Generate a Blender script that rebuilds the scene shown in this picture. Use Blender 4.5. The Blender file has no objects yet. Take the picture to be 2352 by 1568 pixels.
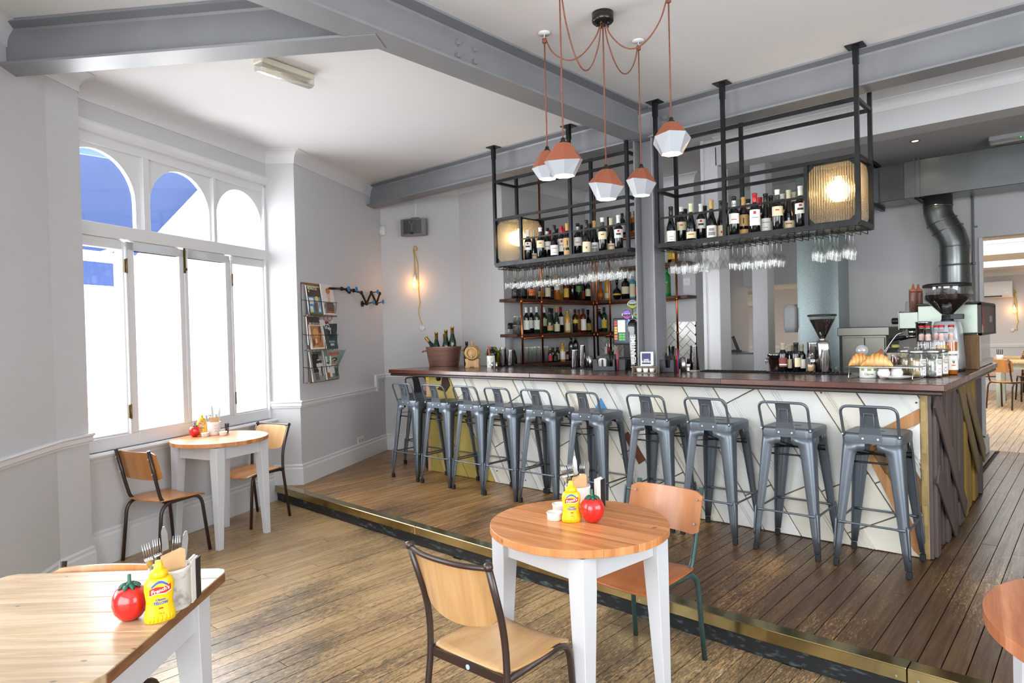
import bpy, bmesh, math, random
from mathutils import Vector, Matrix, Euler
random.seed(7)
PI=math.pi
sc=bpy.context.scene
COL=sc.collection
# ------------------------------------------------------------------ camera
FPX,PIT,ROL,YAW=1528.894,-0.012510,-0.025021,0.72622
CAM=Vector((0,0,1.575))
_f=Vector((-math.sin(YAW),math.cos(YAW),0)); _r=Vector((math.cos(YAW),math.sin(YAW),0)); _u=Vector((0,0,1))
_f2=_f*math.cos(PIT)+_u*math.sin(PIT); _u2=_u*math.cos(PIT)-_f*math.sin(PIT)
RT=_r*math.cos(ROL)+_u2*math.sin(ROL); UP=_u2*math.cos(ROL)-_r*math.sin(ROL); FW=_f2
cd=bpy.data.cameras.new('camera'); cam=bpy.data.objects.new('camera',cd); COL.objects.link(cam)
cd.sensor_width=36; cd.lens=36*FPX/2352; cd.clip_start=0.05
m=Matrix((RT,UP,-FW)).transposed().to_4x4(); m.translation=CAM; cam.matrix_world=m
sc.camera=cam
# ------------------------------------------------------------------ world and light
w=bpy.data.worlds.new('world'); sc.world=w; w.use_nodes=True
bg=w.node_tree.nodes['Background']; bg.inputs[0].default_value=(0.93,0.97,1.0,1); bg.inputs[1].default_value=7.0
sc.view_settings.view_transform='Standard'; sc.view_settings.look='None'
sc.view_settings.exposure=0.0; sc.view_settings.gamma=1; sc.view_settings.use_curve_mapping=False
sc.cycles.max_bounces=7; sc.cycles.diffuse_bounces=4; sc.cycles.glossy_bounces=3; sc.cycles.transmission_bounces=5
sc.cycles.transparent_max_bounces=24; sc.cycles.caustics_reflective=False; sc.cycles.caustics_refractive=False
sc.cycles.sample_clamp_indirect=6
def area(name,loc,target,sx,sy,power,col=(1,1,1)):
    l=bpy.data.lights.new(name,'AREA'); l.shape='RECTANGLE'; l.size=sx; l.size_y=sy; l.energy=power; l.color=col
    o=bpy.data.objects.new(name,l); COL.objects.link(o); o.location=loc
    o.rotation_euler=(Vector(target)-Vector(loc)).to_track_quat('-Z','Y').to_euler(); return o
# daylight through the shop front behind the camera and the bay window, with an added side fill
area('shopfront_daylight',(0.2,-2.35,1.9),(0.0,3,1.5),4.2,2.3,66,(1,.99,.97))
area('side_fill_light',(3.05,2.2,1.9),(-2,2.4,1.5),3.4,2.2,14,(1,.99,.97))  # fill lamp added from the unseen right side to brighten the room
area('bay_window_daylight',(-6.35,2.0,1.9),(-2.5,3.3,1.0),2.0,2.6,215,(.95,.975,1))
area('near_window_daylight',(-3.62,.06,1.85),(-1.9,2.2,.6),1.5,1.9,32,(.96,.98,1))
area('rear_rooflight_daylight',(-3.0,12.6,2.55),(-3.0,12.6,0),7,2.5,170,(1,.95,.90))
def at_z(x,y,z):
    d=FW+RT*((x-1176)/FPX)-UP*((y-784)/FPX); return CAM+d*((z-CAM.z)/d.z)
def at_y(x,y,Y):
    d=FW+RT*((x-1176)/FPX)-UP*((y-784)/FPX); return CAM+d*(Y/d.y)
def at_x(x,y,X):
    d=FW+RT*((x-1176)/FPX)-UP*((y-784)/FPX); return CAM+d*(X/d.x)
def at_w(x,y,A,B):
    n=Vector((-(B[1]-A[1]),B[0]-A[0],0)); d=FW+RT*((x-1176)/FPX)-UP*((y-784)/FPX)
    a=Vector((A[0],A[1],0)); return CAM+d*(n.dot(a)/n.dot(d))
# ------------------------------------------------------------------ materials
def lin(c):
    if isinstance(c,str):
        c=[int(c[i:i+2],16)/255 for i in (0,2,4)]
        return tuple((v/12.92 if v<=.04045 else ((v+.055)/1.055)**2.4) for v in c)
    return tuple(c)
MATS={}
def mat(name,col='808080',rough=.5,metal=0,emit=0,spec=.5,var=0,vs=6,bump=0,bs=40,stretch=None,col2=None,coat=0,rvar=0,thr=None,rnd=0):
    if name in MATS: return MATS[name]
    M=bpy.data.materials.new(name); M.use_nodes=True; N=M.node_tree.nodes; L=M.node_tree.links
    b=N['Principled BSDF']; c=lin(col)
    b.inputs['Base Color'].default_value=(*c,1); b.inputs['Roughness'].default_value=rough
    b.inputs['Metallic'].default_value=metal; b.inputs['Specular IOR Level'].default_value=spec
    b.inputs['Coat Weight'].default_value=coat; b.inputs['Coat Roughness'].default_value=.08
    if emit: b.inputs['Emission Color'].default_value=(*c,1); b.inputs['Emission Strength'].default_value=emit
    if var or bump or col2 or rvar or rnd:
        tc=N.new('ShaderNodeTexCoord'); mp=N.new('ShaderNodeMapping'); L.new(tc.outputs['Object'],mp.inputs[0])
        if stretch: mp.inputs['Scale'].default_value=stretch
        oi=N.new('ShaderNodeObjectInfo')
        vm=N.new('ShaderNodeVectorMath'); vm.operation='ADD'; L.new(mp.outputs[0],vm.inputs[0])
        cm=N.new('ShaderNodeCombineXYZ'); 
        mu=N.new('ShaderNodeMath'); mu.operation='MULTIPLY'; mu.inputs[1].default_value=17 if rnd else 0; L.new(oi.outputs['Random'],mu.inputs[0])
        L.new(mu.outputs[0],cm.inputs[0]); L.new(mu.outputs[0],cm.inputs[1]); L.new(cm.outputs[0],vm.inputs[1])
        nz=N.new('ShaderNodeTexNoise'); nz.inputs['Scale'].default_value=vs; nz.inputs['Detail'].default_value=5; L.new(vm.outputs[0],nz.inputs['Vector'])
        if var or col2:
            r=N.new('ShaderNodeValToRGB'); L.new(nz.outputs[0],r.inputs[0])
            lo,hi=thr or (.3,.7); r.color_ramp.elements[0].position=lo; r.color_ramp.elements[1].position=hi
            c2=lin(col2) if col2 else tuple(min(1,v*(1+var)) for v in c); c1=c if col2 else tuple(v*(1-var) for v in c)
            r.color_ramp.elements[0].color=(*c1,1); r.color_ramp.elements[1].color=(*c2,1)
            out=r.outputs[0]
            if rnd:
                hs=N.new('ShaderNodeHueSaturation'); mr=N.new('ShaderNodeMapRange'); mr.inputs[3].default_value=1-rnd; mr.inputs[4].default_value=1+rnd
                L.new(oi.outputs['Random'],mr.inputs[0]); L.new(mr.outputs[0],hs.inputs['Value']); L.new(out,hs.inputs['Color']); out=hs.outputs[0]
            L.new(out,b.inputs['Base Color'])
        if rvar:
            mr=N.new('ShaderNodeMapRange'); mr.inputs[3].default_value=max(0,rough-rvar); mr.inputs[4].default_value=rough+rvar
            L.new(nz.outputs[0],mr.inputs[0]); L.new(mr.outputs[0],b.inputs['Roughness'])
        if bump:
            n2=N.new('ShaderNodeTexNoise'); n2.inputs['Scale'].default_value=bs; n2.inputs['Detail'].default_value=3; L.new(vm.outputs[0],n2.inputs['Vector'])
            bp=N.new('ShaderNodeBump'); bp.inputs['Strength'].default_value=bump; bp.inputs['Distance'].default_value=.01
            L.new(n2.outputs[0],bp.inputs['Height']); L.new(bp.outputs[0],b.inputs['Normal'])
    MATS[name]=M; return M
def wood(name,light,dark,stain=None,rough=.4,sx=30,sy=1.5,stain_amt=.5,rnd=.15,knots=False,world=True,stain_scale=1.5,axis='y',bump=.15,speck=0,coat=0,grain=None,xbias=0):
    """planked wood: grain stretched along one axis, per-board shift and tint, worn patches"""
    if name in MATS: return MATS[name]
    M=bpy.data.materials.new(name); M.use_nodes=True; N=M.node_tree.nodes; L=M.node_tree.links
    b=N['Principled BSDF']; b.inputs['Coat Weight'].default_value=coat; b.inputs['Coat Roughness'].default_value=.15
    if world: src=N.new('ShaderNodeNewGeometry').outputs['Position']
    else: src=N.new('ShaderNodeTexCoord').outputs['Object']
    oi=N.new('ShaderNodeObjectInfo')
    mu=N.new('ShaderNodeMath'); mu.operation='MULTIPLY'; mu.inputs[1].default_value=40; L.new(oi.outputs['Random'],mu.inputs[0])
    cz=N.new('ShaderNodeCombineXYZ'); L.new(mu.outputs[0],cz.inputs[2])
    va=N.new('ShaderNodeVectorMath'); va.operation='ADD'; L.new(src,va.inputs[0]); L.new(cz.outputs[0],va.inputs[1])
    mp=N.new('ShaderNodeMapping'); L.new(va.outputs[0],mp.inputs[0])
    mp.inputs['Scale'].default_value={'y':(sx,sy,1),'x':(sy,sx,1),'z':(sx,sx,sy)}[axis]
    def noise(vec,s,det=6,ro=.6,dis=0):
        n=N.new('ShaderNodeTexNoise'); n.inputs['Scale'].default_value=s; n.inputs['Detail'].default_value=det; n.inputs['Roughness'].default_value=ro
        n.inputs['Distortion'].default_value=dis; L.new(vec,n.inputs['Vector']); return n.outputs[0]
    g=noise(mp.outputs[0],1,6,.65,.6)
    r=N.new('ShaderNodeValToRGB'); L.new(g,r.inputs[0]); r.color_ramp.elements[0].position=.32; r.color_ramp.elements[1].position=.62
    r.color_ramp.elements[0].color=(*lin(dark),1); r.color_ramp.elements[1].color=(*lin(light),1)
    if grain:
        e=r.color_ramp.elements.new(.48); e.color=(*lin(grain),1)
    out=r.outputs[0]
    hs=N.new('ShaderNodeHueSaturation'); mr=N.new('ShaderNodeMapRange'); mr.inputs[3].default_value=1-rnd; mr.inputs[4].default_value=1+rnd
    L.new(oi.outputs['Random'],mr.inputs[0]); L.new(mr.outputs[0],hs.inputs['Value']); L.new(out,hs.inputs['Color']); out=hs.outputs[0]
    def mixc(fac,a,colr):
        mx=N.new('ShaderNodeMixRGB'); L.new(fac,mx.inputs[0]); L.new(a,mx.inputs[1]); mx.inputs[2].default_value=(*lin(colr),1); return mx.outputs[0]
    def ramp(v,lo,hi,top=1.0):
        q=N.new('ShaderNodeMapRange'); q.inputs[1].default_value=lo; q.inputs[2].default_value=hi; q.inputs[4].default_value=top; q.clamp=True; L.new(v,q.inputs[0]); return q.outputs[0]
    if stain:
        m2=N.new('ShaderNodeMapping'); L.new(src,m2.inputs[0]); m2.inputs['Scale'].default_value=(1.6,.7,1)
        big=noise(m2.outputs[0],stain_scale,3,.5)
        m3=N.new('ShaderNodeMapping'); L.new(va.outputs[0],m3.inputs[0]); m3.inputs['Scale'].default_value=(150,26,1)
        fine=noise(m3.outputs[0],1,7,.78)
        ad=N.new('ShaderNodeMath'); ad.operation='MULTIPLY_ADD'; L.new(fine,ad.inputs[0]); ad.inputs[1].default_value=.9; hb=N.new('ShaderNodeMath'); hb.operation='MULTIPLY'; hb.inputs[1].default_value=.55; L.new(big,hb.inputs[0]); L.new(hb.outputs[0],ad.inputs[2])
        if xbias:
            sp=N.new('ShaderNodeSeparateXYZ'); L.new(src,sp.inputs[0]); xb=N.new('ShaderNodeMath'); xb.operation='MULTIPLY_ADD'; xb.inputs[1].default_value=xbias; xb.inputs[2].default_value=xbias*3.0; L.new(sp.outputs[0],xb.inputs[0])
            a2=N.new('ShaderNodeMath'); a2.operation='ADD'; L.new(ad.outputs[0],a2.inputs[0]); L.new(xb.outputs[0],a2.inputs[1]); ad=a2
        out=mixc(ramp(ad.outputs[0],.85-stain_amt*.2,.95-stain_amt*.2,.82),out,stain)
    if speck:
        m4=N.new('ShaderNodeMapping'); L.new(src,m4.inputs[0]); m4.inputs['Scale'].default_value=(9,5,9)
        vo=N.new('ShaderNodeTexVoronoi'); vo.inputs['Scale'].default_value=speck; L.new(m4.outputs[0],vo.inputs['Vector'])
        out=mixc(ramp(vo.outputs['Distance'],.10,.05,.85),out,dark if not stain else stain)
    L.new(out,b.inputs['Base Color'])
    rr=N.new('ShaderNodeMapRange'); rr.inputs[3].default_value=rough+.12; rr.inputs[4].default_value=rough-.08; L.new(g,rr.inputs[0]); L.new(rr.outputs[0],b.inputs['Roughness'])
    bp=N.new('ShaderNodeBump'); bp.inputs['Strength'].default_value=bump; bp.inputs['Distance'].default_value=.004; L.new(g,bp.inputs['Height']); L.new(bp.outputs[0],b.inputs['Normal'])
    MATS[name]=M; return M
def thin_glass(name,tint=(.97,.98,.97),blend=.12,refl=.08,ribs=0,dusty=0):
    if name in MATS: return MATS[name]
    M=bpy.data.materials.new(name); M.use_nodes=True; N=M.node_tree.nodes; L=M.node_tree.links
    N.remove(N['Principled BSDF']); out=N['Material Output']
    t=N.new('ShaderNodeBsdfTransparent'); t.inputs[0].default_value=(*tint,1)
    g=N.new('ShaderNodeBsdfGlossy'); g.inputs['Roughness'].default_value=.03
    lw=N.new('ShaderNodeLayerWeight'); lw.inputs[0].default_value=blend
    mr=N.new('ShaderNodeMapRange'); mr.inputs[3].default_value=refl; mr.inputs[4].default_value=.85; L.new(lw.outputs['Facing'],mr.inputs[0])
    mx=N.new('ShaderNodeMixShader'); L.new(mr.outputs[0],mx.inputs[0]); L.new(t.outputs[0],mx.inputs[1]); L.new(g.outputs[0],mx.inputs[2])
    sh=mx.outputs[0]
    if ribs:
        tc=N.new('ShaderNodeTexCoord'); wv=N.new('ShaderNodeTexWave'); wv.inputs['Scale'].default_value=ribs; wv.bands_direction='X'
        dp=N.new('ShaderNodeVectorMath'); dp.operation='DOT_PRODUCT'; dp.inputs[1].default_value=(1,1,0); L.new(tc.outputs['Object'],dp.inputs[0]); cx=N.new('ShaderNodeCombineXYZ'); L.new(dp.outputs['Value'],cx.inputs[0]); L.new(cx.outputs[0],wv.inputs[0]); bp=N.new('ShaderNodeBump'); bp.inputs['Strength'].default_value=1; bp.inputs['Distance'].default_value=.01
        L.new(wv.outputs[0],bp.inputs['Height']); L.new(bp.outputs[0],g.inputs['Normal']); g.inputs['Roughness'].default_value=.15
        rf=N.new('ShaderNodeBsdfRefraction'); rf.inputs['IOR'].default_value=1.12; rf.inputs['Roughness'].default_value=.08; rf.inputs[0].default_value=(.96,.93,.84,1)
        L.new(bp.outputs[0],rf.inputs['Normal'])
        tr=N.new('ShaderNodeBsdfTranslucent'); tr.inputs[0].default_value=(.9,.86,.74,1); L.new(bp.outputs[0],tr.inputs['Normal'])
        a=N.new('ShaderNodeMixShader'); a.inputs[0].default_value=.25; L.new(rf.outputs[0],a.inputs[1]); L.new(tr.outputs[0],a.inputs[2])
        c=N.new('ShaderNodeMixShader'); c.inputs[0].default_value=.12; L.new(a.outputs[0],c.inputs[1]); L.new(g.outputs[0],c.inputs[2]); sh=c.outputs[0]
    if dusty:
        df=N.new('ShaderNodeBsdfDiffuse'); df.inputs[0].default_value=(.9,.9,.92,1)
        c=N.new('ShaderNodeMixShader'); c.inputs[0].default_value=dusty; L.new(sh,c.inputs[1]); L.new(df.outputs[0],c.inputs[2]); sh=c.outputs[0]
    L.new(sh,out.inputs['Surface']); MATS[name]=M; return M
WALL=mat('wall_paint','c9c9cb',.6,bump=.04,bs=60,spec=.3)
CEIL=mat('ceiling_paint','dededf',.8,spec=.2)
WHT=mat('white_crockery','ecebe8',.25,coat=.4)
TRIM=mat('white_gloss_paint','dadbdd',.35,bump=.03,bs=30)
BEAM=mat('grey_beam_paint','7f8185',.42,var=.06,vs=5)
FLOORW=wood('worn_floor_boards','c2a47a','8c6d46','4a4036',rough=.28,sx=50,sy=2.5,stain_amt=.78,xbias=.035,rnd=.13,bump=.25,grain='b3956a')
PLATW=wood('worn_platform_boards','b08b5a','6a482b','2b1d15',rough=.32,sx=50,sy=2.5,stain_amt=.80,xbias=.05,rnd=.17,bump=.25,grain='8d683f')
FARW=wood('far_floor_boards','cdb492','a08868','6f5b45',rough=.4,sx=40,sy=2,stain_amt=.1,rnd=.12)
SUB=mat('dark_subfloor','1d1611',.8)
PINE=wood('waxed_pine_top','d3935f','a4673a','6a3c22',rough=.36,sx=26,sy=1.3,stain_amt=-.1,rnd=.10,world=False,speck=.8,grain='c27f4c',coat=.2,axis='x')
PINE2=wood('pale_pine_top','e3c493','c19a66','4e3524',rough=.42,sx=26,sy=1.8,stain_amt=-.05,rnd=.08,world=False,speck=1.6,grain='d8b27c',axis='x',coat=.15)
COUNTER=wood('dark_counter_wood','5a2d1e','28130c',None,rough=.25,sx=2.2,sy=26,rnd=.06,bump=.05,coat=.4)
SHELFW=wood('dark_shelf_wood','5a3020','2b1710',None,rough=.5,sx=8,sy=8,rnd=.1,bump=.05)
PLY=wood('beech_plywood','c98d52','ae713b',None,rough=.32,sx=9,sy=2.2,rnd=.05,world=False,grain='bd8046',coat=.35,bump=.03)
PLYP=wood('pale_plywood','c9a273','ab8254',None,rough=.3,sx=8,sy=1.8,rnd=.05,world=False,grain='bd9362',coat=.35,bump=.03)
PLYR=wood('reddish_plywood','bb713d','98552c',None,rough=.3,sx=9,sy=2.2,rnd=.05,world=False,grain='ab6536',coat=.35,bump=.03)
WPAINT=mat('white_table_paint','cdd0d5',.4)
BROWNT=mat('brown_tube_paint','33241f',.3,spec=.6)
GREENT=mat('green_tube_paint','2f4a49',.35,var=.1,spec=.6)
GUN=mat('gunmetal_steel','646c75',.38,.65,var=.05,vs=4)
BLKS=mat('raw_black_steel','252627',.36,.6,var=.4,vs=9)
BLACK=mat('black_plastic','15161a',.4)
RUBBER=mat('black_rubber','101214',.6)
BRASS=mat('tarnished_brass','b3a272',.2,1,var=.2,vs=5,rvar=.12)
RISER=mat('scuffed_black_riser','14181c',.5,col2='5f6f70',vs=14,thr=(.55,.78),stretch=(1,1,3))
COPPER=mat('copper_pipe','b5673f',.28,1)
COPPERB=mat('brushed_copper','b08878',.4,.75,var=.15,vs=3,stretch=(1,1,8))
TERRA=mat('terracotta_clay','8c4e36',.85)
GLAZE=mat('white_glaze','a6abb3',.2,coat=.15)
CHROME=mat('polished_steel','d3d4d6',.1,1)
BRUSH=mat('brushed_steel','b9bcbb',.3,1)
CUTL=mat('cutlery_steel','c2c4c6',.18,1)
GALV=mat('galvanised_steel','a9b9bb',.3,.85,col2='5a6669',vs=130,thr=(.52,.70))
DUCT=mat('duct_steel','7d8183',.3,.9,var=.12,vs=3)
WG=thin_glass('clear_glassware')
PANEG=thin_glass('window_glass',(1,1,1),.05,.03)
RIB=thin_glass('ribbed_lamp_glass',ribs=20)
BOT=mat('dark_bottle_glass','0c1013',.06,coat=.5)
BOTG=mat('green_bottle_glass','14301c',.06,coat=.5)
BOTB=mat('brown_bottle_glass','2c150a',.06,coat=.5)
# ------------------------------------------------------------------ mesh helpers
class MB:
    def __init__(s): s.v=[]; s.f=[]; s.sm=[]; s.mi=[]; s.m=0
    def add(s,vs,fs,smooth=False):
        k=len(s.v); s.v+=[tuple(p) for p in vs]
        for f in fs: s.f.append(tuple(i+k for i in f)); s.sm.append(smooth); s.mi.append(s.m)
        return s
    def box(s,x0,y0,z0,x1,y1,z1):
        v=[(x,y,z) for z in (z0,z1) for x,y in ((x0,y0),(x1,y0),(x1,y1),(x0,y1))]
        return s.add(v,[(0,3,2,1),(4,5,6,7),(0,1,5,4),(1,2,6,5),(2,3,7,6),(3,0,4,7)])
    def cbox(s,c,sz,rz=0,rx=0,ry=0):
        R=Euler((rx,ry,rz)).to_matrix(); h=[q/2 for q in sz]; c=Vector(c)
        v=[c+R@Vector((x*h[0],y*h[1],z*h[2])) for z in (-1,1) for x,y in ((-1,-1),(1,-1),(1,1),(-1,1))]
        return s.add(v,[(0,3,2,1),(4,5,6,7),(0,1,5,4),(1,2,6,5),(2,3,7,6),(3,0,4,7)])
    def bar(s,a,b,wd,ht=None,up=(0,0,1)):
        a=Vector(a); b=Vector(b); d=(b-a).normalized(); u=Vector(up)
        if abs(d.dot(u))>.98: u=Vector((0,1,0))
        x=d.cross(u).normalized(); u=x.cross(d); ht=ht or wd
        v=[p+x*(i*wd/2)+u*(j*ht/2) for p in (a,b) for i,j in ((-1,-1),(1,-1),(1,1),(-1,1))]
        return s.add(v,[(0,1,2,3),(7,6,5,4),(0,4,5,1),(1,5,6,2),(2,6,7,3),(3,7,4,0)])
    def lathe(s,pr,n=20,c=(0,0,0),smooth=True,a0=0,a1=2*PI,squash=1):
        full=abs(a1-a0-2*PI)<1e-6; cnt=n if full else n+1; vs=[]; fs=[]
        for r,z in pr:
            for i in range(cnt):
                a=a0+(a1-a0)*i/n; vs.append((c[0]+r*math.cos(a),c[1]+r*math.sin(a)*squash,c[2]+z))
        for j in range(len(pr)-1):
            for i in range(n):
                i2=(i+1)%cnt; fs.append((j*cnt+i,j*cnt+i2,(j+1)*cnt+i2,(j+1)*cnt+i))
        s.add(vs,fs,smooth)
        if full:
            k=len(s.v)-len(vs)
            if pr[0][0]>1e-5: s.f.append(tuple(k+i for i in reversed(range(cnt)))); s.sm.append(False); s.mi.append(s.m)
            if pr[-1][0]>1e-5: s.f.append(tuple(k+(len(pr)-1)*cnt+i for i in range(cnt))); s.sm.append(False); s.mi.append(s.m)
        return s
    def shell(s,pr,n=20,c=(0,0,0),squash=1):
        """open lathe (no caps)"""
        vs=[];fs=[]
        for r,z in pr:
            for i in range(n):
                a=2*PI*i/n; vs.append((c[0]+r*math.cos(a),c[1]+r*math.sin(a)*squash,c[2]+z))
        for j in range(len(pr)-1):
            for i in range(n):
                i2=(i+1)%n; fs.append((j*n+i,j*n+i2,(j+1)*n+i2,(j+1)*n+i))
        return s.add(vs,fs,True)
    def tube(s,pts,r,n=8,closed=False):
        pts=[Vector(p) for p in pts]; N=len(pts); vs=[];fs=[]; prev=None
        for i,p in enumerate(pts):
            if closed: t=(pts[(i+1)%N]-pts[i-1]).normalized()
            else: t=((pts[min(i+1,N-1)]-pts[max(i-1,0)])).normalized()
            if prev is None:
                a=Vector((0,0,1)) if abs(t.z)<.9 else Vector((1,0,0)); x=t.cross(a).normalized()
            else: x=(prev-t*prev.dot(t)).normalized()
            prev=x; y=t.cross(x); rr=r[i] if isinstance(r,(list,tuple)) else r
            for k in range(n):
                a=2*PI*k/n; vs.append(p+x*(rr*math.cos(a))+y*(rr*math.sin(a)))
        M=N if closed else N-1
        for i in range(M):
            j=(i+1)%N
            for k in range(n): fs.append((i*n+k,i*n+(k+1)%n,j*n+(k+1)%n,j*n+k))
        s.add(vs,fs,True)
        if not closed:
            k0=len(s.v)-len(vs)
            s.f.append(tuple(k0+i for i in reversed(range(n)))); s.sm.append(False); s.mi.append(s.m)
            s.f.append(tuple(k0+(N-1)*n+i for i in range(n))); s.sm.append(False); s.mi.append(s.m)
        return s
    def prism(s,poly,t0,t1,o=(0,0,0),u=(1,0,0),v=(0,1,0)):
        """poly in (a,b) on plane o+a*u+b*v, extruded along u x v from t0 to t1"""
        o=Vector(o);u=Vector(u);v=Vector(v);n=u.cross(v); N=len(poly)
        ar=sum(poly[i][0]*poly[(i+1)%N][1]-poly[(i+1)%N][0]*poly[i][1] for i in range(N))
        if ar<0: poly=poly[::-1]
        vs=[o+u*a+v*b+n*t for t in (t0,t1) for a,b in poly]
        fs=[tuple(reversed(range(N))),tuple(range(N,2*N))]+[(i,(i+1)%N,N+(i+1)%N,N+i) for i in range(N)]
        return s.add(vs,fs)
    def loft(s,rings,smooth=True,cap=True,close=True):
        n=len(rings[0]); vs=[p for r in rings for p in r]; fs=[]
        for j in range(len(rings)-1):
            for i in range(n if close else n-1):
                i2=(i+1)%n; fs.append((j*n+i,j*n+i2,(j+1)*n+i2,(j+1)*n+i))
        s.add(vs,fs,smooth)
        if cap:
            k=len(s.v)-len(vs); s.f.append(tuple(k+i for i in reversed(range(n)))); s.sm.append(False); s.mi.append(s.m)
            s.f.append(tuple(k+(len(rings)-1)*n+i for i in range(n))); s.sm.append(False); s.mi.append(s.m)
        return s
    def map(s,fn): s.v=[tuple(fn(Vector(p))) for p in s.v]; return s
    def mesh(s,name,mats):
        me=bpy.data.meshes.new(name); me.from_pydata(s.v,[],s.f)
        for m_ in (mats if isinstance(mats,(list,tuple)) else [mats]): me.materials.append(m_)
        me.polygons.foreach_set('use_smooth',s.sm); me.polygons.foreach_set('material_index',s.mi); me.update(); return me
def link(name,me,parent=None,loc=None,rot=None):
    o=bpy.data.objects.new(name,me); COL.objects.link(o)
    if parent is not None: o.parent=parent
    if loc is not None: o.location=loc
    if rot is not None: o.rotation_euler=rot
    return o
def obj(name,mb,m,parent=None,loc=None,rot=None,bev=0,seg=1):
    o=link(name,mb.mesh(name,m),parent,loc,rot)
    if bev:
        b=o.modifiers.new('bevel','BEVEL'); b.width=bev; b.segments=seg; b.limit_method='ANGLE'; b.angle_limit=.6
    return o
def tag(o,label,cat,group=None,kind=None):
    o['label']=label; o['category']=cat
    if group: o['group']=group
    if kind: o['kind']=kind
    return o
def thing(name,label,cat,loc=(0,0,0),rz=0,group=None,rot=None):
    o=link(name,None,None,loc,rot or (0,0,rz)); tag(o,label,cat,group); return o
def st(name,mb,m,parent=None,bev=0,**k):
    o=obj(name,mb,m,parent,bev=bev,**k)
    if parent is None: o['kind']='structure'
    return o
def dup(root,label=None,loc=None,rz=None,parent=None):
    r=root.copy(); COL.objects.link(r)
    if parent is not None: r.parent=parent
    if label: r['label']=label
    if loc is not None: r.location=loc
    if rz is not None: r.rotation_euler=(0,0,rz)
    for ch in list(root.children):
        dup(ch,parent=r)
    return r
def text(body,size,align='CENTER',bold=0,sx=1):
    c=bpy.data.curves.new('lettering','FONT'); c.body=body; c.size=size; c.align_x=align; c.align_y='CENTER'; c.resolution_u=2; c.offset=bold
    o=bpy.data.objects.new('lettering',c); COL.objects.link(o)
    bpy.context.view_layer.update()
    me=bpy.data.meshes.new_from_object(o.evaluated_get(bpy.context.evaluated_depsgraph_get()))
    mb=MB(); mb.add([(v.co.x*sx,v.co.y,0) for v in me.vertices],[tuple(p.vertices) for p in me.polygons])
    bpy.data.objects.remove(o); bpy.data.curves.remove(c); bpy.data.meshes.remove(me); return mb
def wrap(mb,r,z,a0=-PI/2,eps=.0006):
    """bend a flat (x,y) decal round a vertical cylinder, centred at angle a0"""
    return mb.map(lambda p: (math.cos(a0+p.x/r)*(r+eps+p.z),math.sin(a0+p.x/r)*(r+eps+p.z),z+p.y))
def rect(w,h,n=1,x=0,y=0):
    m=MB(); vs=[(x-w/2+w*i/n,y+s*h/2,0) for i in range(n+1) for s in (-1,1)]
    return m.add(vs,[(2*i,2*i+2,2*i+3,2*i+1) for i in range(n)],True)
def curve_pts(P,n=6):
    """Catmull-Rom through P"""
    P=[Vector(p) for p in P]; Q=[P[0]*2-P[1]]+P+[P[-1]*2-P[-2]]; out=[]
    for i in range(1,len(Q)-2):
        a,b,c,d=Q[i-1:i+3]
        for k in range(n):
            t=k/n; out.append(.5*((2*b)+(c-a)*t+(2*a-5*b+4*c-d)*t*t+(3*b-a-3*c+d)*t**3))
    out.append(P[-1]); return out
def fillet(P,r,n=4):
    """round the inner corners of a polyline"""
    P=[Vector(p) for p in P]; out=[P[0]]
    for i in range(1,len(P)-1):
        a=(P[i-1]-P[i]); b=(P[i+1]-P[i]); rr=min(r,a.length*.49,b.length*.49); A=P[i]+a.normalized()*rr; B=P[i]+b.normalized()*rr
        for k in range(n+1):
            t=k/n; out.append(A*(1-t)**2+P[i]*2*t*(1-t)+B*t*t)
    out.append(P[-1]); return out
ORD='first second third fourth fifth sixth seventh eighth ninth tenth eleventh twelfth thirteenth fourteenth fifteenth sixteenth seventeenth eighteenth nineteenth twentieth twenty-first twenty-second twenty-third twenty-fourth'.split()
PZ=.145; CT=1.22
# ================================================================== STRUCTURE
W0=Vector((-5.323,1.546,0)); W1=Vector((-6.089,3.308,0)); WD=(W1-W0).normalized(); WN=Vector((-WD.y,WD.x,0))   # window wall, outward normal
A1=Vector((-5.884,3.481,0)); B1=Vector((-6.787,5.204,0)); AD=(B1-A1).normalized(); AN=Vector((-AD.y,AD.x,0))     # magazine wall
K1=Vector((-5.868,5.689,0)); BD=(K1-B1).normalized(); BN=Vector((-BD.y,BD.x,0))
N1=Vector((-5.17,1.46,0)); N2=Vector((-5.0,1.23,0)); N3=Vector((-2.3,-.91,0)); CZ=3.4
# --- floors
fl=MB().box(-7.5,-2.4,-.12,3.1,3.34,-.022); FL=st('floor',fl,SUB)
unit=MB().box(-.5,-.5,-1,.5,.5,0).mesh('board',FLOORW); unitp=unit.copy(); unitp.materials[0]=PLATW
BW=.086
def boards(parent,me,x0,x1,y0_,y1_,z,L=(1.1,2.6),t=.02):
    n=0; x=x0
    while x<x1:
        y0=y0_(x+BW/2) if callable(y0_) else y0_; y1=y1_(x+BW/2) if callable(y1_) else y1_
        y=y0-random.random()*1.5
        while y<y1:
            l=random.uniform(*L); a=max(y,y0); b=min(y+l,y1)
            if b-a>.05:
                o=link('board',me,parent,(x+BW/2,(a+b)/2,z-random.random()*.0012)); o.scale=(BW-.0045,b-a-.004,t); n+=1
            y+=l
        x+=BW
    return n
def sy(x): return 3.285+(x+6.1)*(3.105-3.285)/4.9 if x<-1.2 else 3.105
boards(FL,unit,-6.3,.5,-.9,lambda q:sy(max(q,-6.1))+.03,0)
rest=MB().box(.52,-2.4,-.02,3.1,3.13,0).box(-6.3,-2.4,-.02,.5,-.92,0); o=obj('board_surround',rest,FLOORW,FL); o['kind']='stuff'
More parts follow.
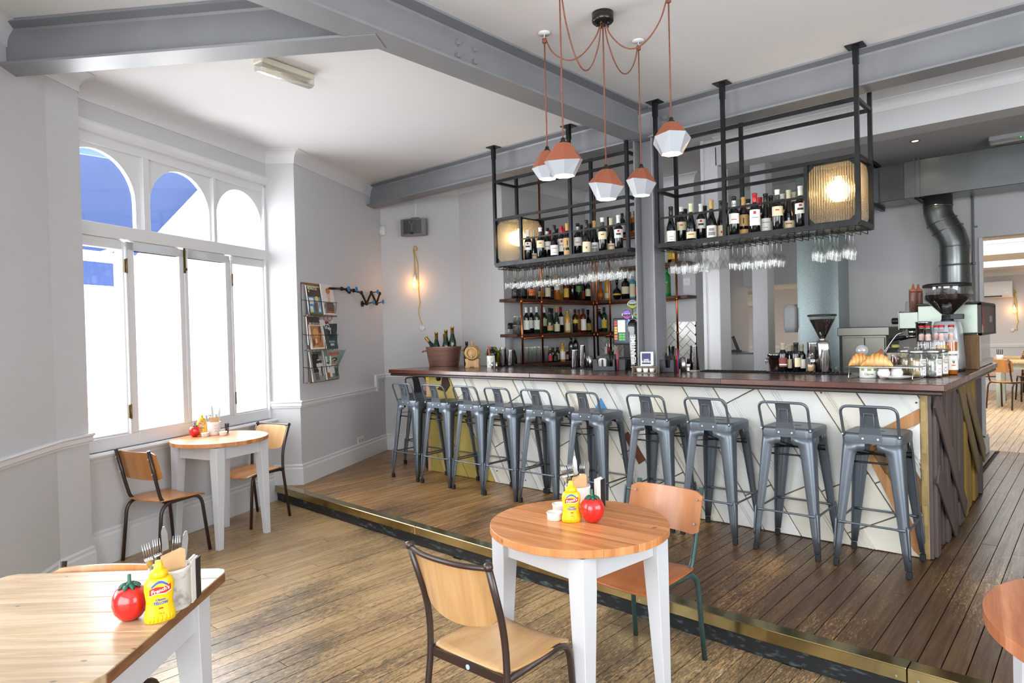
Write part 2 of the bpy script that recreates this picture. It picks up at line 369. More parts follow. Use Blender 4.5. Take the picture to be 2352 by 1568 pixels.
pf=MB().box(-7.6,3.36,-.021,3.1,9.0,PZ-.022); pf.prism([(-1.2,3.15),(3.1,3.15),(3.1,3.36),(-6.1,3.36),(-6.1,3.33)],-.021,PZ-.022); PF=st('floor',pf,SUB)
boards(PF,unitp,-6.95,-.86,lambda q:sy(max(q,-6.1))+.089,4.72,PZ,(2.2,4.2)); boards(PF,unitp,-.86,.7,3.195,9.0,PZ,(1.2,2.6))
rest=MB()
y=4.72
x=-7.0
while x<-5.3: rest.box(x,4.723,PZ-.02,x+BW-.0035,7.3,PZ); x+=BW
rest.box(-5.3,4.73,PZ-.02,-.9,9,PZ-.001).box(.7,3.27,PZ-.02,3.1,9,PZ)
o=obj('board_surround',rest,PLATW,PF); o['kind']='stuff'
ff=MB().box(-9,9.0,-.1,3.1,17.2,PZ-.022); FF=st('floor',ff,SUB)
far=MB(); x=-3.2
while x<.6:
    y=9.0-random.random()*2
    while y<17:
        l=random.uniform(1.5,3); a=max(y,9.0); b=min(y+l,17)
        if b-a>.05: far.box(x,a+.002,PZ-.02,x+BW-.004,b-.002,PZ)
        y+=l
    x+=BW
far.box(-9,9,PZ-.02,-3.2,17,PZ).box(.6,9,PZ-.02,3.1,17,PZ)
o=obj('floor_boards',far,FARW,FF); o['kind']='stuff'
# --- step: black riser, brass nosing in lengths
SY0,SY1=3.30,3.12   # step line, left end and right end of the view
def sy_(x): return 3.285+(x+6.1)*(3.105-3.285)/4.9 if x<-1.2 else 3.105
st_=MB()
pts=[(-6.12,sy(-6.12)),(-4.9,sy(-4.9)),(-3.7,sy(-3.7)),(-1.2,3.105),(3.1,3.105)]
riser=MB().prism([(a,b+.028) for a,b in pts]+[(3.1,3.20),(-6.12,3.36)],0,PZ-.024); RS=st('trim_step',riser,RISER)
nx=[-6.12,-3.86,-.62,2.6]
def nosepts(a,b,dy): return [(a,sy(a)+dy)]+[(q,sy(q)+dy) for q,_ in pts if a<q<b]+[(b,sy(b)+dy)]
for a,b in zip(nx,nx[1:]):
    n_=MB().prism(nosepts(a,b-.004,0)+nosepts(a,b-.004,.085)[::-1],PZ-.004,PZ+.004)
    n_.prism(nosepts(a,b-.004,0)+nosepts(a,b-.004,.012)[::-1],PZ-.058,PZ+.003)
    obj('brass_nosing',n_,BRASS,RS,bev=.003)
sc_=MB()
for q in (-.66,-.58,-1.9,-3.82,-3.9,-2.7,-5.2): sc_.cbox((q,sy(q)-.001,PZ-.04),(.007,.003,.007))
obj('screw',sc_,BRUSH,RS)
# --- walls
def wall(name,a,b,z0,z1,th=.2,m=None,parent=None,side=1,**k):
    a=Vector(a[:2]+(0,) if isinstance(a,tuple) else a); b=Vector(b[:2]+(0,) if isinstance(b,tuple) else b)
    d=(b-a).normalized(); n=Vector((-d.y,d.x,0))*side
    mb=MB().prism([(p.x,p.y) for p in (a,b,b+n*th,a+n*th)],z0,z1)
    return st(name,mb,m or WALL,parent,**k)
wp=lambda s,o=0: W0+WD*s+WN*o
mw=MB()
def seg(mb,a,b,z0,z1,th,side=1):
    d=(b-a).normalized(); n=Vector((-d.y,d.x,0))*side
    return mb.prism([(p.x,p.y) for p in (a,b,b+n*th,a+n*th)],z0,z1)
seg(mw,wp(-.5),wp(1.99),0,.80,.2); seg(mw,wp(-.5),wp(1.99),3.1,CZ,.2); seg(mw,wp(-1.2),wp(-.45),0,CZ,.2)
st('wall_window',mw,WALL)
pier=MB().prism([(p.x,p.y) for p in (wp(1.905),A1,A1+AN*.4,wp(2.2,.4),wp(1.905,.3))],0,CZ); st('wall_pier',pier,WALL)
wall('wall_left',A1,B1,0,CZ)
nw=MB(); ND=(N3-N2).normalized(); NL=(N3-N2).length; NQ=N2+ND*.95; nw.prism([(p.x,p.y) for p in (wp(-.06,.02),N1,N2,NQ,NQ+Vector((-.4,-.4,0)),N2+Vector((-.9,-.5,0)),wp(-.5,.3))],0,CZ)
seg(nw,NQ,N2+ND*2.6,0,.85,.2,-1); seg(nw,NQ,N2+ND*2.6,2.85,CZ,.2,-1); seg(nw,N2+ND*2.6,N3,0,CZ,.2,-1); st('wall_near',nw,WALL)
w2=MB(); NN=Vector((ND.y,-ND.x,0))
def nb(mb,a,b,z0,z1,o0,o1): return mb.prism([(a,z0),(b,z0),(b,z1),(a,z1)],o0,o1,o=N2,u=ND,v=(0,0,1))
for a,b in ((.95,1.02),(1.72,1.80),(2.53,2.60)): nb(w2,a,b,.85,2.85,-.16,-.10)
nb(w2,.95,2.6,.85,.93,-.16,-.02); nb(w2,.95,2.6,2.77,2.85,-.16,-.10); nb(w2,.95,2.6,2.2,2.27,-.16,-.10); st('window_2',w2,TRIM,bev=.004)
bk=MB(); seg(bk,B1,K1,0,CZ,.2); bk.prism([(K1.x,5.689),(-5.16,5.689),(-5.16,7.35),(-3.6,7.35),(-3.6,8.9),(-6.9,8.9),(-6.9,5.689)],0,CZ)
st('wall_back',bk,WALL)
kb=MB(); kb.box(-3.6,8.75,2.12,-.97,8.9,CZ+.0).box(-3.6,8.75,0,-2.62,8.9,1.26).box(-2.62,8.75,0,-.97,8.9,2.12).box(-.97,8.75,2.48,3.1,8.9,CZ)
st('wall_kitchen',kb,WALL)
# front, right and rear walls of the room behind the camera, with the shop front openings
fr=MB(); fr.box(-2.3,-2.1,0,-1.95,-1.9,CZ).box(2.35,-2.1,0,3.1,-1.9,CZ).box(-1.95,-2.1,0,2.35,-1.9,.5).box(-1.95,-2.1,3.05,2.35,-1.9,CZ).box(-2.5,-2.1,0,-2.3,-.8,CZ)
st('wall_front',fr,WALL)
rw=MB(); rw.box(2.75,-2,0,2.95,.5,CZ).box(2.75,3.9,0,2.95,17,CZ).box(2.75,.5,0,2.95,3.9,.6).box(2.75,.5,3.0,2.95,3.9,CZ)
st('wall_right',rw,WALL)
fw_=MB(); fw_.box(-9,16.9,0,3,17.1,2.7).box(-9.1,8.9,0,-8.9,17,2.7); st('wall_far',fw_,WALL)
# --- ceilings
cl=MB().box(-7.6,-2.4,CZ,3.1,8.9,CZ+.12); st('ceiling',cl,CEIL)
cf=MB()
sky=[(-1.75,-.6,10.6,12.9),(-1.75,-.6,14.3,15.9)]
ys=[8.9,10.6,12.9,14.3,15.9,17.1]
cf.box(-9,8.9,2.62,-1.75,17.1,2.8).box(-.6,8.9,2.62,3.1,17.1,2.8)
for a,b in ((8.9,10.6),(12.9,14.3),(15.9,17.1)): cf.box(-1.75,a,2.62,-.6,b,2.8)
FC=st('ceiling',cf,CEIL)
for x0,x1,y0,y1 in sky:
    r=MB()
    for a,b in (((x0,y0),(x1,y0)),((x1,y0),(x1,y1)),((x1,y1),(x0,y1)),((x0,y1),(x0,y0))): r.bar((*a,2.86),(*b,2.86),.03,.14)
    obj('rooflight_frame',r,TRIM,FC)
    obj('rooflight_glass',MB().box(x0,y0,2.9,x1,y1,2.905),PANEG,FC)
# --- swept trims
def offp(P,o):
    """offset an open plan polyline into the room by o (room lies to the right of travel)"""
    out=[]
    for i,p in enumerate(P):
        ds=[]
        if i: ds.append((P[i]-P[i-1]).normalized())
        if i<len(P)-1: ds.append((P[i+1]-P[i]).normalized())
        ns=[Vector((d.y,-d.x,0)) for d in ds]
        if len(ns)==2:
            b=(ns[0]+ns[1]).normalized(); k=min(2.5,1/max(.3,b.dot(ns[0]))); out.append(p+b*o*k)
        else: out.append(p+ns[0]*o)
    return out
def sweep(P,prof):
    P=[Vector((p[0],p[1],0)) for p in P]; cols=[offp(P,o) for o,z in prof]
    rings=[[(cols[j][i].x,cols[j][i].y,prof[j][1]) for j in range(len(prof))] for i in range(len(P))]
    return MB().loft(rings,smooth=False)
def cove(top,h=.12,d=.10):
    return [(-.02,top),(d,top),(d,top-.008)]+[(d-(d-.008)*math.sin(t*PI/2/6),top-.008-(h-.018)*(1-math.cos(t*PI/2/6))) for t in range(1,7)]+[(.008,top-h),(-.02,top-h)]
def railp(z): return [(-.02,z),(.034,z),(.038,z-.014),(.024,z-.024),(.026,z-.05),(.014,z-.058),(.014,z-.068),(-.02,z-.07)]
def skirt(z0,h=.2): return [(-.02,z0),(.022,z0),(.022,z0+h-.045),(.012,z0+h-.03),(.016,z0+h-.012),(.004,z0+h),(-.02,z0+h)]
WE=wp(1.905); nearP=[N3,N2,N1,wp(-.06,.02)]
inner=[wp(-.2),WE,A1,B1,K1,Vector((-5.16,5.689,0)),Vector((-5.16,7.35,0)),Vector((-3.6,7.35,0)),Vector((-3.6,8.75,0))]
st('trim_1',sweep(inner,cove(CZ)),TRIM); st('trim_2',sweep(nearP,cove(CZ)),TRIM)
st('trim_3',sweep(nearP,railp(.968)),TRIM); st('trim_4',sweep(nearP,skirt(0)),TRIM)
sA=lambda s:A1+AD*s
st('trim_5',sweep([WE,A1,sA(1.655)],railp(.968)),TRIM)
st('trim_6',sweep([sA(1.65),B1,K1,Vector((-5.16,5.689,0)),Vector((-5.16,7.3,0))],railp(1.11)),TRIM)
v=MB(); q=sA(1.635); v.prism([(0,0),(.07,0),(.07,.212),(0,.212)],0,.034,o=q+Vector((0,0,.898))-AN*0,u=AD,v=(0,0,1)); st('trim_7',v,TRIM,bev=.008)
st('trim_8',sweep([WE,A1,B1,K1,Vector((-5.16,5.689,0))],skirt(PZ)),TRIM)
st('trim_9',sweep([wp(-.3),wp(1.92)],skirt(0,.25)),TRIM)
st('trim_10',sweep([wp(-.3),wp(1.93)],[(-.02,.80),(.045,.80),(.055,.785),(.045,.768),(.02,.76),(.01,.735),(-.02,.735)]),TRIM)
st('trim_11',sweep([wp(-.3),wp(1.93)],[(-.02,3.14),(.04,3.14),(.045,3.12),(.02,3.10),(.012,3.075),(-.02,3.07)]),TRIM)
# far room trims
st('trim_12',sweep([Vector((-8.9,9,0)),Vector((-8.9,16.9,0)),Vector((2.8,16.9,0))],cove(2.62)),TRIM)
st('trim_13',sweep([Vector((-8.9,9,0)),Vector((-8.9,16.9,0)),Vector((2.8,16.9,0))],railp(1.1)),TRIM)
st('trim_14',sweep([Vector((-8.9,9,0)),Vector((-8.9,16.9,0)),Vector((2.8,16.9,0))],skirt(PZ)),TRIM)
jb=MB(); jb.box(-.995,8.72,PZ,-.955,8.752,2.48); st('door_1',jb,TRIM,bev=.006)
st('trim_15',MB().box(-1.02,8.71,PZ,-.945,8.93,PZ+.17).box(-1.01,8.72,PZ+.17,-.95,8.92,PZ+.2),TRIM,bev=.008)
# soffit over the servery, with its posts
sf=MB().box(-2.78,6.15,3.14,2.75,6.4,CZ); st('beam_soffit',sf,WALL)
st('trim_16',sweep([(-2.78,6.15),(2.74,6.15)],cove(CZ,.085,.07)),TRIM)
st('column_1',MB().box(-2.90,6.15,PZ,-2.765,6.40,CZ),TRIM,bev=.006)
pm=MB().box(-2.925,6.13,PZ,-2.895,6.42,CZ); st('trim_17',pm,TRIM)
st('column_2',MB().box(-2.925,7.35,PZ,-2.755,7.56,CZ),WALL,bev=.006)
st('wall_hatch',MB().box(-3.6,7.9,PZ,-2.5,8.1,1.24),WALL)
# --- window joinery
def wbox(mb,s0,s1,z0,z1,o0,o1):
    return mb.prism([(s0,z0),(s1,z0),(s1,z1),(s0,z1)],o0,o1,o=W0,u=WD,v=(0,0,1))   # u x v = -WN (into the room)
def archpoly(s0,s1,z0,zt,n=14):
    c=(s0+s1)/2; r=(s1-s0)/2; zs=zt-r
    return c,r,zs
WIN=MB()
wbox(WIN,-.5,1.95,3.0,3.1,-.12,-.02); wbox(WIN,-.5,1.95,2.345,2.44,-.12,0.0); wbox(WIN,-.5,1.95,.80,.895,-.12,-.02)
wbox(WIN,.475,.535,2.44,3.0,-.12,-.005); wbox(WIN,1.21,1.25,2.44,3.0,-.12,-.005); wbox(WIN,1.875,1.97,.80,3.05,-.12,-.005); wbox(WIN,-.5,-.33,.8,3.05,-.12,-.01)
wbox(WIN,.30,.318,.89,2.3,-.12,-.01); wbox(WIN,1.405,1.43,.89,2.3,-.12,-.01)
WW=st('window_1',WIN,TRIM,bev=.004)
arch=[(-.25,.445,2.45,2.975),(.555,1.205,2.45,2.975),(1.265,1.885,2.45,2.965)]
for s0,s1,z0,zt in arch:
    mb=MB(); c=(s0+s1)/2; r=(s1-s0)/2-.012; zs=zt-r; n=16; z0b=z0+.01
    # spandrel frame: outer rectangle minus arch, as quads fan strips
    vs=[]; 
    for i in range(n+1):
        a=PI-PI*i/n; vs.append((c+r*math.cos(a),zs+r*math.sin(a)))
    for i in range(n):
        (x0,y0),(x1,y1)=vs[i],vs[i+1]
        mb.prism([(x0,y0),(x1,y1),(x1,3.02),(x0,3.02)],-.075,-.04,o=W0,u=WD,v=(0,0,1))
    for xa,xb in ((s0-.03,vs[0][0]),(vs[-1][0],s1+.035)): mb.prism([(xa,z0),(xb,z0),(xb,3.02),(xa,3.02)],-.075,-.04,o=W0,u=WD,v=(0,0,1))
    f=obj('arched_light',mb,TRIM,WW)
    g=MB(); g.prism([(c-r,z0)]+vs+[(c+r,z0)],-.062,-.058,o=W0,u=WD,v=(0,0,1)); obj('pane',g,PANEG,WW)
sash=[(-.33,.305,-.25,.288,0),(.32,.865,.383,.818,1),(.872,1.403,.912,1.345,1),(1.43,1.88,1.442,1.862,0)]
for s0,s1,g0,g1,op in sash:
    mb=MB(); o0,o1=(-.07,-.018) if op else (-.08,-.03)
    wbox(mb,s0,g0,.895,2.335,o0,o1); wbox(mb,g1,s1,.895,2.335,o0,o1); wbox(mb,g0,g1,.83 if op else .895,.91,o0,o1); wbox(mb,g0,g1,2.27,2.343,o0,o1)
    if op: wbox(mb,s0,s1,2.27,2.335,o0,o1)
    f=obj('casement' if op else 'fixed_light',mb,TRIM,WW,bev=.004)
    g=MB(); wbox(g,g0,g1,.905,2.275,-.052,-.048); obj('pane',g,PANEG,WW)
BR2=mat('aged_brass','6f5a33',.4,.9)
for s,z in ((.305,1.06),(.305,2.15),(1.418,1.05),(1.418,2.12)):
    mb=MB(); wbox(mb,s-.012,s+.012,z-.05,z+.05,-.02,-.012); mb.tube([wp(s,.006)+Vector((0,0,z-.055)),wp(s,.006)+Vector((0,0,z+.055))],.006)
    obj('hinge',mb,BR2,WW)
mb=MB(); wbox(mb,.862,.878,2.14,2.35,-.018,-.008); wbox(mb,.858,.882,2.16,2.18,-.012,0.004); obj('bolt',mb,BR2,WW)
# --- outside: awning over the bay window, pavement and pale street front
AWN=mat('blue_awning','7088bb',.8)
nt=AWN.node_tree; tl=nt.nodes.new('ShaderNodeBsdfTranslucent'); tl.inputs[0].default_value=(*lin('6a82b8'),1); ms=nt.nodes.new('ShaderNodeMixShader'); ms.inputs[0].default_value=.5
nt.links.new(nt.nodes['Principled BSDF'].outputs[0],ms.inputs[1]); nt.links.new(tl.outputs[0],ms.inputs[2]); nt.links.new(ms.outputs[0],nt.nodes['Material Output'].inputs[0])
aw=thing('awning','blue canvas shop awning sloping down outside the arched window','awning',wp(0,.1))
def ap(s,o,z): 
    p=wp(s,o); return (p.x-aw.location.x,p.y-aw.location.y,z)
mb=MB(); mb.add([ap(-2.6,.2,3.32),ap(1.66,.2,3.32),ap(1.62,1.35,2.44),ap(-2.6,1.35,2.44)],[(0,1,2,3)]); mb.add([ap(-2.6,.2,3.325),ap(1.66,.2,3.325),ap(1.62,1.35,2.445),ap(-2.6,1.35,2.445)],[(3,2,1,0)])
obj('canopy',mb,AWN,aw)
mb=MB(); mb.prism([(0,0),(1,0),(1,1),(0,1)],0,.004,o=ap(-2.6,1.36,2.12),u=Vector(ap(1.37,1.36,2.12))-Vector(ap(-2.6,1.36,2.12)),v=(0,0,.22)); obj('valance',mb,AWN,aw)
mb=MB(); mb.bar(ap(-2.6,1.33,2.385),ap(1.64,1.33,2.385),.05,.05); mb.bar(ap(1.68,.1,3.28),ap(1.66,1.33,2.46),.03,.06); mb.bar(ap(1.2,.15,2.6),ap(1.2,1.3,2.42),.03); obj('frame',mb,TRIM,aw)
st('pavement_ground',MB().box(-30,-14,-.4,-6.2,16,-.15),mat('pale_paving','c9c6c0',.8))
sb=thing('street_building','pale rendered building across the street beyond the window','building',(-20,4,-.15),math.radians(24))
obj('facade',MB().box(-3,-16,0,0,16,5.2),mat('pale_render','e4dfd6',.8),sb)
gl=MB(); 
for k in range(9): obj('window',MB().box(-.02,-14.5+k*3.2,1,.04,-12.9+k*3.2,3.0),mat('street_window','8fa3b5',.15),sb)
# --- steelwork
def ibeam(name,a,b,z0,z1,wd,m=BEAM):
    a=Vector((*a,0)); b=Vector((*b,0)); d=(b-a).normalized(); n=Vector((-d.y,d.x,0)); L=(b-a).length
    mb=MB(); t=.014; h=z1-z0; w2=wd/2
    prof=[(-w2,0),(w2,0),(w2,t),(.012,t+.006),(.006,t+.02),(.006,h-t-.02),(.012,h-t-.006),(w2,h-t),(w2,h),(-w2,h),(-w2,h-t),(-.012,h-t-.006),(-.006,h-t-.02),(-.006,t+.02),(-.012,t+.006),(-w2,t)]
    mb.loft([[a+n*x+Vector((0,0,z0+z)) for x,z in prof],[b+n*x+Vector((0,0,z0+z)) for x,z in prof]],smooth=False)
    return st(name,mb,m)
bx=ibeam('beam_long',(-6.78,4.965),(2.75,4.935),3.15,CZ,.19)
by=ibeam('beam_cross',(-2.86,-2.0),(-2.86,4.85),3.15,CZ,.19)
bd=ibeam('beam_diagonal',(-4.72,.94),(-2.865,2.232),3.147,CZ-.003,.17)
def bolts(parent,pts,n):
    for p in pts:
        m_=MB(); n=Vector(n); a=Vector(p); m_.tube([a,a+n*.016],.017,6); m_.tube([a,a+n*.004],.024,12); obj('bolt',m_,BEAM,parent)
bolts(by,[(-2.854,y,z) for y in (2.79,2.93) for z in (3.235,3.31)],(1,0,0))
bolts(bx,[(-2.65,4.93,z) for z in (3.22,3.30)],(0,-1,0))
c3=MB(); X0,X1,Y0,Y1=-2.925,-2.745,4.875,5.055
c3.box(X0,Y0,PZ,X0+.014,Y1,3.15).box(X1-.014,Y0,PZ,X1,Y1,3.15).box(X0+.014,(Y0+Y1)/2-.005,PZ,X1-.014,(Y0+Y1)/2+.005,3.15)
st('column_steel',c3,BEAM,bev=.003)
# ================================================================== BAR
BX0,BX1,BY0,BY1=-5.34,-.79,4.655,6.82
bar=thing('bar_counter','long bar clad in a patchwork of reclaimed painted doors under a dark wooden top','bar',(BX0,BY0,PZ))
BO=Vector((BX0,BY0,PZ)); 
def bloc(mb): return mb.map(lambda p:p-BO)
CARC=mat('bar_carcass','231b17',.8)
obj('carcass',bloc(MB().box(BX0+.01,BY0+.02,PZ,BX1-.02,BY0+.10,1.165).box(BX1-.10,BY0+.03,PZ,BX1-.02,BY1,1.165)),CARC,bar)
def clip(poly,a,b,c):   # keep a*x+b*z<=c
    out=[]
    for i in range(len(poly)):
        p,q=poly[i],poly[(i+1)%len(poly)]; dp=a*p[0]+b*p[1]-c; dq=a*q[0]+b*q[1]-c
        if dp<=0: out.append(p)
        if dp*dq<0: t=dp/(dp-dq); out.append((p[0]+(q[0]-p[0])*t,p[1]+(q[1]-p[1])*t))
    return out
DOORW=mat('chipped_white_door_paint','dcd9cf',.42,col2='d3cfc2',vs=3,bump=.12,bs=25,rnd=.03,thr=(.35,.65))
DOORG=mat('cool_white_door_paint','dfe1df',.42,col2='cfd1cd',vs=4,bump=.1,bs=22,rnd=.03,thr=(.35,.65))
DOORY=mat('olive_yellow_door_paint','b3a257',.5,col2='a29048',vs=4,bump=.1,bs=25,rnd=.05)
BARE=wood('bare_door_wood','c08e5c','8e5f38','6b4526',rough=.6,sx=14,sy=14,rnd=.08,world=False,stain_amt=.1)
BROWNB=wood('aged_brown_door_wood','8c6a44','4e3621',None,rough=.6,sx=12,sy=12,rnd=.08,world=False)
GROOVE=mat('dirty_joint','6b5a44',.8)
K=.62
cs=[-6.1,-5.72,-5.38,-5.01,-4.80,-4.47,-4.146,-4.03,-3.63,-3.34,-3.125,-2.83,-2.72,-2.42,-2.17,-1.838,-1.456,-1.20,-.86,-.6]
z0,z1=PZ+.004,1.16
cuts={3:[(.98,1)],4:[(.55,1)],5:[(.40,1),(.93,1)],6:[(.50,1)],7:[(.62,1),(.32,1)],8:[(.33,1)],9:[(.60,1)],10:[(.42,1)],12:[(.75,1)],13:[(.42,1)],14:[(1.08,1),(.46,1)],15:[(.55,1),(.3,1)],16:[(.62,1)],17:[(.85,1)],18:[(.9,1)]}
def bpoly(name,poly,m,t,parent=bar,bev=.0025,back=.02):
    mb=MB().prism([(a-BX0,b-PZ) for a,b in poly],-back,t,o=(0,0,0),u=(1,0,0),v=(0,0,1)); return obj(name,mb,m,parent,bev=bev)
for i in range(len(cs)-1):
    base=[(BX0,z0),(BX1-.045,z0),(BX1-.045,z1),(BX0,z1)]
    # strip between lines x+K*(z-1.16)=c  (falling to the right)
    g=.0045
    p=clip(base,-1,-K,-(cs[i]+g+K*1.16)); p=clip(p,1,K,cs[i+1]-g+K*1.16) if p else p
    if len(p)<3: continue
    xm=(cs[i]+cs[i+1])/2; pieces=[p]
    for zc,_ in cuts.get(i,[]):
        xc=xm+K*(1.16-zc); nw=[]
        for q in pieces:   # cut along a line rising to the right through (xc,zc)
            s=.55; A,Bc=-s,1; c=-s*xc+zc
            a_=clip(q,A,Bc,c-g); b_=clip(q,-A,-Bc,-(c+g)); nw+= [r for r in (a_,b_) if len(r)>=3]
        pieces=nw
    for j,q in enumerate(pieces):
        m_=DOORY if i<3 else (DOORG if (i*3+j)%4 in (0,3) else DOORW)
        t=random.uniform(.008,.016); o=bpoly('door_panel',q,m_,t)
        if i>=3 and (i+j)%3!=1:   # moulding beads along the strip
            bd_=MB()
            for k in ((.22,.27,.32) if (i+j)%2 else (.70,.76)):
                c=cs[i]+(cs[i+1]-cs[i])*k
                r=clip(q,-1,-K,-(c+K*1.16)); r=clip(r,1,K,c+.007+K*1.16) if len(r)>2 else r
                if len(r)>=3: bd_.prism([(a-BX0,b-PZ) for a,b in r],-.001,t+.006,o=(0,0,0),u=(1,0,0),v=(0,0,1))
            if bd_.v: obj('moulding',bd_,m_,o)
obj('joint_backing',MB().box(.0,.0,.0,BX1-BX0-.04,.019,1.02),GROOVE,bar)
bw=lambda *pts:[tuple((at_y(x,y,BY0).x,at_y(x,y,BY0).z)) for x,y in pts]
# odd pieces set over the boards
def over(name,pts,m,t=.022): 
    q=bw(*pts); q=clip(q,0,-1,-z0); q=clip(q,1,0,BX1-.045); return bpoly(name,q,m,t)
a=over('bare_board',[(1992,1040),(2002,1015),(2122,1250),(2122,1282),(2100,1262)],BARE)
over('bare_board',[(2030,981),(2121,933),(2121,968),(2070,990),(2045,1000)],BARE)
pnl=over('panelled_board',[(1993,1028),(2040,1010),(2052,1100),(2040,1108)],BROWNB,.018)
q=bw((2002,1035),(2034,1022),(2044,1085),(2038,1090)); mb=MB().prism([(a_-BX0,b_-PZ) for a_,b_ in q],-.001,.027,u=(1,0,0),v=(0,0,1)); obj('moulding',mb,BROWNB,pnl,bev=.006)
over('white_board',[(2068,1002),(2121,965),(2121,1052),(2112,1055)],DOORG,.020)
over('bare_board',[(2112,1062),(2121,1050),(2121,1100),(2118,1100)],BROWNB,.016)
over('bare_board',[(2078,1105),(2105,1080),(2121,1110),(2121,1180),(2112,1170)],BROWNB,.016)
over('leather_strip',[(1434,998),(1445,990),(1486,1055),(1470,1065)],mat('brown_leather','6b3d22',.5))
blu=over('blue_offcut',[(1371,935),(1382,913),(1399,943),(1385,948)],mat('blue_door_paint','4b8cc4',.5))
for px in ((1063,858),(1170,862),(1216,866),(1271,868),(1474,884),(1888,901),(2035,897),(2106,924),(1144,1080),(1210,1102),(1799,1246),(1780,1236),(1760,1072)):
    p=at_y(px[0],px[1],BY0); mb=MB().tube([(0,0,0),(0,-.003,0)],.006,8); obj('nail_hole',mb,mat('rusty_nail','4b2c1e',.7),bar,(p.x-BX0,-.017,p.z-PZ))
# lock, yellow tag and splintered brown edge on the yellow door end
lk=MB().lathe([(.0,0),(.03,.002),(.03,.01),(.02,.02),(0,.022)],14).map(lambda p:Vector((p.x,-p.z,p.y))); p=at_y(1010,868,BY0); obj('old_lock',lk,mat('dark_iron','1e1512',.4,.7),bar,(p.x-BX0,-.016,p.z-PZ))
over('split_wood_edge',[(1018,862),(1030,862),(1036,885),(1026,900),(1006,893),(1016,884)],mat('splintered_brown','3a2219',.8),.019)
over('split_wood_edge',[(1070,962),(1076,962),(1092,998),(1088,1000)],mat('splintered_brown','3a2219',.8),.019)
obj('end_post',bloc(MB().box(BX0-.012,BY0-.012,PZ,BX0+.035,BY0+.05,1.10)),mat('pinkish_raw_wood','c59a7b',.7),bar)
obj('yellow_tag',bloc(MB().box(BX0-.014,BY0-.014,1.10,BX0+.037,BY0+.05,1.165)),mat('yellow_tape','e0c92a',.5),bar)
for X_ in (BX0+.015,): obj('side_board',bloc(MB().box(BX0-.005,BY0+.03,PZ,BX0+.012,BY0+.65,1.165)),DOORY,bar)
# hinged corner post
hp=MB().box(BX1-.045,BY0-.016,PZ,BX1-.004,BY0+.02,1.16); PST=mat('stained_hinge_post','9c8558',.55,var=.25,vs=8); h_=obj('corner_post',bloc(hp),PST,bar,bev=.003)
for z in (.42,.66,.86,1.05): obj('hinge',bloc(MB().box(BX1-.038,BY0-.022,z-.07,BX1-.012,BY0-.014,z+.05).box(BX1-.03,BY0-.026,z-.045,BX1-.022,BY0-.02,z+.03)),mat('painted_hinge','a8925f',.5),h_)
# right end: vertical door boards of uneven depth with diagonal braces
PUR=mat('plum_brown_paint','5f524f',.5,col2='4a3f3d',vs=4,stretch=(1,1,.25),rnd=.12); OLV=mat('mustard_paint','a1802f',.5,col2='8a6c24',vs=4,stretch=(1,1,.3),rnd=.1); RAWB=mat('weathered_batten','8a7658',.6,col2='6c5a42',vs=5,stretch=(1,1,.25),rnd=.1)
y=BY0-.012; k=0
while y<BY1-.02:
    wd_=random.choice((.05,.085,.11,.065)); d=random.choice((.0,.014,.03)); e=min(y+wd_,BY1)
    f=(y-BY0)/(BY1-BY0); m_=PUR if f<.50 or f>.84 else (OLV if k%3 else RAWB)
    obj('upright_board',bloc(MB().box(BX1-.02,y+.002,PZ+.003,BX1+d,e-.002,1.165)),m_,bar,bev=.003); y=e; k+=1
for (ya,za,yb,zb,m_) in ((4.66,1.12,5.75,.22,PUR),(4.70,.66,5.35,.16,PUR),(5.55,1.15,6.45,.40,RAWB),(5.9,1.1,6.8,.45,RAWB)):
    a_=Vector((BX1+.034,ya,za)); b_=Vector((BX1+.034,yb,zb)); obj('diagonal_brace',bloc(MB().bar(a_,b_,.014,.13,up=(0,0,1))),m_,bar,bev=.003)
# counter top (a thing of its own): L shaped, two-layer edge, made of long boards
ctp=thing('bar_worktop','dark polished wooden bar top with a stepped edge running the whole bar','worktop',(-5.72,4.44,CT))
CX0,CX1,CY0=-5.72,-.672,4.44
def cl_(mb): return mb.map(lambda p:p-Vector((CX0,CY0,CT)))
rows=[(4.44,4.62),(4.622,4.80),(4.802,4.98),(4.982,5.16),(5.162,5.39)]
ends=[-5.72,-3.95,-2.2,-.672]
for r,(ya,yb) in enumerate(rows):
    e=[CX0]+[q+(-.35 if r%2 else .2) for q in ends[1:-1]]+[CX1-.0]
    for xa,xb in zip(e,e[1:]): obj('board',cl_(MB().box(xa,ya,CT-.038,xb-.002,yb,CT)),COUNTER,ctp,bev=.004 if r==0 else .001,seg=2)
for xa,xb in ((-1.36,-1.13),(-1.128,-.90),(-.898,CX1)): obj('board',cl_(MB().box(xa,5.392,CT-.038,xb-.002,6.98,CT)),COUNTER,ctp,bev=.003)
obj('under_moulding',cl_(MB().box(CX0+.012,CY0+.012,CT-.066,CX1-.012,CY0+.08,CT-.040).box(CX1-.08,CY0+.08,CT-.066,CX1-.012,6.97,CT-.040).box(CX0+.012,CY0+.08,CT-.066,CX0+.08,5.25,CT-.040)),mat('blackened_moulding','2b201d',.35),ctp,bev=.008,seg=2)
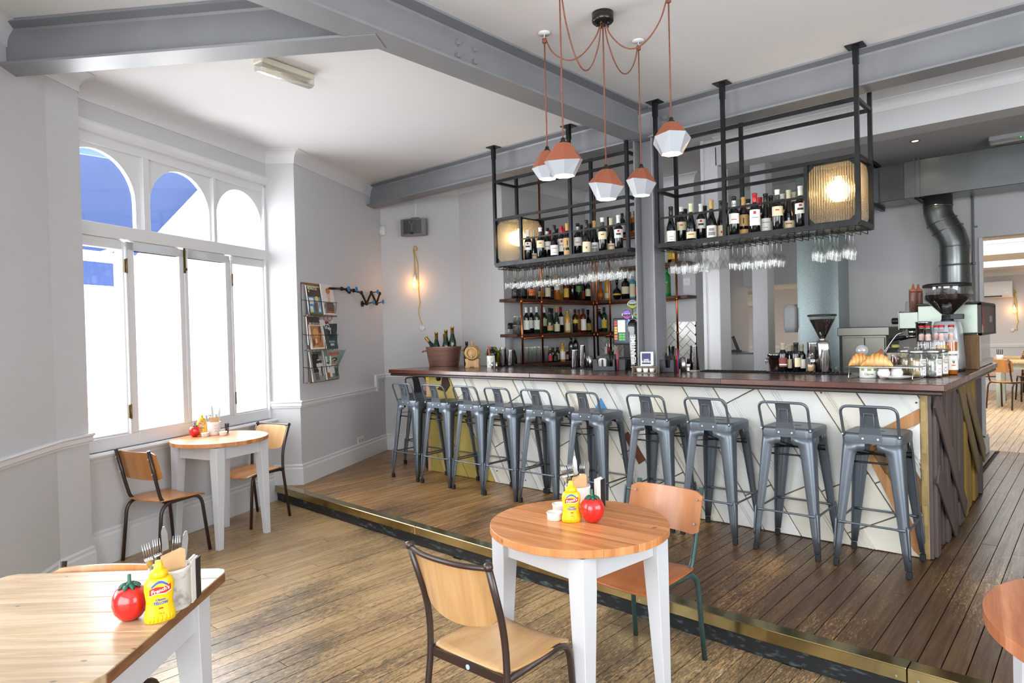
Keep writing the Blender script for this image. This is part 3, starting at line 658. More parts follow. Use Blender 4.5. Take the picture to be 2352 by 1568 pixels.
# rubber bar mats along the back edge
for i,(xa,xb,ya) in enumerate(((-4.98,-3.96,5.17),(-3.94,-2.95,5.12),(-2.48,-1.93,5.10),(-1.92,-1.36,5.10))):
    o=thing('bar_mat','black rubber bar mat, '+['behind the shakers at the far left of the bar top','before the back shelves under the left rack','right of the steel column','under the small wine bottles and grinder'][i],'bar mat',(xa,ya,CT),0,'rubber mats on the bar top')
    obj('mat',MB().box(0,0,.0005,xb-xa,.12,.008),RUBBER,o,bev=.003); rb=MB()
    for k in range(int((xb-xa-.04)/.03)): rb.box(.02+k*.03,.015,.008,.03+k*.03,.105,.013)
    q=obj('stud',rb,RUBBER,o); q['kind']='stuff'
# ================================================================== BAR STOOLS
def rrect(hx,hy,r,z,n=4):
    out=[]
    for cx,cy,a in ((hx-r,hy-r,0),(-hx+r,hy-r,PI/2),(-hx+r,-hy+r,PI),(hx-r,-hy+r,3*PI/2)):
        for k in range(n+1): t=a+PI/2*k/n; out.append((cx+r*math.cos(t),cy+r*math.sin(t),z))
    return out
def make_stool(label):
    t=thing('bar_stool',label,'bar stool',(0,0,PZ),0,'steel bar stools along the bar')
    mb=MB(); mb.loft([rrect(.160,.160,.045,.735),rrect(.162,.162,.045,.775),rrect(.160,.160,.045,.787),rrect(.150,.150,.042,.793),rrect(.138,.138,.04,.789)],cap=False)
    mb.add(rrect(.138,.138,.04,.789),[tuple(range(20))],True); s=obj('seat',mb,GUN,t)
    obj('slot',MB().prism([(-.03+.008*math.cos(a),.02+.008*math.sin(a)) for a in [PI/2+PI*k/5 for k in range(6)]]+[(.03+.008*math.cos(a),.02+.008*math.sin(a)) for a in [-PI/2+PI*k/5 for k in range(6)]],.7893,.7900),mat('slot_shadow','050505',.9),s)
    for sx,sy_ in ((-1,-1),(1,-1),(1,1),(-1,1)):
        def L(f,c,w,r,th=.004):
            # f: outer corner coordinate (cx,cy); flanges of width w
            cx,cy=c; pts=[]
            pts.append((cx-w,cy)); 
            for k in range(5):
                a=PI/2-PI/2*k/4; pts.append((cx-r+r*math.cos(a),cy-r+r*math.sin(a)))
            pts.append((cx,cy-w)); pts.append((cx-th,cy-w))
            for k in range(5):
                a=PI/2*k/4; pts.append((cx-r+(r-th)*math.cos(a),cy-r+(r-th)*math.sin(a)))
            pts.append((cx-w,cy-th)); return [(p[0]*sx,p[1]*sy_,f) for p in pts]
        rings=[]
        for z,w_,r in ((.045,.030,.010),(.15,.040,.014),(.40,.060,.024),(.60,.075,.034),(.665,.081,.038),(.690,.090,.040),(.698,.128,.042),(.742,.1285,.043)):
            c=.205-(z/.742)*(.205-.1595); rings.append(L(z,(c,c),w_,r))
        if sx*sy_<0: rings=[r[::-1] for r in rings]
        lg=obj('leg',MB().loft(rings),GUN,t)
        fp=MB(); c=.205; fp.loft([[(sx*(c-.004+q[0]),sy_*(c-.004+q[1]),z) for q in ((-.026,-.026),(.004,-.026),(.004,.004),(-.026,.004))] for z in (0,.042)],smooth=False); obj('foot_cap',fp,RUBBER,lg,bev=.004)
        # pressed rib on the lower leg
        rb=MB(); 
        for z in (0,):
            a1=Vector((sx*(.198),sy_*(.198),.10)); b1=Vector((sx*(.187),sy_*(.187),.29)); rb.tube([a1,a1.lerp(b1,.1),b1.lerp(a1,.1),b1],[.002,.0065,.0065,.002],6)
        obj('pressed_rib',rb,GUN,lg)
    for (a,b) in (((-1,-1),(1,-1)),((1,-1),(1,1)),((1,1),(-1,1)),((-1,1),(-1,-1))):
        for z,r in ((.265,.0065),):
            c=.186; A=Vector((a[0]*c,a[1]*c,z)); B=Vector((b[0]*c,b[1]*c,z)); mb=MB().tube([A.lerp(B,.03),A.lerp(B,.12),A.lerp(B,.16),A.lerp(B,.84),A.lerp(B,.88),A.lerp(B,.97)],[.010,.010,r,r,.010,.010],8); obj('footrest',mb,GUN,t)
    mb=MB(); c=.15
    for a,b in (((-c,-c),(c,c)),((-c,c),(c,-c))): mb.bar((*a,.655),(*b,.655),.02,.004)
    for a,b in (((-c,-c),(c,-c)),((-c,c),(c,c))): mb.tube([(*a,.625),(*b,.625)],.006,6)
    obj('brace',mb,BLKS,t)
    P=fillet([(-.146,-.150,.775),(-.146,-.158,.80),(-.150,-.215,.957),(.150,-.215,.957),(.146,-.158,.80),(.146,-.150,.775)],.05,5)
    obj('back_rail',MB().tube(P,.0085,8),GUN,t)
    rings=[]
    for z,y_,hw in ((.752,-.165,.062),(.790,-.166,.060),(.83,-.172,.053),(.90,-.190,.047),(.955,-.213,.046)):
        rings.append([(-hw,y_,z),(hw,y_,z),(hw,y_+.003,z),(-hw,y_+.003,z)])
    bp=obj('back_plate',MB().loft(rings,smooth=False),GUN,t,bev=.001)
    em=MB(); em.tube([(-.026,-.176,.835),(.026,-.176,.835),(.024,-.197,.915),(-.024,-.197,.915)],.003,6,closed=True); obj('embossed_frame',em,GUN,bp)
    rv=MB()
    for x in (-.04,.04): rv.tube([(x,-.165,.765),(x,-.169,.765)],.006,8)
    for x in (-.15,.15): rv.tube([(x,-.160,.785),(x,-.166,.785)],.005,8)
    obj('rivet',rv,mat('zinc_rivet','d8d8d4',.35,.8),bp)
    return t
sx_=[-5.212,-4.765,-4.325,-3.925,-3.505,-3.030,-2.475,-2.010,-1.497,-1.014]
slab=['grey steel bar stool nearest the magazine wall, first of the row along the bar','grey steel bar stool in front of the olive yellow door boards','grey steel bar stool third from the far left end of the bar','grey steel bar stool fourth from the far left end, before white boards','grey steel bar stool fifth from the far left end of the bar','grey steel bar stool whose back frames the blue offcut of the bar front','grey steel bar stool in line with the brown leather strip','grey steel bar stool behind the orange-brown chair, third from the right corner','grey steel bar stool second from the right corner of the bar','grey steel bar stool at the right corner of the bar, largest in view']
s0=make_stool(slab[0])
for i,(x,l) in enumerate(zip(sx_,slab)):
    o=s0 if i==0 else dup(s0,l); o.location=(x,4.41,PZ); o.rotation_euler=(0,0,math.radians([0,2,0,-2,1,0,1,-1,0,0][i]))
o=dup(s0,'dark grey steel bar stool turned sideways at the far left end of the bar',(-5.66,4.93,PZ),math.radians(-90))
# ================================================================== HANGING RACKS
def steelbar(mb,a,b,w=.026): mb.bar(a,b,w,w)
def rack(x0,x1,mids,box,label,lbl2):
    zb,zm,zt=2.245,2.685,3.055; yf,yb=4.80,5.13
    R=thing('hanging_rack',label,'rack',(x0,yf,zb)); O=Vector((x0,yf,zb)); L=lambda mb:mb.map(lambda p:p-O)
    for i,x in enumerate([x0]+mids+[x1]):
        top=CZ-.004 if not(-2.97<x<-2.74) else 3.148
        p=obj('post',L(MB().bar((x,yf,zb),(x,yf,top),.027)),BLKS,R)
        if top>3.2:
            obj('ceiling_plate',L(MB().box(x-.055,yf-.05,CZ-.008,x+.055,yf+.05,CZ-.001)),BLKS,p); obj('sleeve',L(MB().bar((x,yf,CZ-.12),(x,yf,CZ-.008),.034)),BLKS,p)
    for x in [x0]+mids+[x1]: obj('post',L(MB().bar((x,yb,zb),(x,yb,3.395),.027)),BLKS,R)
    for z in (zt,zm):
        for y in (yf,yb): obj('rail',L(MB().bar((x0,y,z),(x1,y,z),.024)),BLKS,R)
        for x in (x0,x1): obj('rail',L(MB().bar((x,yf,z),(x,yb,z),.024)),BLKS,R)
    obj('guard_rail',L(MB().bar((box[1] if box[0]==x0 else x0,yf,2.462),(x1 if box[0]==x0 else box[0],yf,2.462),.014)),BLKS,R)
    sh=MB(); 
    for y in (yf,yb): sh.bar((x0,y,zb),(x1,y,zb),.03,.035)
    for x in (x0,x1): sh.bar((x,yf,zb),(x,yb,zb),.03,.035)
    obj('bottom_frame',L(sh),BLKS,R)
    pl=MB().box(x0+.01,yf+.01,zb-.004,x1-.01,yb-.01,zb+.004); obj('shelf_plate',L(pl),thin_glass('smoky_shelf_glass',(.75,.8,.72),.2,.1,dusty=.25),R)
    # glass hangers: pairs of wires looped at the front
    x=x0+.06
    while x<x1-.03:
        P=fillet([(x-.022,yf+.03,zb-.01),(x-.022,yf+.03,zb-.05),(x-.022,yf-.03,zb-.055),(x+.022,yf-.03,zb-.055),(x+.022,yf+.03,zb-.05)],.01,2)
        mb=MB().tube([(x-.022,yb-.02,zb-.01),(x-.022,yb-.02,zb-.045),(x-.022,yf-.01,zb-.045),(x-.022,yf-.02,zb-.03),(x+.022,yf-.02,zb-.03),(x+.022,yf-.01,zb-.045),(x+.022,yb-.02,zb-.045),(x+.022,yb-.02,zb-.01)],.003,5)
        mb.tube([(x-.022,yf+.01,zb-.01),(x-.022,yf+.01,zb-.045)],.003,5); mb.tube([(x+.022,yf+.01,zb-.01),(x+.022,yf+.01,zb-.045)],.003,5)
        obj('glass_hanger',L(mb),BLKS,R); x+=.098
    # ribbed glass lamp box
    a,b=box; B=thing('lamp_box',lbl2,'lamp',((a+b)/2,(yf+yb)/2,zb+.012)); O2=Vector(B.location); L2=lambda mb:mb.map(lambda p:p-O2)
    fr=MB(); in_=.016; za,zz=zb+.022,zm-.016
    ca=a+in_ if a==x0 else a+.013; cb=b-in_ if b==x1 else b-.013
    for x in (a if a!=x0 else None,b if b!=x1 else None):
        if x is not None:
            for y in (yf,yb): fr.bar((x,y,zb+.018),(x,y,zm-.013),.024)
    for y in (yf+.016,yb-.016): fr.bar((ca,y,za),(cb,y,za),.012); fr.bar((ca,y,zz),(cb,y,zz),.012)
    for X in (ca,cb): fr.bar((X,yf+.016,zz),(X,yb-.016,zz),.012); fr.bar((X,yf+.016,za),(X,yb-.016,za),.012)
    obj('frame',L2(fr),BLKS,B)
    cut=.045
    def oc(u0,u1,v0,v1): return [(u0+cut,v0),(u1-cut,v0),(u1,v0+cut),(u1,v1-cut),(u1-cut,v1),(u0+cut,v1),(u0,v1-cut),(u0,v0+cut)]
    def tri(u0,u1,v0,v1): 
        return [[(u0,v0),(u0+cut,v0),(u0,v0+cut)],[(u1,v0),(u1,v0+cut),(u1-cut,v0)],[(u1,v1),(u1-cut,v1),(u1,v1-cut)],[(u0,v1),(u0,v1-cut),(u0+cut,v1)]]
    for nm,o_,u_,c0,c1 in (('front',(0,yf+.012,0),(1,0,0),ca,cb),('rear',(0,yb-.012,0),(1,0,0),ca,cb),('s',(ca,0,0),(0,1,0),yf+.012,yb-.012),('s',(cb,0,0),(0,1,0),yf+.012,yb-.012)):
        g=MB().prism(oc(c0,c1,za,zz),-.0015,.0015,o=o_,u=u_,v=(0,0,1)); 
        gg=obj('ribbed_pane',L2(g),RIB,B)
        gm=MB()
        for t_ in tri(c0,c1,za,zz): gm.prism(t_,-.003,.003,o=o_,u=u_,v=(0,0,1))
        obj('corner_gusset',L2(gm),BLKS,B)
    c=Vector(((ca+cb)/2,(yf+yb)/2,2.50))
    bb=MB().lathe([(0,-.075),(.035,-.068),(.062,-.04),(.07,0),(.06,.04),(.035,.065),(.018,.09),(.018,.11),(0,.11)],20,(0,0,0)); bo=obj('globe_bulb',bb,mat('lit_globe_bulb','ffd49a',.4,emit=14),B,c-O2)
    obj('bulb_holder',MB().lathe([(.022,0),(.022,.05),(.006,.055),(.006,.075),(0,.075)],12),BLACK,B,c-O2+Vector((0,0,.10)))
    l=bpy.data.lights.new('lamp_box_light','POINT'); l.energy=5; l.color=(1,.72,.4); l.shadow_soft_size=.08; lo=bpy.data.objects.new('lamp_box_light',l); COL.objects.link(lo); lo.location=c+Vector((0,-.09,0))
    return R
rack(-4.445,-2.942,[-3.53],(-4.445,-4.115),'black steel hanging rack left of the steel column, holding wine bottles','ribbed glass lamp box at the far left end of the left hanging rack')
rack(-2.668,-1.192,[-2.105],(-1.518,-1.192),'black steel hanging rack right of the steel column, holding wine bottles','bright ribbed glass lamp box at the right end of the right hanging rack')
# ================================================================== TABLES
def round_table(label,loc,rz,R,h,nplank=7,top=PINE,rt=0):
    t=thing('round_table',label,'table',loc,rz)
    n=48; wd=2*R/nplank; tt=obj('table_top',MB().lathe([(R-.06,h-.034),(R-.05,h-.032)],24),top,t)
    for k in range(nplank):
        a=-R+k*wd; b=a+wd; poly=[(R*math.cos(q),R*math.sin(q)) for q in [2*PI*i/96 for i in range(96)]]
        poly=clip(poly,0,-1,-(a+.0008)); poly=clip(poly,0,1,b-.0008)
        if len(poly)<3: continue
        mb=MB().prism(poly,h-.030,h); o=obj('plank',mb,top,tt,rot=(0,0,rt),bev=.0012)
    c=.70*R
    for sx,sy_ in ((-1,-1),(1,-1),(1,1),(-1,1)):
        w0,w1=.075,.042; cx=c*sx; cy=c*sy_
        def ring(w_,z,o_):  # outer faces vertical, inner taper
            x0=cx; x1=cx-sx*w_; y0=cy; y1=cy-sy_*w_; q=[(x0,y0,z),(x1,y0,z),(x1,y1,z),(x0,y1,z)]
            return q if sx*sy_<0 else q[::-1]
        obj('leg',MB().loft([ring(w1,0,0),ring(w0,h-.16,0),ring(w0,h-.036,0)],smooth=False),WPAINT,t,bev=.002)
    for a,b in (((-1,-1),(1,-1)),((1,-1),(1,1)),((1,1),(-1,1)),((-1,1),(-1,-1))):
        A=Vector((a[0]*(c-.03),a[1]*(c-.03),h-.085)); B=Vector((b[0]*(c-.03),b[1]*(c-.03),h-.085)); d=(B-A).normalized(); obj('apron',MB().bar(A+d*.046,B-d*.046,.018,.098),WPAINT,t)
    return t
T1=(-1.650,2.250,0); T2=(-5.275,2.405,0)
round_table('round waxed pine table on four white legs in the centre foreground','',0,.3,.7) if 0 else None
round_table('round waxed pine table on four white tapered legs in front of the brass step',T1,math.radians(-7),.372,.78,6,rt=math.radians(9))
round_table('sunlit round pine table on white legs beside the bay window',T2,math.radians(16),.362,.805,6,rt=math.radians(20))
T3=(.175,1.965,PZ)
round_table('reddish round pine table standing on the raised floor, cut off at the right edge',T3,math.radians(20),.40,.755,6,top=wood('red_pine_top','c98860','96532f','5b2f1b',rough=.3,sx=16,sy=1.4,stain_amt=-.2,rnd=.1,world=False,grain='ab6a45',coat=.4,axis='x'),rt=math.radians(80))
# square scrubbed pine table in the near left corner
TP=Vector((-2.293,1.066,0)); e1=Vector((-.739,-.674,0)); e2=Vector((.674,-.739,0)); TH=.78
sq=thing('square_table','square scrubbed pine table with knotted planks on white legs, near left corner','table',TP+e1*.385+e2*.385,math.atan2(-.739,.674))
S_=.385
plw=[.10,.135,.12,.14,.13,.145]
y=-S_; tt=obj('table_top',MB().box(-S_+.03,-S_+.03,TH-.036,S_-.03,S_-.03,TH-.032),PINE2,sq)
# local +x runs along e2 (towards the viewer), so boards lie along y
sc2=2*S_/sum(plw)
for k,w_ in enumerate(plw):
    a=y; b=y+w_*sc2; y=b
    r=.04; out=[(a,-S_),(b,-S_),(b,S_),(a,S_)]
    if k==0: out=[(a,-S_+r),(a+.012,-S_+.012),(a+r,-S_),(b,-S_),(b,S_),(a+r,S_),(a+.012,S_-.012),(a,S_-r)]
    if k==len(plw)-1: out=[(a,-S_),(b-r,-S_),(b-.012,-S_+.012),(b,-S_+r),(b,S_-r),(b-.012,S_-.012),(b-r,S_),(a,S_)]
    obj('plank',MB().prism([(p+(.0014 if p<(a+b)/2 else -.0014),q) for p,q in out],TH-.032,TH),wood('pale_pine_planks','c0a888','957e60','4a3122',rough=.42,sx=24,sy=1.6,stain_amt=0.0,rnd=.08,world=False,speck=1.9,grain='ae9472',axis='y',coat=.15),tt,bev=.002)
obj('stained_edge',MB().box(-S_+.045,S_-.0005,TH-.031,S_-.045,S_+.0015,TH-.003),mat('edge_stain','8a6240',.5,col2='6b4529',vs=14,stretch=(1,1,4)),tt)
for sx,sy_ in ((-1,-1),(1,-1),(1,1),(-1,1)):
    c=.335
    def ring(w_,z):
        x0=c*sx;x1=x0-sx*w_;y0=c*sy_;y1=y0-sy_*w_; q=[(x0,y0,z),(x1,y0,z),(x1,y1,z),(x0,y1,z)]; return q if sx*sy_<0 else q[::-1]
    obj('leg',MB().loft([ring(.045,0),ring(.085,TH-.19),ring(.085,TH-.036)],smooth=False),WPAINT,sq,bev=.002)
for a,b in (((-1,-1),(1,-1)),((1,-1),(1,1)),((1,1),(-1,1)),((-1,1),(-1,-1))):
    A=Vector((a[0]*.31,a[1]*.31,TH-.10)); B=Vector((b[0]*.31,b[1]*.31,TH-.10)); d=(B-A).normalized(); obj('apron',MB().bar(A+d*.06,B-d*.06,.02,.13),WPAINT,sq)
# ================================================================== CHAIRS
def make_chair(kind,label,tube,ply,seatm=None,group=None,topz=.82):
    t=thing('cafe_chair',label,'chair',(0,0,0),0,group); r=.0125; seatm=seatm or ply
    if kind=='A':
        for s in (-1,1):
            P=fillet([(s*.195,-.215,0),(s*.185,-.175,.425),(s*.18,.155,.435),(s*.20,.205,0)],.085,6); obj('side_frame',MB().tube(P,r,10),tube,t)
            P=fillet([(s*.165,-.02,.432),(s*.165,-.155,.425),(s*.17,-.19,.55),(s*.175,-.255,topz)],.07,6); obj('back_upright',MB().tube(P,r,10),tube,t)
        obj('cross_bar',MB().tube([(-.18,-.10,.425),(.18,-.10,.425)],.009),tube,t); obj('cross_bar',MB().tube([(-.18,.10,.425),(.18,.10,.425)],.009),tube,t)
    else:
        for s in (-1,1):
            P=fillet([(s*.195,-.235,0),(s*.185,-.175,.44),(s*.183,-.185,.60),(s*.19,-.26,topz)],.16,6); obj('back_upright',MB().tube(P,r,10),tube,t)
            P=fillet([(s*.185,-.175,.430),(s*.185,.165,.437),(s*.195,.205,0)],.07,6); obj('side_frame',MB().tube(P,r,10),tube,t)
            obj('tube_cap',MB().lathe([(0,-.012),(.014,-.01),(.016,0),(.014,.012),(0,.015)],12,(s*.19,-.26,topz)),tube,t)
        P=curve_pts([(-.19,-.26,topz-.004),(-.10,-.287,topz-.006),(0,-.295,topz-.006),(.10,-.287,topz-.006),(.19,-.26,topz-.004)],4); obj('top_rail',MB().tube(P,.010,8),tube,t)
        obj('cross_bar',MB().bar((-.185,-.175,.425),(.185,-.175,.425),.014,.03),tube,t); obj('cross_bar',MB().tube([(-.18,.12,.425),(.18,.12,.425)],.009),tube,t)
    # seat: moulded plywood with a waterfall front
    rings=[]; n=12
    for j in range(11):
        v=j/10; y=-.17+v*.375; z=.449+(.004*math.cos(v*PI))-(max(0,v-.78)/.22)**2*.022; hw=(.180 if kind=='B' else .185)+(.012*math.sin(v*PI)); rr=[]
        ins=0
        if j==0: hw-=.012
        if j==10: hw-=.02
        for i in range(n+1):
            u=-1+2*i/n; rr.append((u*hw,y,z-.010*(1-u*u)))
        rr+= [(p[0],p[1],p[2]-.010) for p in rr[::-1]]
        rings.append(rr)
    obj('seat',MB().loft([r_[::-1] for r_ in rings]),seatm,t,bev=.002)
    z0,z1=(.60,topz-.015) if kind=='A' else (.59,topz-.008)
    rings=[]
    yb=lambda z:-.19-(z-.55)/(topz-.55)*.065
    n=12; rings=[]
    for i in range(n+1):
        u=-1+2*i/n; ins=.018*(max(0,abs(u)-.8)/.2)**2; x=u*(.200 if kind=='A' else .178)
        off=(.032*(u*u)-.018) if kind=='A' else -.030*(1-u*u)+.0
        drop=0 if kind=='A' else -.045*(u*u)*0
        zz0=z0+ins+(0 if kind=='A' else .035*u*u); zz1=z1-ins; y0_=yb(z0)+off; y1_=yb(z1)+off
        th=.010; rings.append([(x,y0_,zz0),(x,y1_,zz1),(x,y1_+th,zz1),(x,y0_+th,zz0)])
    b=obj('backrest',MB().loft(rings,smooth=True),ply,t); b.location=(0,.012 if kind=='A' else 0.004,0)
    bm_=b.modifiers.new('e','EDGE_SPLIT'); bm_.split_angle=.8
    sc3=MB()
    for s in (-1,1):
        for z in (.65,.76) if kind=='A' else (): sc3.tube([(s*.172,yb(z)+.012+.02,z),(s*.172,yb(z)+.04,z)],.006,8); sc3.tube([(s*.172,yb(z)-.014,z),(s*.172,yb(z)-.02,z)],.006,8)
    if sc3.v: obj('screw',sc3,mat('zinc_screw','cfcfcc',.3,.8),t)
    if kind=='B':
        obj('sticker_dot',MB().tube([(0.01,-.183,.425),(0.01,-.186,.425)],.009,12),mat('pale_blue_dot','a9c5cc',.5),t)
    return t
c=make_chair('B','pale plywood chair with dark brown tube frame, pulled up before the centre round table','' and None or BROWNT,PLYP,topz=.83); c.location=(-1.668,1.775,0); c.rotation_euler=(0,0,math.radians(1))
c=make_chair('A','orange-brown plywood chair with dark green tube frame behind the centre round table',GREENT,wood('caramel_plywood','bd7c48','9e6034',None,rough=.3,sx=9,sy=2.2,rnd=.05,world=False,grain='ae6e3d',coat=.35,bump=.03),PLYR,topz=.81); c.location=(-1.640,2.735,0); c.rotation_euler=(0,0,math.radians(180-3))
c=make_chair('A','golden plywood chair with brown tube frame, near side of the bay window table',BROWNT,PLY,topz=.82); c.location=(-5.20,1.955,0); c.rotation_euler=(0,0,math.radians(16))
c=make_chair('B','plywood chair with brown tube frame, beyond the bay window table near the step',BROWNT,PLYP,PLY,topz=.81); c.location=(-5.555,2.80,0); c.rotation_euler=(0,0,math.radians(196))
ang=math.atan2(e2.y,e2.x)-PI/2
pc=(at_z(140,1296,.795)+at_z(372,1282,.795))/2
c=make_chair('A','orange plywood chair mostly hidden behind the square table',BROWNT,PLY,topz=.80); c.location=(pc.x+.0,pc.y+.0,0)
fw2=Vector((e2.x,e2.y,0)); c.location=Vector((pc.x,pc.y,0))+fw2*.25; c.rotation_euler=(0,0,ang)
# ================================================================== BOTTLES AND GLASSES
MC={}
def shape(kind,h,r):
    nr=.0145
    if kind=='burgundy': return [(0,.004),(r-.004,0),(r,.004),(r,h*.40),(r*.97,h*.45),(r*.82,h*.52),(r*.60,h*.60),(nr+.004,h*.70),(nr,h*.76),(nr,h-.012),(nr+.002,h-.011),(nr+.002,h-.002),(0,h)]
    if kind=='bordeaux': return [(0,.004),(r-.004,0),(r,.004),(r,h*.60),(r*.96,h*.645),(r*.72,h*.695),(nr+.004,h*.735),(nr,h*.78),(nr,h-.012),(nr+.002,h-.011),(nr+.002,h-.002),(0,h)]
    if kind=='spirit': return [(0,.004),(r-.004,0),(r,.004),(r,h*.66),(r*.9,h*.71),(nr+.006,h*.77),(nr,h*.80),(nr,h*.9),(nr+.003,h*.9),(nr+.003,h-.002),(0,h)]
    if kind=='squat': return [(0,.004),(r-.006,0),(r,.006),(r*1.02,h*.40),(r*.9,h*.52),(nr+.006,h*.62),(nr,h*.68),(nr,h*.84),(nr+.005,h*.85),(nr+.005,h-.002),(0,h)]
    if kind=='round': return [(0,.0),(r*.5,.0),(r*.85,h*.12),(r,h*.28),(r*.88,h*.44),(r*.5,h*.55),(nr,h*.60),(nr,h*.82),(nr+.004,h*.83),(nr+.004,h-.002),(0,h)]
    if kind=='jug': return [(0,.004),(r-.006,0),(r,.006),(r,h*.75),(r*.8,h*.84),(r*.4,h*.88),(r*.4,h-.002),(0,h)]
    if kind=='champagne': return [(0,.004),(r-.004,0),(r,.004),(r,h*.42),(r*.93,h*.5),(r*.68,h*.62),(nr+.006,h*.74),(nr+.002,h*.84),(nr+.002,h-.03),(nr+.005,h-.028),(nr+.004,h-.004),(0,h)]
def bottle(name,label,loc,kind='bordeaux',h=.30,r=.037,glass=BOT,cap=None,capl=.2,lab=None,mark=None,band=None,rz=0,group=None,cat='bottle',span=1.25,neck=None,liquid=None,square=0,rot=None):
    t=thing(name,label,cat,loc,rz,group,rot)
    key=('b',kind,h,r,glass.name,square)
    if key not in MC:
        pr=shape(kind,h,r); mb=MB().lathe(pr,16)
        if square: mb.map(lambda p: Vector((p.x,p.y*square,p.z)))
        MC[key]=mb.mesh('glass_body',glass)
    link('glass_body',MC[key],t)
    if liquid:
        k2=('l',kind,h,r,liquid[0].name,liquid[1])
        if k2 not in MC:
            pr=[(max(0,a-.003),b+.003) for a,b in shape(kind,h,r) if b<h*liquid[1]]; pr.append((pr[-1][0],h*liquid[1])); pr.append((0,h*liquid[1])); mb=MB().lathe(pr,14)
            if square: mb.map(lambda p: Vector((p.x,p.y*square,p.z)))
            MC[k2]=mb.mesh('contents',liquid[0])
        link('contents',MC[k2],t)
    if cap:
        k2=('c',kind,h,cap.name,capl); 
        if k2 not in MC:
            nr=.0165 if kind!='champagne' else .0195; MC[k2]=MB().lathe([(nr,h*(1-capl)),(nr+.0006,h*(1-capl)+.003),(nr,h-.014),(nr+.002,h-.012),(nr+.002,h+.001),(nr-.002,h+.002),(0,h+.002)],12).mesh('capsule',cap)
        link('capsule',MC[k2],t)
    def patch(nm,m_,a,b,sp,rr):
        k2=(nm,m_.name,a,b,sp,rr,square)
        if k2 not in MC:
            mb=MB().lathe([(rr,a),(rr,b)],10,a0=-PI/2-sp,a1=-PI/2+sp)
            if square: mb.map(lambda p: Vector((p.x,p.y*square-.0004,p.z)))
            MC[k2]=mb.mesh(nm,m_)
        return link(nm,MC[k2],t)
    lo=None
    if lab: lo=patch('paper_label',lab[2],h*lab[0],h*lab[1],span,r+.0006)
    if mark: 
        for q in mark: 
            a,b,m_,s_=q[:4]; patch('printed_mark',m_,h*a,h*b,s_,r+.0012)
    if neck: patch('neck_label',neck[2],h*neck[0],h*neck[1],PI*.99,.0172)
    return t
LW=mat('white_label_paper','ece9e2',.6); LC=mat('cream_label_paper','ddd2ae',.6); LT=mat('tan_label_paper','c79f62',.6); LY=mat('yellow_label_paper','d9b63a',.6); LO=mat('orange_label_paper','c96a28',.6)
LR=mat('red_label_ink','b2332c',.5); LB=mat('black_label_paper','1a1a1c',.5); LBL=mat('blue_label_paper','3f6fa5',.5); LG=mat('green_label_paper','4d7a39',.5); LGY=mat('grey_label_ink','8c8a88',.6)
CW=mat('white_foil','e6e4df',.3); CC=mat('cream_foil','d8d3ae',.35); CK=mat('black_foil','17181b',.3); CR=mat('red_foil','b5232a',.3,.2); CT_=mat('tan_foil','c39a5a',.35); CG=mat('gold_foil','c9a04a',.25,.9); CD=mat('dark_foil_band','3b3634',.4); CS=mat('silver_foil','b9b7b0',.3,.7)
# kinds seen on the hanging racks: (shape, glass, cap, label span, marks, words)
WK={'low':('burgundy',CK,(.08,.36,LW),[(.20,.215,LGY,.5),(.12,.135,LGY,.3)],'black capped','low white label'),
 'ph':('bordeaux',CW,(.38,.60,LC),[(.50,.53,LR,.35)],'white and dark capped','high cream label'),
 'crm':('burgundy',CC,(.10,.27,LC),[(.19,.215,LR,.6)],'cream capped','wide low cream label'),
 'rw':('bordeaux',CW,(.36,.60,LW),[(.44,.49,LB,.55),(.52,.58,LR,.25)],'white capped','white label with a black bar'),
 'scr':('burgundy',CT_,(.06,.36,LW),[(.11,.20,LGY,.7),(.22,.29,LGY,.55)],'tan capped','broad scribbled white label'),
 'sq':('burgundy',CK,(.07,.37,LC),[(.17,.23,LR,.16)],'black capped','low cream label with a red square'),
 'nk':('bordeaux',CK,(.33,.58,LW),[(.42,.44,LR,.5)],'pale necked dark','white label with pink lettering'),
 'tan':('bordeaux',CT_,(.28,.56,LT),[(.34,.48,LB,.12),(.05,.20,LT,1.0)],'gold capped','tan label with a drawn glass'),
 'red':('bordeaux',CR,(.22,.60,LW),[(.49,.56,LR,.25),(.40,.42,LGY,.6)],'red capped','tall white label'),
 'car':('burgundy',CK,(.10,.40,LW),[(.29,.31,LGY,.7),(.17,.185,LGY,.4)],'black capped','plain white label')}
HGR='wine bottles on the hanging racks'
def rackrow(pxs,kinds,side,Y,back=False):
    cnt={}
    for i,(px,k) in enumerate(zip(pxs,kinds)):
        sh,cap,lab,mk,cw,lw=WK[k]; Y_=Y if back else Y+(.04 if i%2 else -.04); p=at_y(px,540,Y_); a=math.atan2(CAM.x-p.x,-(CAM.y-p.y)); rz=a*.9
        lb='%s wine bottle with %s, %s on the %s hanging rack'%(cw,lw,('%s from the left'%ORD[i]) if not back else ('%s from the left in the back row'%ORD[i]),side)
        if len(lb.split())>16: lb='%s wine bottle, %s in the %s rack\'s %s row'%(cw,ORD[i]+' from left',side,'back' if back else 'front')
        bottle('wine_bottle',lb,(p.x,Y_,2.2505),sh,.305,.0375,BOT,cap,.22 if k!='ph' else .12,lab,mk,rz=rz,group=HGR,neck=(.76,.87,CD) if k=='ph' else ((.72,.90,CW) if k=='nk' else None))
rackrow([1212,1225,1241,1257,1273,1290,1303,1327,1347,1366,1384,1404,1421],['rw','crm','ph','nk','car','red','tan','nk','sq','scr','ph','crm','rw'],'left',4.908)
rackrow([1238,1262,1279,1298,1335,1355],['crm','red','car','red','car','low'],'left',5.055,True)
rackrow([1542,1566,1588,1611,1635,1658,1687,1709,1735,1760,1787,1813,1840],['low','ph','crm','rw','scr','sq','nk','tan','red','car','ph','crm','rw'],'right',4.908)
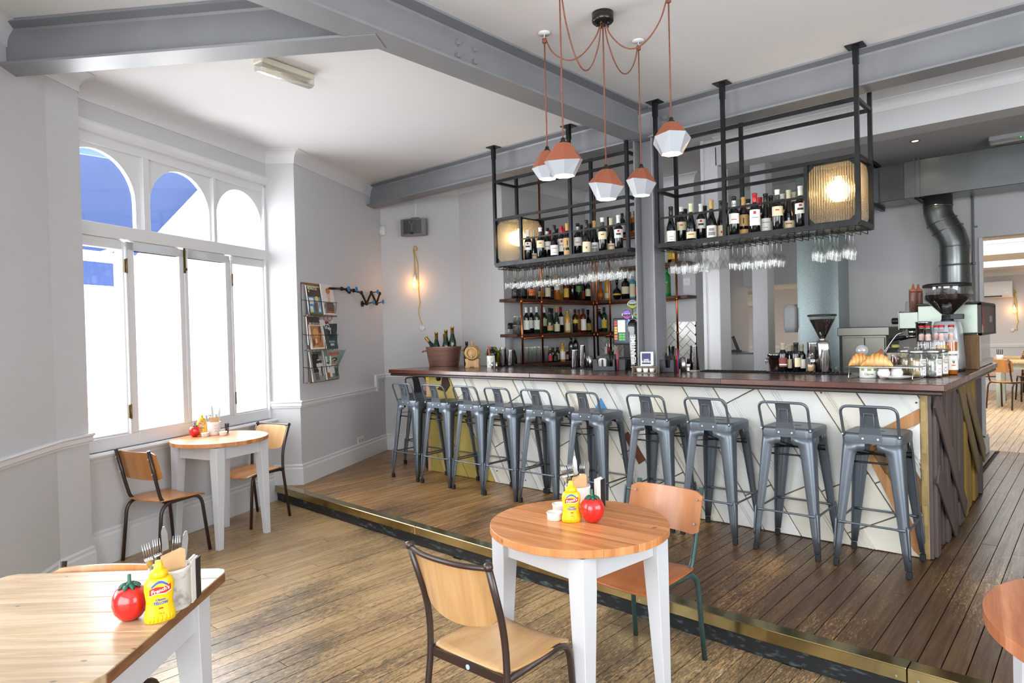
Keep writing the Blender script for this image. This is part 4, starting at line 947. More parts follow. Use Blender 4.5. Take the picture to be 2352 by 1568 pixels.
rackrow([1575,1620,1668,1720,1747,1772,1799,1825],['car','low','sq','nk','red','low','ph','crm'],'right',5.055,True)
# hanging glasses
GW=[(.034,.190),(.034,.188),(.006,.182),(.0035,.170),(.0035,.105),(.010,.095),(.028,.080),(.037,.055),(.039,.035),(.033,.0)]
GT=[(.030,.180),(.030,.178),(.005,.173),(.003,.160),(.0035,.118),(.010,.108),(.024,.085),(.030,.055),(.030,.03),(.026,.0)]
GM=[(.034,.175),(.034,.173),(.005,.168),(.003,.158),(.004,.085),(.012,.075),(.030,.045),(.046,.0)]
for nm,pr in (('w',GW),('t',GT),('m',GM)): MC['g'+nm]=MB().shell(pr,20).mesh('glassware',WG)
def hang(x,y,k,lab,grp):
    dz={'w':2.200-.190,'t':2.200-.180,'m':2.200-.175}[k]; o=link({'w':'wine_glass','t':'tulip_glass','m':'martini_glass'}[k],MC['g'+k],None,(x,y,dz),(0,0,0)); tag(o,lab,'glass',grp)
x=-4.445+.06+.049
i=0
while x<-2.99:
    for j,y in enumerate((4.845,4.935,5.025)):
        k='w' if i<9 else 't'
        hang(x,y,k,'%s glass, %s on the %s hanger from the left under the left rack'%('large wine' if k=='w' else 'narrow stemmed',('front one','middle one','rear one')[j],ORD[i]),'glasses under the left rack')
    x+=.098; i+=1
x=-2.668+.06+.049; i=0
plan='tttmmwwww--ttt'
while x<-1.22:
    k=plan[i] if i<len(plan) else '-'
    if k!='-':
        for j,y in enumerate((4.845,4.935,5.025)):
            if k=='m' and j==2: continue
            lb='%s glass, %s on the %s hanger from the left under the right rack'%({'t':'narrow tulip','m':'martini','w':'large wine'}[k],('front one','middle one','rear one')[j],ORD[i]); _={'t':'narrow stemmed glass hanging under the left end of the right rack' if i<5 else 'tulip glass hanging under the lamp box of the right rack','m':'martini glass hanging upside down under the right rack','w':'large wine glass hanging under the middle of the right rack'}[k]
            hang(x,y,k,lb,'glasses under the right rack')
    x+=.098; i+=1
# ================================================================== BACK BAR
SHX,SHY=-4.90,7.10
def shelf(label,z,left=True,x1=-3.585,x0=-5.155):
    s=thing('wall_shelf',label,'shelf',(-5.155,7.345,z)); O=Vector(s.location); L=lambda m_:m_.map(lambda p:p-O)
    if left: obj('shelf_board',L(MB().box(-5.155,5.60,z-.035,SHX,7.345,z)),SHELFW,s,bev=.003); x0=SHX
    obj('shelf_board',L(MB().box(x0,SHY,z-.035,x1,7.345,z)),SHELFW,s,bev=.003)
    mb=MB()
    if left: mb.tube([(SHX+.012,5.66,z-.05),(SHX+.012,SHY-.012,z-.05)],.011)
    mb.tube([(x0+.012,SHY-.012,z-.05),(x1-.12,SHY-.012,z-.05)],.011); obj('copper_rail',L(mb),COPPER,s)
    return s
shelf('dark wooden L-shaped wall shelf, upper one below the left glasses',1.965)
shelf('dark wooden L-shaped wall shelf, lower one above the back counter',1.565,x1=-4.45)
shelf('short dark shelf high behind the steel column, level with the rack',2.36,False,x0=-4.5)
shelf('topmost short dark shelf with whisky bottles behind the left rack',2.76,False,x0=-4.75,x1=-4.0)
for i,(x,y,z0_,z1_) in enumerate(((SHX+.03,5.66,1.22,1.97),(SHX+.03,6.02,1.22,3.395),(SHX+.03,SHY-.03,1.22,3.395),(SHX+.085,SHY-.03,1.22,3.395),(-4.62,SHY-.03,1.22,3.0),(-3.70,SHY-.03,1.22,2.5))):
    t=thing('copper_pipe',['short upright copper pipe at the near end of the back shelves','upright copper pipe in front of the left back shelves, rising to the ceiling','left one of the paired copper pipes in the shelf corner','right one of the paired copper pipes in the shelf corner','upright copper pipe right of the paired corner pipes','upright copper pipe right of the steel column'][i],'pipe',(x,y,z0_))
    obj('pipe',MB().tube([(0,0,0),(0,0,z1_-z0_)],.012,10),COPPER,t); mb=MB()
    for z in (1.53,1.93): mb.lathe([(.012,-.02),(.0155,-.018),(.0155,.018),(.012,.02)],10,(0,0,z-z0_))
    obj('joint_collar',mb,COPPER,t)
bc=thing('back_counter','dark wooden back counter below the bottle shelves','counter',(-5.155,5.65,PZ))
obj('counter_top',MB().box(0,0,1.045,.42,1.69,1.075).box(.42,1.30,1.045,1.55,1.69,1.075),SHELFW,bc); obj('cabinet',MB().box(0,.02,0,.38,1.69,1.045).box(.38,1.34,0,1.5,1.69,1.045),CARC,bc)
# herringbone wall tiles
TILE=mat('cream_glazed_tile','dcdbd3',.15,coat=.4,rnd=.04,col2='d2d0c6',vs=5); tz0,tz1,tx0,tx1=1.22,1.66,-4.95,-3.602
gr=st('wall_tiles',MB().box(tx0,7.338,tz0,tx1,7.349,tz1),mat('dark_grout','3a3a3a',.9))
a_,b_=.15,.075; c45=math.sqrt(.5)
for m_ in range(-14,26):
    for n_ in range(-14,14):
        for o_ in (0,1):
            # herringbone in the lattice frame
            if o_==0: bx_,by_=(m_*b_+n_*2*b_+0,m_*b_-0*b_); R0=(bx_,by_,bx_+a_,by_+b_)
            else: bx_,by_=(m_*b_+n_*2*b_-b_,m_*b_); R0=(bx_,by_,bx_+b_,by_+a_)
            if o_==0 and n_%2: continue
            if o_==1 and n_%2: continue
            g=.0022; pl=[(R0[0]+g,R0[1]+g),(R0[2]-g,R0[1]+g),(R0[2]-g,R0[3]-g),(R0[0]+g,R0[3]-g)]
            pl=[(-4.2+(x-y)*c45,1.45+(x+y)*c45) for x,y in pl]
            q=clip(pl,1,0,tx1); q=clip(q,-1,0,-tx0) if q else q; q=clip(q,0,1,tz1) if q else q; q=clip(q,0,-1,-tz0) if q else q
            if len(q)<3: continue
            ar=abs(sum(q[i][0]*q[(i+1)%len(q)][1]-q[(i+1)%len(q)][0]*q[i][1] for i in range(len(q))))/2
            if ar<.0004: continue
            obj('tile',MB().prism(q,-.002,.005,o=(0,7.338,0),u=(1,0,0),v=(0,0,1)),TILE,gr,bev=.001)
sock=tag(obj('wall_switch',MB().box(-.045,-.012,-.045,.045,0,.045).box(-.006,-.018,-.012,.006,-.011,.012),TRIM,None,(-3.63+.0,7.345,2.07),bev=.003),'white double wall switch on the grey wall right of the steel column','switch'); sock.location=(at_y(1578,647,7.348).x,7.348,at_y(1578,647,7.348).z)
# --- bottles on the back shelves
AMB=mat('amber_spirit','a85f1c',.2); GLD=mat('golden_spirit','c89a3c',.2); PAL=mat('pale_spirit','cfd2bf',.2); DRK=mat('dark_spirit','2a130b',.2); GRN=mat('green_spirit','2f7a33',.2); BLU=mat('blue_glass','4a9fc0',.12,coat=.4); ORG=mat('orange_liqueur','c4541b',.2); GRB=mat('bright_green_glass','1f8a3c',.1,coat=.4); RDL=mat('dark_red_liqueur','5b1712',.2)
def on_left(px,z,i=0): 
    X=-5.05 if i%2 else -4.955
    p=at_x(px,690 if z>1.7 else 765,X); return (X,p.y,z)
def on_back(px,z): 
    p=at_y(px,690 if z>1.7 else 765,7.19); return (p.x,7.19,z)
def zx(v): return v/4.8+1150
sg='bottles on the back bar shelves'
# (px, height, radius, kind, glass, cap, label, words)
top=[(165,.19,.048,'squat',BOT,CK,(.15,.55,LB),'squat black bottle with a grey disc'),(250,.19,.046,'squat',BOT,CK,(.2,.6,LB),'squat dark bottle with a white disc'),(345,.19,.046,'squat',BOTB,CK,(.2,.6,LO),'squat dark bottle with an orange disc'),(445,.19,.044,'squat',BOTB,CW,(.2,.55,LT),'squat brown bottle with a pale tag'),
 (520,.28,.036,'spirit',BOTB,CK,(.12,.5,LC),'brown spirit bottle with a cream label'),(572,.27,.040,'spirit',BOTB,CK,(.1,.45,LB),'short brown bottle with a dark label'),(622,.30,.038,'spirit',AMB,CG,(.4,.62,LW),'amber bottle with a high white label'),(672,.30,.038,'spirit',GLD,CK,(.30,.60,LC),'golden bottle with a cream label'),(722,.29,.036,'spirit',RDL,CK,(.12,.5,LY),'dark red bottle with a yellow label'),(790,.30,.048,'jug',BOTB,CK,None,'broad dark brown bottle without a label'),(862,.30,.042,'bordeaux',BOT,CK,(.38,.62,LG),'dark bottle with a green label'),(912,.29,.040,'spirit',BOT,CK,(.1,.45,LR),'black bottle with a slanted red label'),(963,.30,.038,'bordeaux',BOT,CR,(.2,.5,LC),'dark cream liqueur bottle with an oval label')]
for i,(v,h,r,k,g,c,lb,wd_) in enumerate(top):
    x,y,z=on_left(zx(v),1.965,i); bottle('spirit_bottle',wd_+', %s from the left on the upper shelf'%ORD[i],(x,y,z),k,h,r,g,c,.14,lb,rz=math.radians(55),group=sg)
topr=[(1100,.27,.042,'round',AMB,CG,(.2,.35,LO),'round amber bottle with a pointed stopper'),(1182,.30,.038,'jug',GLD,CS,(.1,.3,LC),'tall square pale golden bottle'),(1285,.25,.058,'round',BOT,CG,(.22,.30,LY),'globe shaped black bottle with a gold band'),(1380,.26,.052,'jug',BOT,CK,(.25,.6,LC),'black apothecary bottle with a cream diamond'),(1462,.29,.044,'spirit',BLU,CS,(.08,.62,LC),'pale blue gin bottle with a long cream label'),(1520,.29,.040,'spirit',BOT,CR,(.1,.5,LR),'red and white labelled bottle beside the steel column')]
for i,(v,h,r,k,g,c,lb,wd_) in enumerate(topr):
    x,y,z=on_back(zx(v),1.965); bottle('spirit_bottle',wd_+' on the upper shelf',(x,y,z),k,h,r,g,c,.14,lb,rz=math.radians(35),group=sg,square=.8 if k=='jug' else 0)
x,y,z=on_back(zx(1855),1.965); bottle('spirit_bottle','bright green bottle just right of the steel column',(x-.02,y,z),'spirit',.36,.045,GRB,CW,.1,(.1,.45,LG),rz=.5,group=sg)
mid=[(288,.30,.037,'bordeaux',BOT,CW,(.15,.5,LW),'dark wine bottle with a white cap'),(343,.31,.037,'bordeaux',BOT,CW,(.2,.5,LW),'dark wine bottle with a white capsule'),(402,.31,.036,'bordeaux',BOTG,CW,(.15,.5,LW),'dark green wine bottle behind the copper pipe'),(484,.31,.039,'bordeaux',BOTG,CW,(.28,.56,LC),'green wine bottle with a large cream label'),(545,.30,.037,'burgundy',BOTG,CK,(.1,.3,LT),'slim dark bottle with a low tan label'),(570,.30,.038,'burgundy',BOTG,CK,(.10,.38,LC),'dark bottle with a low cream label'),(620,.32,.038,'burgundy',BOTG,CT_,(.06,.34,LC),'burgundy bottle with a tan cap'),(668,.32,.036,'bordeaux',BOT,CR,(.3,.62,LW),'tall white labelled wine bottle with red cap'),(738,.27,.036,'spirit',GLD,CG,(.1,.45,LC),'golden bottle with a yellow neck tag'),(783,.29,.038,'spirit',PAL,CC,(.35,.62,LW),'clear bottle with an oval white label'),(825,.29,.036,'spirit',DRK,CK,(.4,.55,LY),'dark bottle with a slanted yellow label'),(868,.29,.036,'spirit',ORG,CK,(.12,.6,LY),'orange bottle with a steel pourer'),(914,.30,.038,'spirit',RDL,CK,(.08,.55,LW),'red and white labelled bottle with pourer'),(968,.29,.042,'squat',BOT,CK,(.08,.40,LY),'black bottle with a broad gold label')]
for i,(v,h,r,k,g,c,lb,wd_) in enumerate(mid):
    x,y,z=on_left(zx(v),1.565,i); bottle('wine_bottle' if i<8 else 'spirit_bottle',wd_+', %s from the left on the lower shelf'%ORD[i],(x,y,z),k,h,r,g,c,.2 if i<8 else .12,lb,rz=math.radians(55),group=sg)
for v,g,c,lb,wd_ in ((1093,DRK,CC,(.12,.55,LBL),'bottle with a blue and gold label, first right of the corner pipes'),(1145,BOTG,CK,(.15,.5,LY),'green whiskey bottle with a yellow label, second right of the corner pipes')):
    x,y,z=on_back(zx(v),1.565); bottle('spirit_bottle',wd_,(x,y,z),'spirit',.31,.038,g,c,.12,lb,rz=.6,group=sg)
for i,v in enumerate((1170,1200,1232,1258)):
    x,y,z=on_back(zx(v),1.565) if i<0 else (at_y(zx(v),765,7.19).x,7.19,1.22); bottle('spirit_bottle','clear bottle in the shelf corner left of the till screen, %s from the left'%ORD[i],(x,y,z),'spirit',.30,.036,WG,CK,.1,(.2,.5,[LW,LR,LC,LW][i]),rz=.6,group='clear bottles beside the till')
for i,(px,zz) in enumerate(((1430,2.76),(1447,2.76),(1459,2.76))):
    x=at_y(px,540,7.2).x; bottle('spirit_bottle','whisky bottle on the topmost shelf, %s from the left'%ORD[i],(x,7.2,zz),'spirit',.28,.038,[BOTG,AMB,AMB][i],CK,.16,(.15,.5,[LW,LB,LB][i]),rz=.5,group=sg)
for i,px in enumerate((1541,1550)):
    bottle('spirit_bottle','%s bottle on the shelf high behind the steel column'%['brown','amber'][i],(at_y(px,600,7.2).x,7.2,2.36),'spirit',.28,.038,[BOTB,AMB][i],CK,.16,(.15,.5,LY),rz=.5,group=sg)
# tumblers left of the wine bottles, tall glasses and small bottles on the back counter
def tumbler(name,label,loc,r=.033,h=.10,grp=None,cat='glass',inv=False,tap=.85):
    k=('tb',r,h,inv,tap)
    if k not in MC:
        pr=[(0,.004),(r*tap,.003),(r*tap,0),(r,h)] if not inv else [(r,0),(r*tap,h),(0,h-.004)]
        MC[k]=MB().shell(pr,14).mesh('glassware',WG)
    o=link(name,MC[k],None,loc); return tag(o,label,cat,grp)
for i,v in enumerate((165,195,225,255)):
    x,y,z=on_left(zx(v),1.565); tumbler('tumbler','lower clear tumbler, %s from the left on the lower back shelf'%ORD[i],(x-(i%2)*.03,y,z),.034,.10,'tumblers on the lower back shelf')
    tumbler('tumbler','upper clear tumbler stacked %s from the left on the lower back shelf'%ORD[i],(x-(i%2)*.03,y,z+.10),.034,.10,'stacked tumblers on the lower back shelf')
for i,v in enumerate((240,285,330,375,420,465,505)):
    p=at_x(zx(v),820,-4.93); tumbler('highball_glass','tall clear highball glass on the back counter, %s from the left'%ORD[i],(-4.93,p.y,1.22),.034,.19,'tall glasses on the back counter',tap=.75)
low=[(548,.16,.026,BOTB,CG,LR,'small brown bottle with a red label'),(578,.17,.026,BOTB,CK,LW,'small brown bottle with a white label'),(600,.12,.034,BOT,CK,LB,'squat black jar bottle'),(628,.17,.028,BOTB,CK,LC,'small bottle with a cream label'),(685,.22,.032,GLD,LY and CG,LW,'small golden bottle with a yellow cap'),(738,.13,.024,RDL,CW,LW,'tiny red and white bottle'),(782,.30,.036,BOT,CK,LB,'dark bottle left of the shakers'),(830,.31,.037,BOT,CT_,LB,'dark bottle behind the shakers')]
for i,(v,h,r,g,c,lb,wd_) in enumerate(low):
    X=-4.86-.09*(i%2); p=at_x(zx(v),820,X); bottle('spirit_bottle',wd_+', %s in the row on the back counter'%ORD[i],(X,p.y,1.22),'spirit',h,r,g,c,.12,(.12,.55,lb),rz=.9,group='small bottles on the back counter')
# ================================================================== THINGS ON THE BAR TOP
def spot(px,Y,z=CT): 
    p=at_y(px,840,Y); return Vector((p.x,Y,z))
def mpp(P): return (Vector(P)-CAM).dot(FW)/FPX
def face(P): return math.atan2(CAM.x-P[0],-(CAM.y-P[1]))
# copper champagne bucket with bottles
P=spot(1020,5.16); bk_=thing('champagne_bucket','oval brushed copper champagne bucket with ring handles at the left end of the bar','bucket',P,math.radians(35))
mb=MB().shell([(0,.004),(.165,.0),(.17,.008),(.205,.215),(.210,.222),(.203,.222),(.163,.01),(0,.012)],36,squash=.72); obj('tub',mb,COPPERB,bk_)
for s in (-1,1): obj('handle',MB().tube([(s*.198,-.035,.17),(s*.225,-.035,.18),(s*.245,-.02,.165),(s*.245,.02,.165),(s*.225,.035,.18),(s*.198,.035,.17)],.006,8),COPPERB,bk_)
for i,(px,py,tl,tz) in enumerate(((975,782,-.85,.17),(998,763,-.12,.0),(1008,767,.05,.0),(1031,757,-.12,0),(1038,755,0,0),(1045,750,-.12,0))):
    base=P+Vector(((0,-.085,-.03,.045,.085,.12)[i],(.03,-.03,.05,0,.06,.03)[i],.013))
    top_=at_y(px,py,base.y); tl=(-.85,-.0,.0,.0,.0,-.0)[i]
    h=.32
    if i==0: base=P+Vector((-.045,-.01,.115)); 
    zt=top_.z; z_=max(CT+.013,zt-h)
    ax=Euler((0,tl if i==0 else tl*.6,0))
    if i: base.z=z_; base.x-=math.sin(ax.y)*h*.9*.0
    bottle('champagne_bottle','%s gold-foiled champagne bottle from the left in the copper bucket%s'%(ORD[i],', lying tilted over the rim' if i==0 else ''),base,'champagne',h,.042,BOTG,CG,.42,None,group='champagne bottles in the bucket',rot=(0,ax.y,0))
# little oak barrel on its stand
P=spot(1086,5.02); OAK=wood('pale_oak','d2aa78','a87e4e',None,rough=.5,sx=10,sy=10,rnd=.06,world=False); BR3=mat('barrel_brass','b59a4e',.3,.9)
br=thing('oak_barrel','small pale oak barrel with brass hoops lying on a wooden cradle on the bar','barrel',P,math.radians(40))
n=16
for k in range(n):
    a0=2*PI*k/n; a1=2*PI*(k+1)/n-.01; mb=MB(); rings=[]
    for j in range(7):
        y=-.105+.21*j/6; r=.082-.020*(y/.105)**2; rings.append([(r*math.cos(a),y,.155+r*math.sin(a)) for a in (a0,(a0+a1)/2,a1)]+[((r-.008)*math.cos(a),y,.155+(r-.008)*math.sin(a)) for a in (a1,a0)])
    obj('stave',mb.loft([q[::-1] for q in rings],smooth=False),OAK,br)
for y in (-.085,-.045,.045,.085):
    r=.0835-.020*(y/.105)**2; mb=MB().shell([(r-.001,-.007),(r+.0015,-.007),(r+.0015,.007),(r-.001,.007)],28); obj('hoop',mb.map(lambda p:Vector((p.x,y+p.z,.155+p.y))),BR3,br)
hd=MB().lathe([(0,0),(.060,0),(.060,.006),(0,.006)],28).map(lambda p:Vector((p.x,-.098+p.z,.155+p.y))); obj('barrel_head',hd,OAK,br)
obj('bung',MB().lathe([(.012,0),(.010,.03),(.014,.032),(.014,.04),(0,.04)],10,(0,0,.235)),OAK,br)
cr=MB()
for y in (-.075,.06): cr.prism([(-.075,0),(-.025,0),(-.018,.012),(.018,.012),(.025,0),(.075,0),(.068,.05),(.078,.095),(.05,.098),(.03,.082),(0,.076),(-.03,.082),(-.05,.098),(-.078,.095),(-.068,.05)],0,.014,o=(0,y+.014,0),u=(1,0,0),v=(0,0,1))
obj('cradle',cr,OAK,br,bev=.003); obj('tap',MB().tube([(0,-.10,.115),(0,-.12,.112),(0,-.125,.095)],.006).tube([(-.012,-.118,.118),(.012,-.118,.118)],.004),OAK,br)
bottle('spirit_bottle','dark bottle with black stopper standing behind the oak barrel',spot(1073,5.30),'spirit',.27,.034,BOT,CK,.12,(.1,.4,LB),group=sg)
# lime bowl
P=spot(1137,5.30); lb_=thing('fruit_bowl','olive green bowl of limes and lemons behind the oak barrel','bowl',P+Vector((0,0,.0)))
obj('bowl',MB().shell([(0,.004),(.05,0),(.055,.01),(.085,.08),(.105,.145),(.100,.145),(.08,.08),(.05,.014),(0,.012)],28),mat('olive_bowl_enamel','8c8a28',.3,coat=.3),lb_)
LIME=mat('lime_skin','6d8a1f',.4,bump=.2,bs=60); LEM=mat('lemon_skin','d8a125',.4,bump=.2,bs=60)
for i,(x,y,z,m_) in enumerate(((-.055,-.03,.155,LIME),(-.01,-.05,.158,LEM),(.045,-.03,.155,LIME),(.0,.02,.16,LIME),(-.05,.03,.15,LIME),(.055,.03,.15,LIME),(.01,-.01,.185,LIME))):
    f=obj('lime' if m_ is LIME else 'lemon',MB().lathe([(0,-.032),(.006,-.030),(.022,-.02),(.027,0),(.022,.02),(.006,.031),(0,.033)],14),m_,None,P+Vector((x,y,z)),(1.2+i,.4*i,0)); tag(f,['lime at the left of the green bowl','lemon at the front of the green bowl','lime at the right front of the green bowl','lime in the middle of the green bowl','lime at the back left of the green bowl','lime at the back right of the green bowl','lime on top of the heap in the green bowl'][i],'fruit','limes in the bowl')
# patterned tin, muddler, small round black pourer bottle
P=spot(1128,5.06); tn=thing('patterned_tin','white tin printed with green triangles beside the oak barrel','tin',P,face(P))
obj('tin_body',MB().lathe([(0,0),(.042,0),(.043,.004),(.043,.121),(.045,.124),(.041,.125),(.040,.02),(0,.02)],24),mat('white_tin','e9eae6',.35),tn)
GT_=mat('green_print','8fa63a',.5)
for r_ in range(2):
    for c_ in range(4):
        mb=MB(); x=-.05+c_*.033; z=.055+r_*.034; s=1 if (r_+c_)%2 else -1
        mb.add([(x-.014*s,z-.014,0),(x+.014*s,z,0),(x-.014*s,z+.014,0)],[(0,1,2) if s>0 else (0,2,1)]); obj('printed_triangle',wrap(mb,.043,0),GT_,tn)
mb=text('C\u00e2pres',.02); obj('lettering',wrap(mb,.043,.025),GT_,tn)
m_=link('muddler',MB().lathe([(0,0),(.011,.002),(.012,.03),(.008,.10),(.010,.20),(0,.205)],12).mesh('muddler',mat('red_muddler_wood','a5523f',.5)),None,P+Vector((-.02,.01,.024)),(0,-.1,0)); tag(m_,'reddish wooden muddler standing in the patterned tin','muddler')
P2=spot(1131,5.17); bb=thing('round_jug','small round black jug with a looped handle behind the patterned tin','jug',P2)
obj('jug_body',MB().lathe([(0,0),(.03,0),(.045,.10),(.055,.13),(.05,.165),(.025,.185),(.014,.19),(.014,.205),(.02,.215),(0,.215)],22),mat('black_ceramic','101217',.15,coat=.5),bb); obj('handle',MB().tube(curve_pts([(-.02,0,.19),(-.055,0,.195),(-.065,0,.17),(-.05,0,.145)]),.005),mat('black_ceramic'),bb)
# blender
P=Vector((at_x(1171,830,-5.0).x,at_x(1171,830,-4.86).y,CT)); P=Vector((-4.98,5.80,1.22)); 
P.x=at_y(1171,830,5.80).x
bl=thing('blender','jug blender with clear jar and black lid at the near end of the back counter','blender',P,face(P))
obj('motor_base',MB().loft([rrect(.085,.085,.02,0),rrect(.085,.085,.02,.06),rrect(.065,.065,.02,.15),rrect(.05,.05,.02,.165)]),BLACK,bl); obj('jar',MB().shell([(.042,.165),(.05,.18),(.055,.30),(.062,.42)],14),WG,bl)
obj('lid',MB().lathe([(.066,.405),(.070,.41),(.068,.46),(.05,.475),(0,.475)],20),BLACK,bl); obj('filler_cap',MB().lathe([(.03,.475),(.032,.49),(0,.492)],16),BRUSH,bl)
gy=MB(); 
for k in range(3): gy.box(-.05,-.087,.06+k*.012,.05,-.085,.064+k*.012)
obj('vent_slot',gy,mat('yellow_print','c9b35a',.5),bl)
# shakers and jiggers
def shaker(label,P,h,r0,r1):
    t=thing('cocktail_shaker',label,'shaker',P,0,'steel cocktail shakers'); obj('tin_body',MB().lathe([(0,.0),(r0-.002,0),(r0,.003),(r1,h-.004),(r1+.0015,h),(r1-.001,h),(r1-.004,h-.01),(0,h-.014)],24),CHROME,t); obj('rim',MB().tube([(r1*math.cos(a),r1*math.sin(a),h) for a in [2*PI*i/24 for i in range(24)]],.0018,6,closed=True),CHROME,t)
shaker('tall steel cocktail shaker left of the blender base, left one of the pair',spot(1156,5.22,CT+.0135),.19,.045,.032)
shaker('steel cocktail shaker right of the blender base, shorter one of the pair',spot(1174,5.24,CT+.0135),.165,.044,.030)
shaker('polished steel cocktail shaker, left of the two before the back counter bottles',spot(1321,5.17,CT+.0135),.165,.040,.031)
shaker('tall polished steel cocktail shaker immediately left of the black bar caddy',spot(1340,5.20,CT+.0135),.21,.041,.030)
shaker('tall steel cocktail shaker right of the steel column and black straw holder',spot(1595,5.15,CT+.0135),.20,.043,.030)
shaker('tapering steel cocktail shaker in front of the small coffee grinder',spot(1897,5.16,CT+.0135),.165,.042,.028)
def jigger(label,P,h=.1,r=.02,m_=BRUSH):
    t=thing('jigger',label,'bar measure',P,0,'small steel bar measures'); obj('cup',MB().lathe([(0,0),(r,0),(r,h),(r-.003,h),(r-.003,.01),(0,.01)],18),m_,t)
jigger('small steel measure beside the patterned tin, left of two',spot(1131,4.99),.06,.011); jigger('small steel measure beside the patterned tin, right of two',spot(1141,4.99),.06,.011)
jigger('plain steel measure between the tall shaker and the black caddy',spot(1357,5.18,CT+.0135),.11,.018); jigger('narrow steel measure right of the tall shaker',spot(1351,5.225,CT+.0135),.13,.010)
jigger('steel cylinder beside the black straw holder right of the steel column',spot(1570,5.05),.12,.027)
o=bottle('bitters_bottle','tiny bottle with a white label between the steel cylinder and tall shaker',spot(1581,5.07),'spirit',.062,.012,BOT,CW,.3,(.1,.6,LW),cat='bottle')
# black bar caddies with straws
def caddy(label,P,rz,wide):
    t=thing('bar_caddy',label,'caddy',P,rz,'black bar caddies'); w2=wide/2; th=.004
    mb=MB().box(-w2,-.07,0,w2,.07,.006).box(-w2,.066,.006,w2,.07,.13).box(-w2,-.07,.006,-w2+th,.066,.105).box(w2-th,-.07,.006,w2,.066,.105).box(-.02,-.07,.006,-.016,.066,.10)
    mb.prism([(-w2,0),(w2,0),(w2,.105),(w2-.03,.105),(w2-.035,.04),(.0,.04),(-.005,.105),(-w2,.105)] if wide<.16 else [(-w2,0),(w2,0),(w2,.105),(w2-.02,.105),(w2-.02,.04),(-w2+.05,.04),(-w2+.04,.105),(-w2,.105)],-.002,.002,o=(0,-.068,0),u=(1,0,0),v=(0,0,1))
    obj('tray',mb,mat('caddy_plastic','22252b',.45),t,bev=.002); return t
STR=mat('black_straw','0d0e12',.35); cols=[mat('red_straw','c8323c',.4),mat('blue_straw','3c64b8',.4),mat('orange_straw','d8722c',.4),mat('purple_straw','8a4aa0',.4),mat('green_straw','4c9a56',.4)]
def straws(P,n,ms,lab,h=.2,sp=.02,cup=None):
    t=thing('straw_bundle',lab,'straws',P)
    for i in range(n):
        a=random.random()*2*PI; r=sp*math.sqrt(random.random()); dx,dy=r*math.cos(a),r*math.sin(a); obj('straw',MB().tube([(dx*.6,dy*.6,0),(dx*1.5,dy*1.2,h*random.uniform(.88,1.0))],.003,6),ms[i%len(ms)],t)
P=spot(1391,5.02); caddy('black bar caddy with napkins left of the steel column',P,face(P)*.6,.20)
nk=thing('paper_napkins','white and black paper napkins in the left bar caddy','napkins',P+Vector((-.03,0,.008)),face(P)*.6); 
for i in range(4): obj('napkin',MB().prism([(-.035,0),(.035,0),(.035,.085),(.02,.10),(-.02,.10),(-.035,.085)],0,.006,o=(0,.03-i*.017,0),u=(1,0,0),v=(0,0,1)),[LW,LB,LW,LW][i],nk)
straws(spot(1404,5.02,CT+.008),16,[STR],'bundle of black straws in the left bar caddy',.18); straws(spot(1419,5.03,CT+.008),6,cols,'few coloured straws in the left bar caddy',.20,.012)
cb=thing('black_box','plain black holder box right of the left bar caddy','box',spot(1432,5.10),.3); obj('box_body',MB().box(-.03,-.05,0,.03,.05,.10),mat('caddy_plastic'),cb,bev=.003)
P=spot(1534,5.00); caddy('black bar caddy right of the steel column',P,.25,.135)
straws(spot(1524,5.0,CT+.008),12,[STR],'black stirrers lying slanted in the right bar caddy',.15,.02); straws(spot(1544,5.03,CT+.008),26,[STR],'dense upright bundle of black straws in the right bar caddy',.21,.022); straws(spot(1556,5.045,CT+.0),7,cols,'coloured straws at the right of the right bar caddy',.20,.014)
# beer font with three lit lenses
P=Vector((-3.16,5.20,CT)); ft=thing('beer_tap','black beer tap tower with three round lenses left of the steel column','beer tap',P,face(P))
obj('tower',MB().loft([rrect(.045,.035,.012,0),rrect(.036,.028,.012,.03),rrect(.030,.022,.010,.1),rrect(.040,.024,.010,.33),rrect(.052,.026,.012,.37),rrect(.048,.024,.014,.41),rrect(.02,.012,.008,.45)]),mat('gloss_black','0c0d10',.12,coat=.6),ft)
mb=text('MEANTIME.',.062,'LEFT',.001,sx=.9).map(lambda p:Vector((-p.y,-.0265-.002*(p.x>9),p.x+.035))); obj('lettering',mb,mat('white_lettering','f2f2f2',.5,emit=.2),ft)
ar=MB().tube([(0,0,.40),(-.05,0,.47)],.006).tube([(0,0,.40),(0,0,.55)],.006).tube([(0,0,.40),(.05,0,.47)],.006); obj('lens_arm',ar,CHROME,ft)
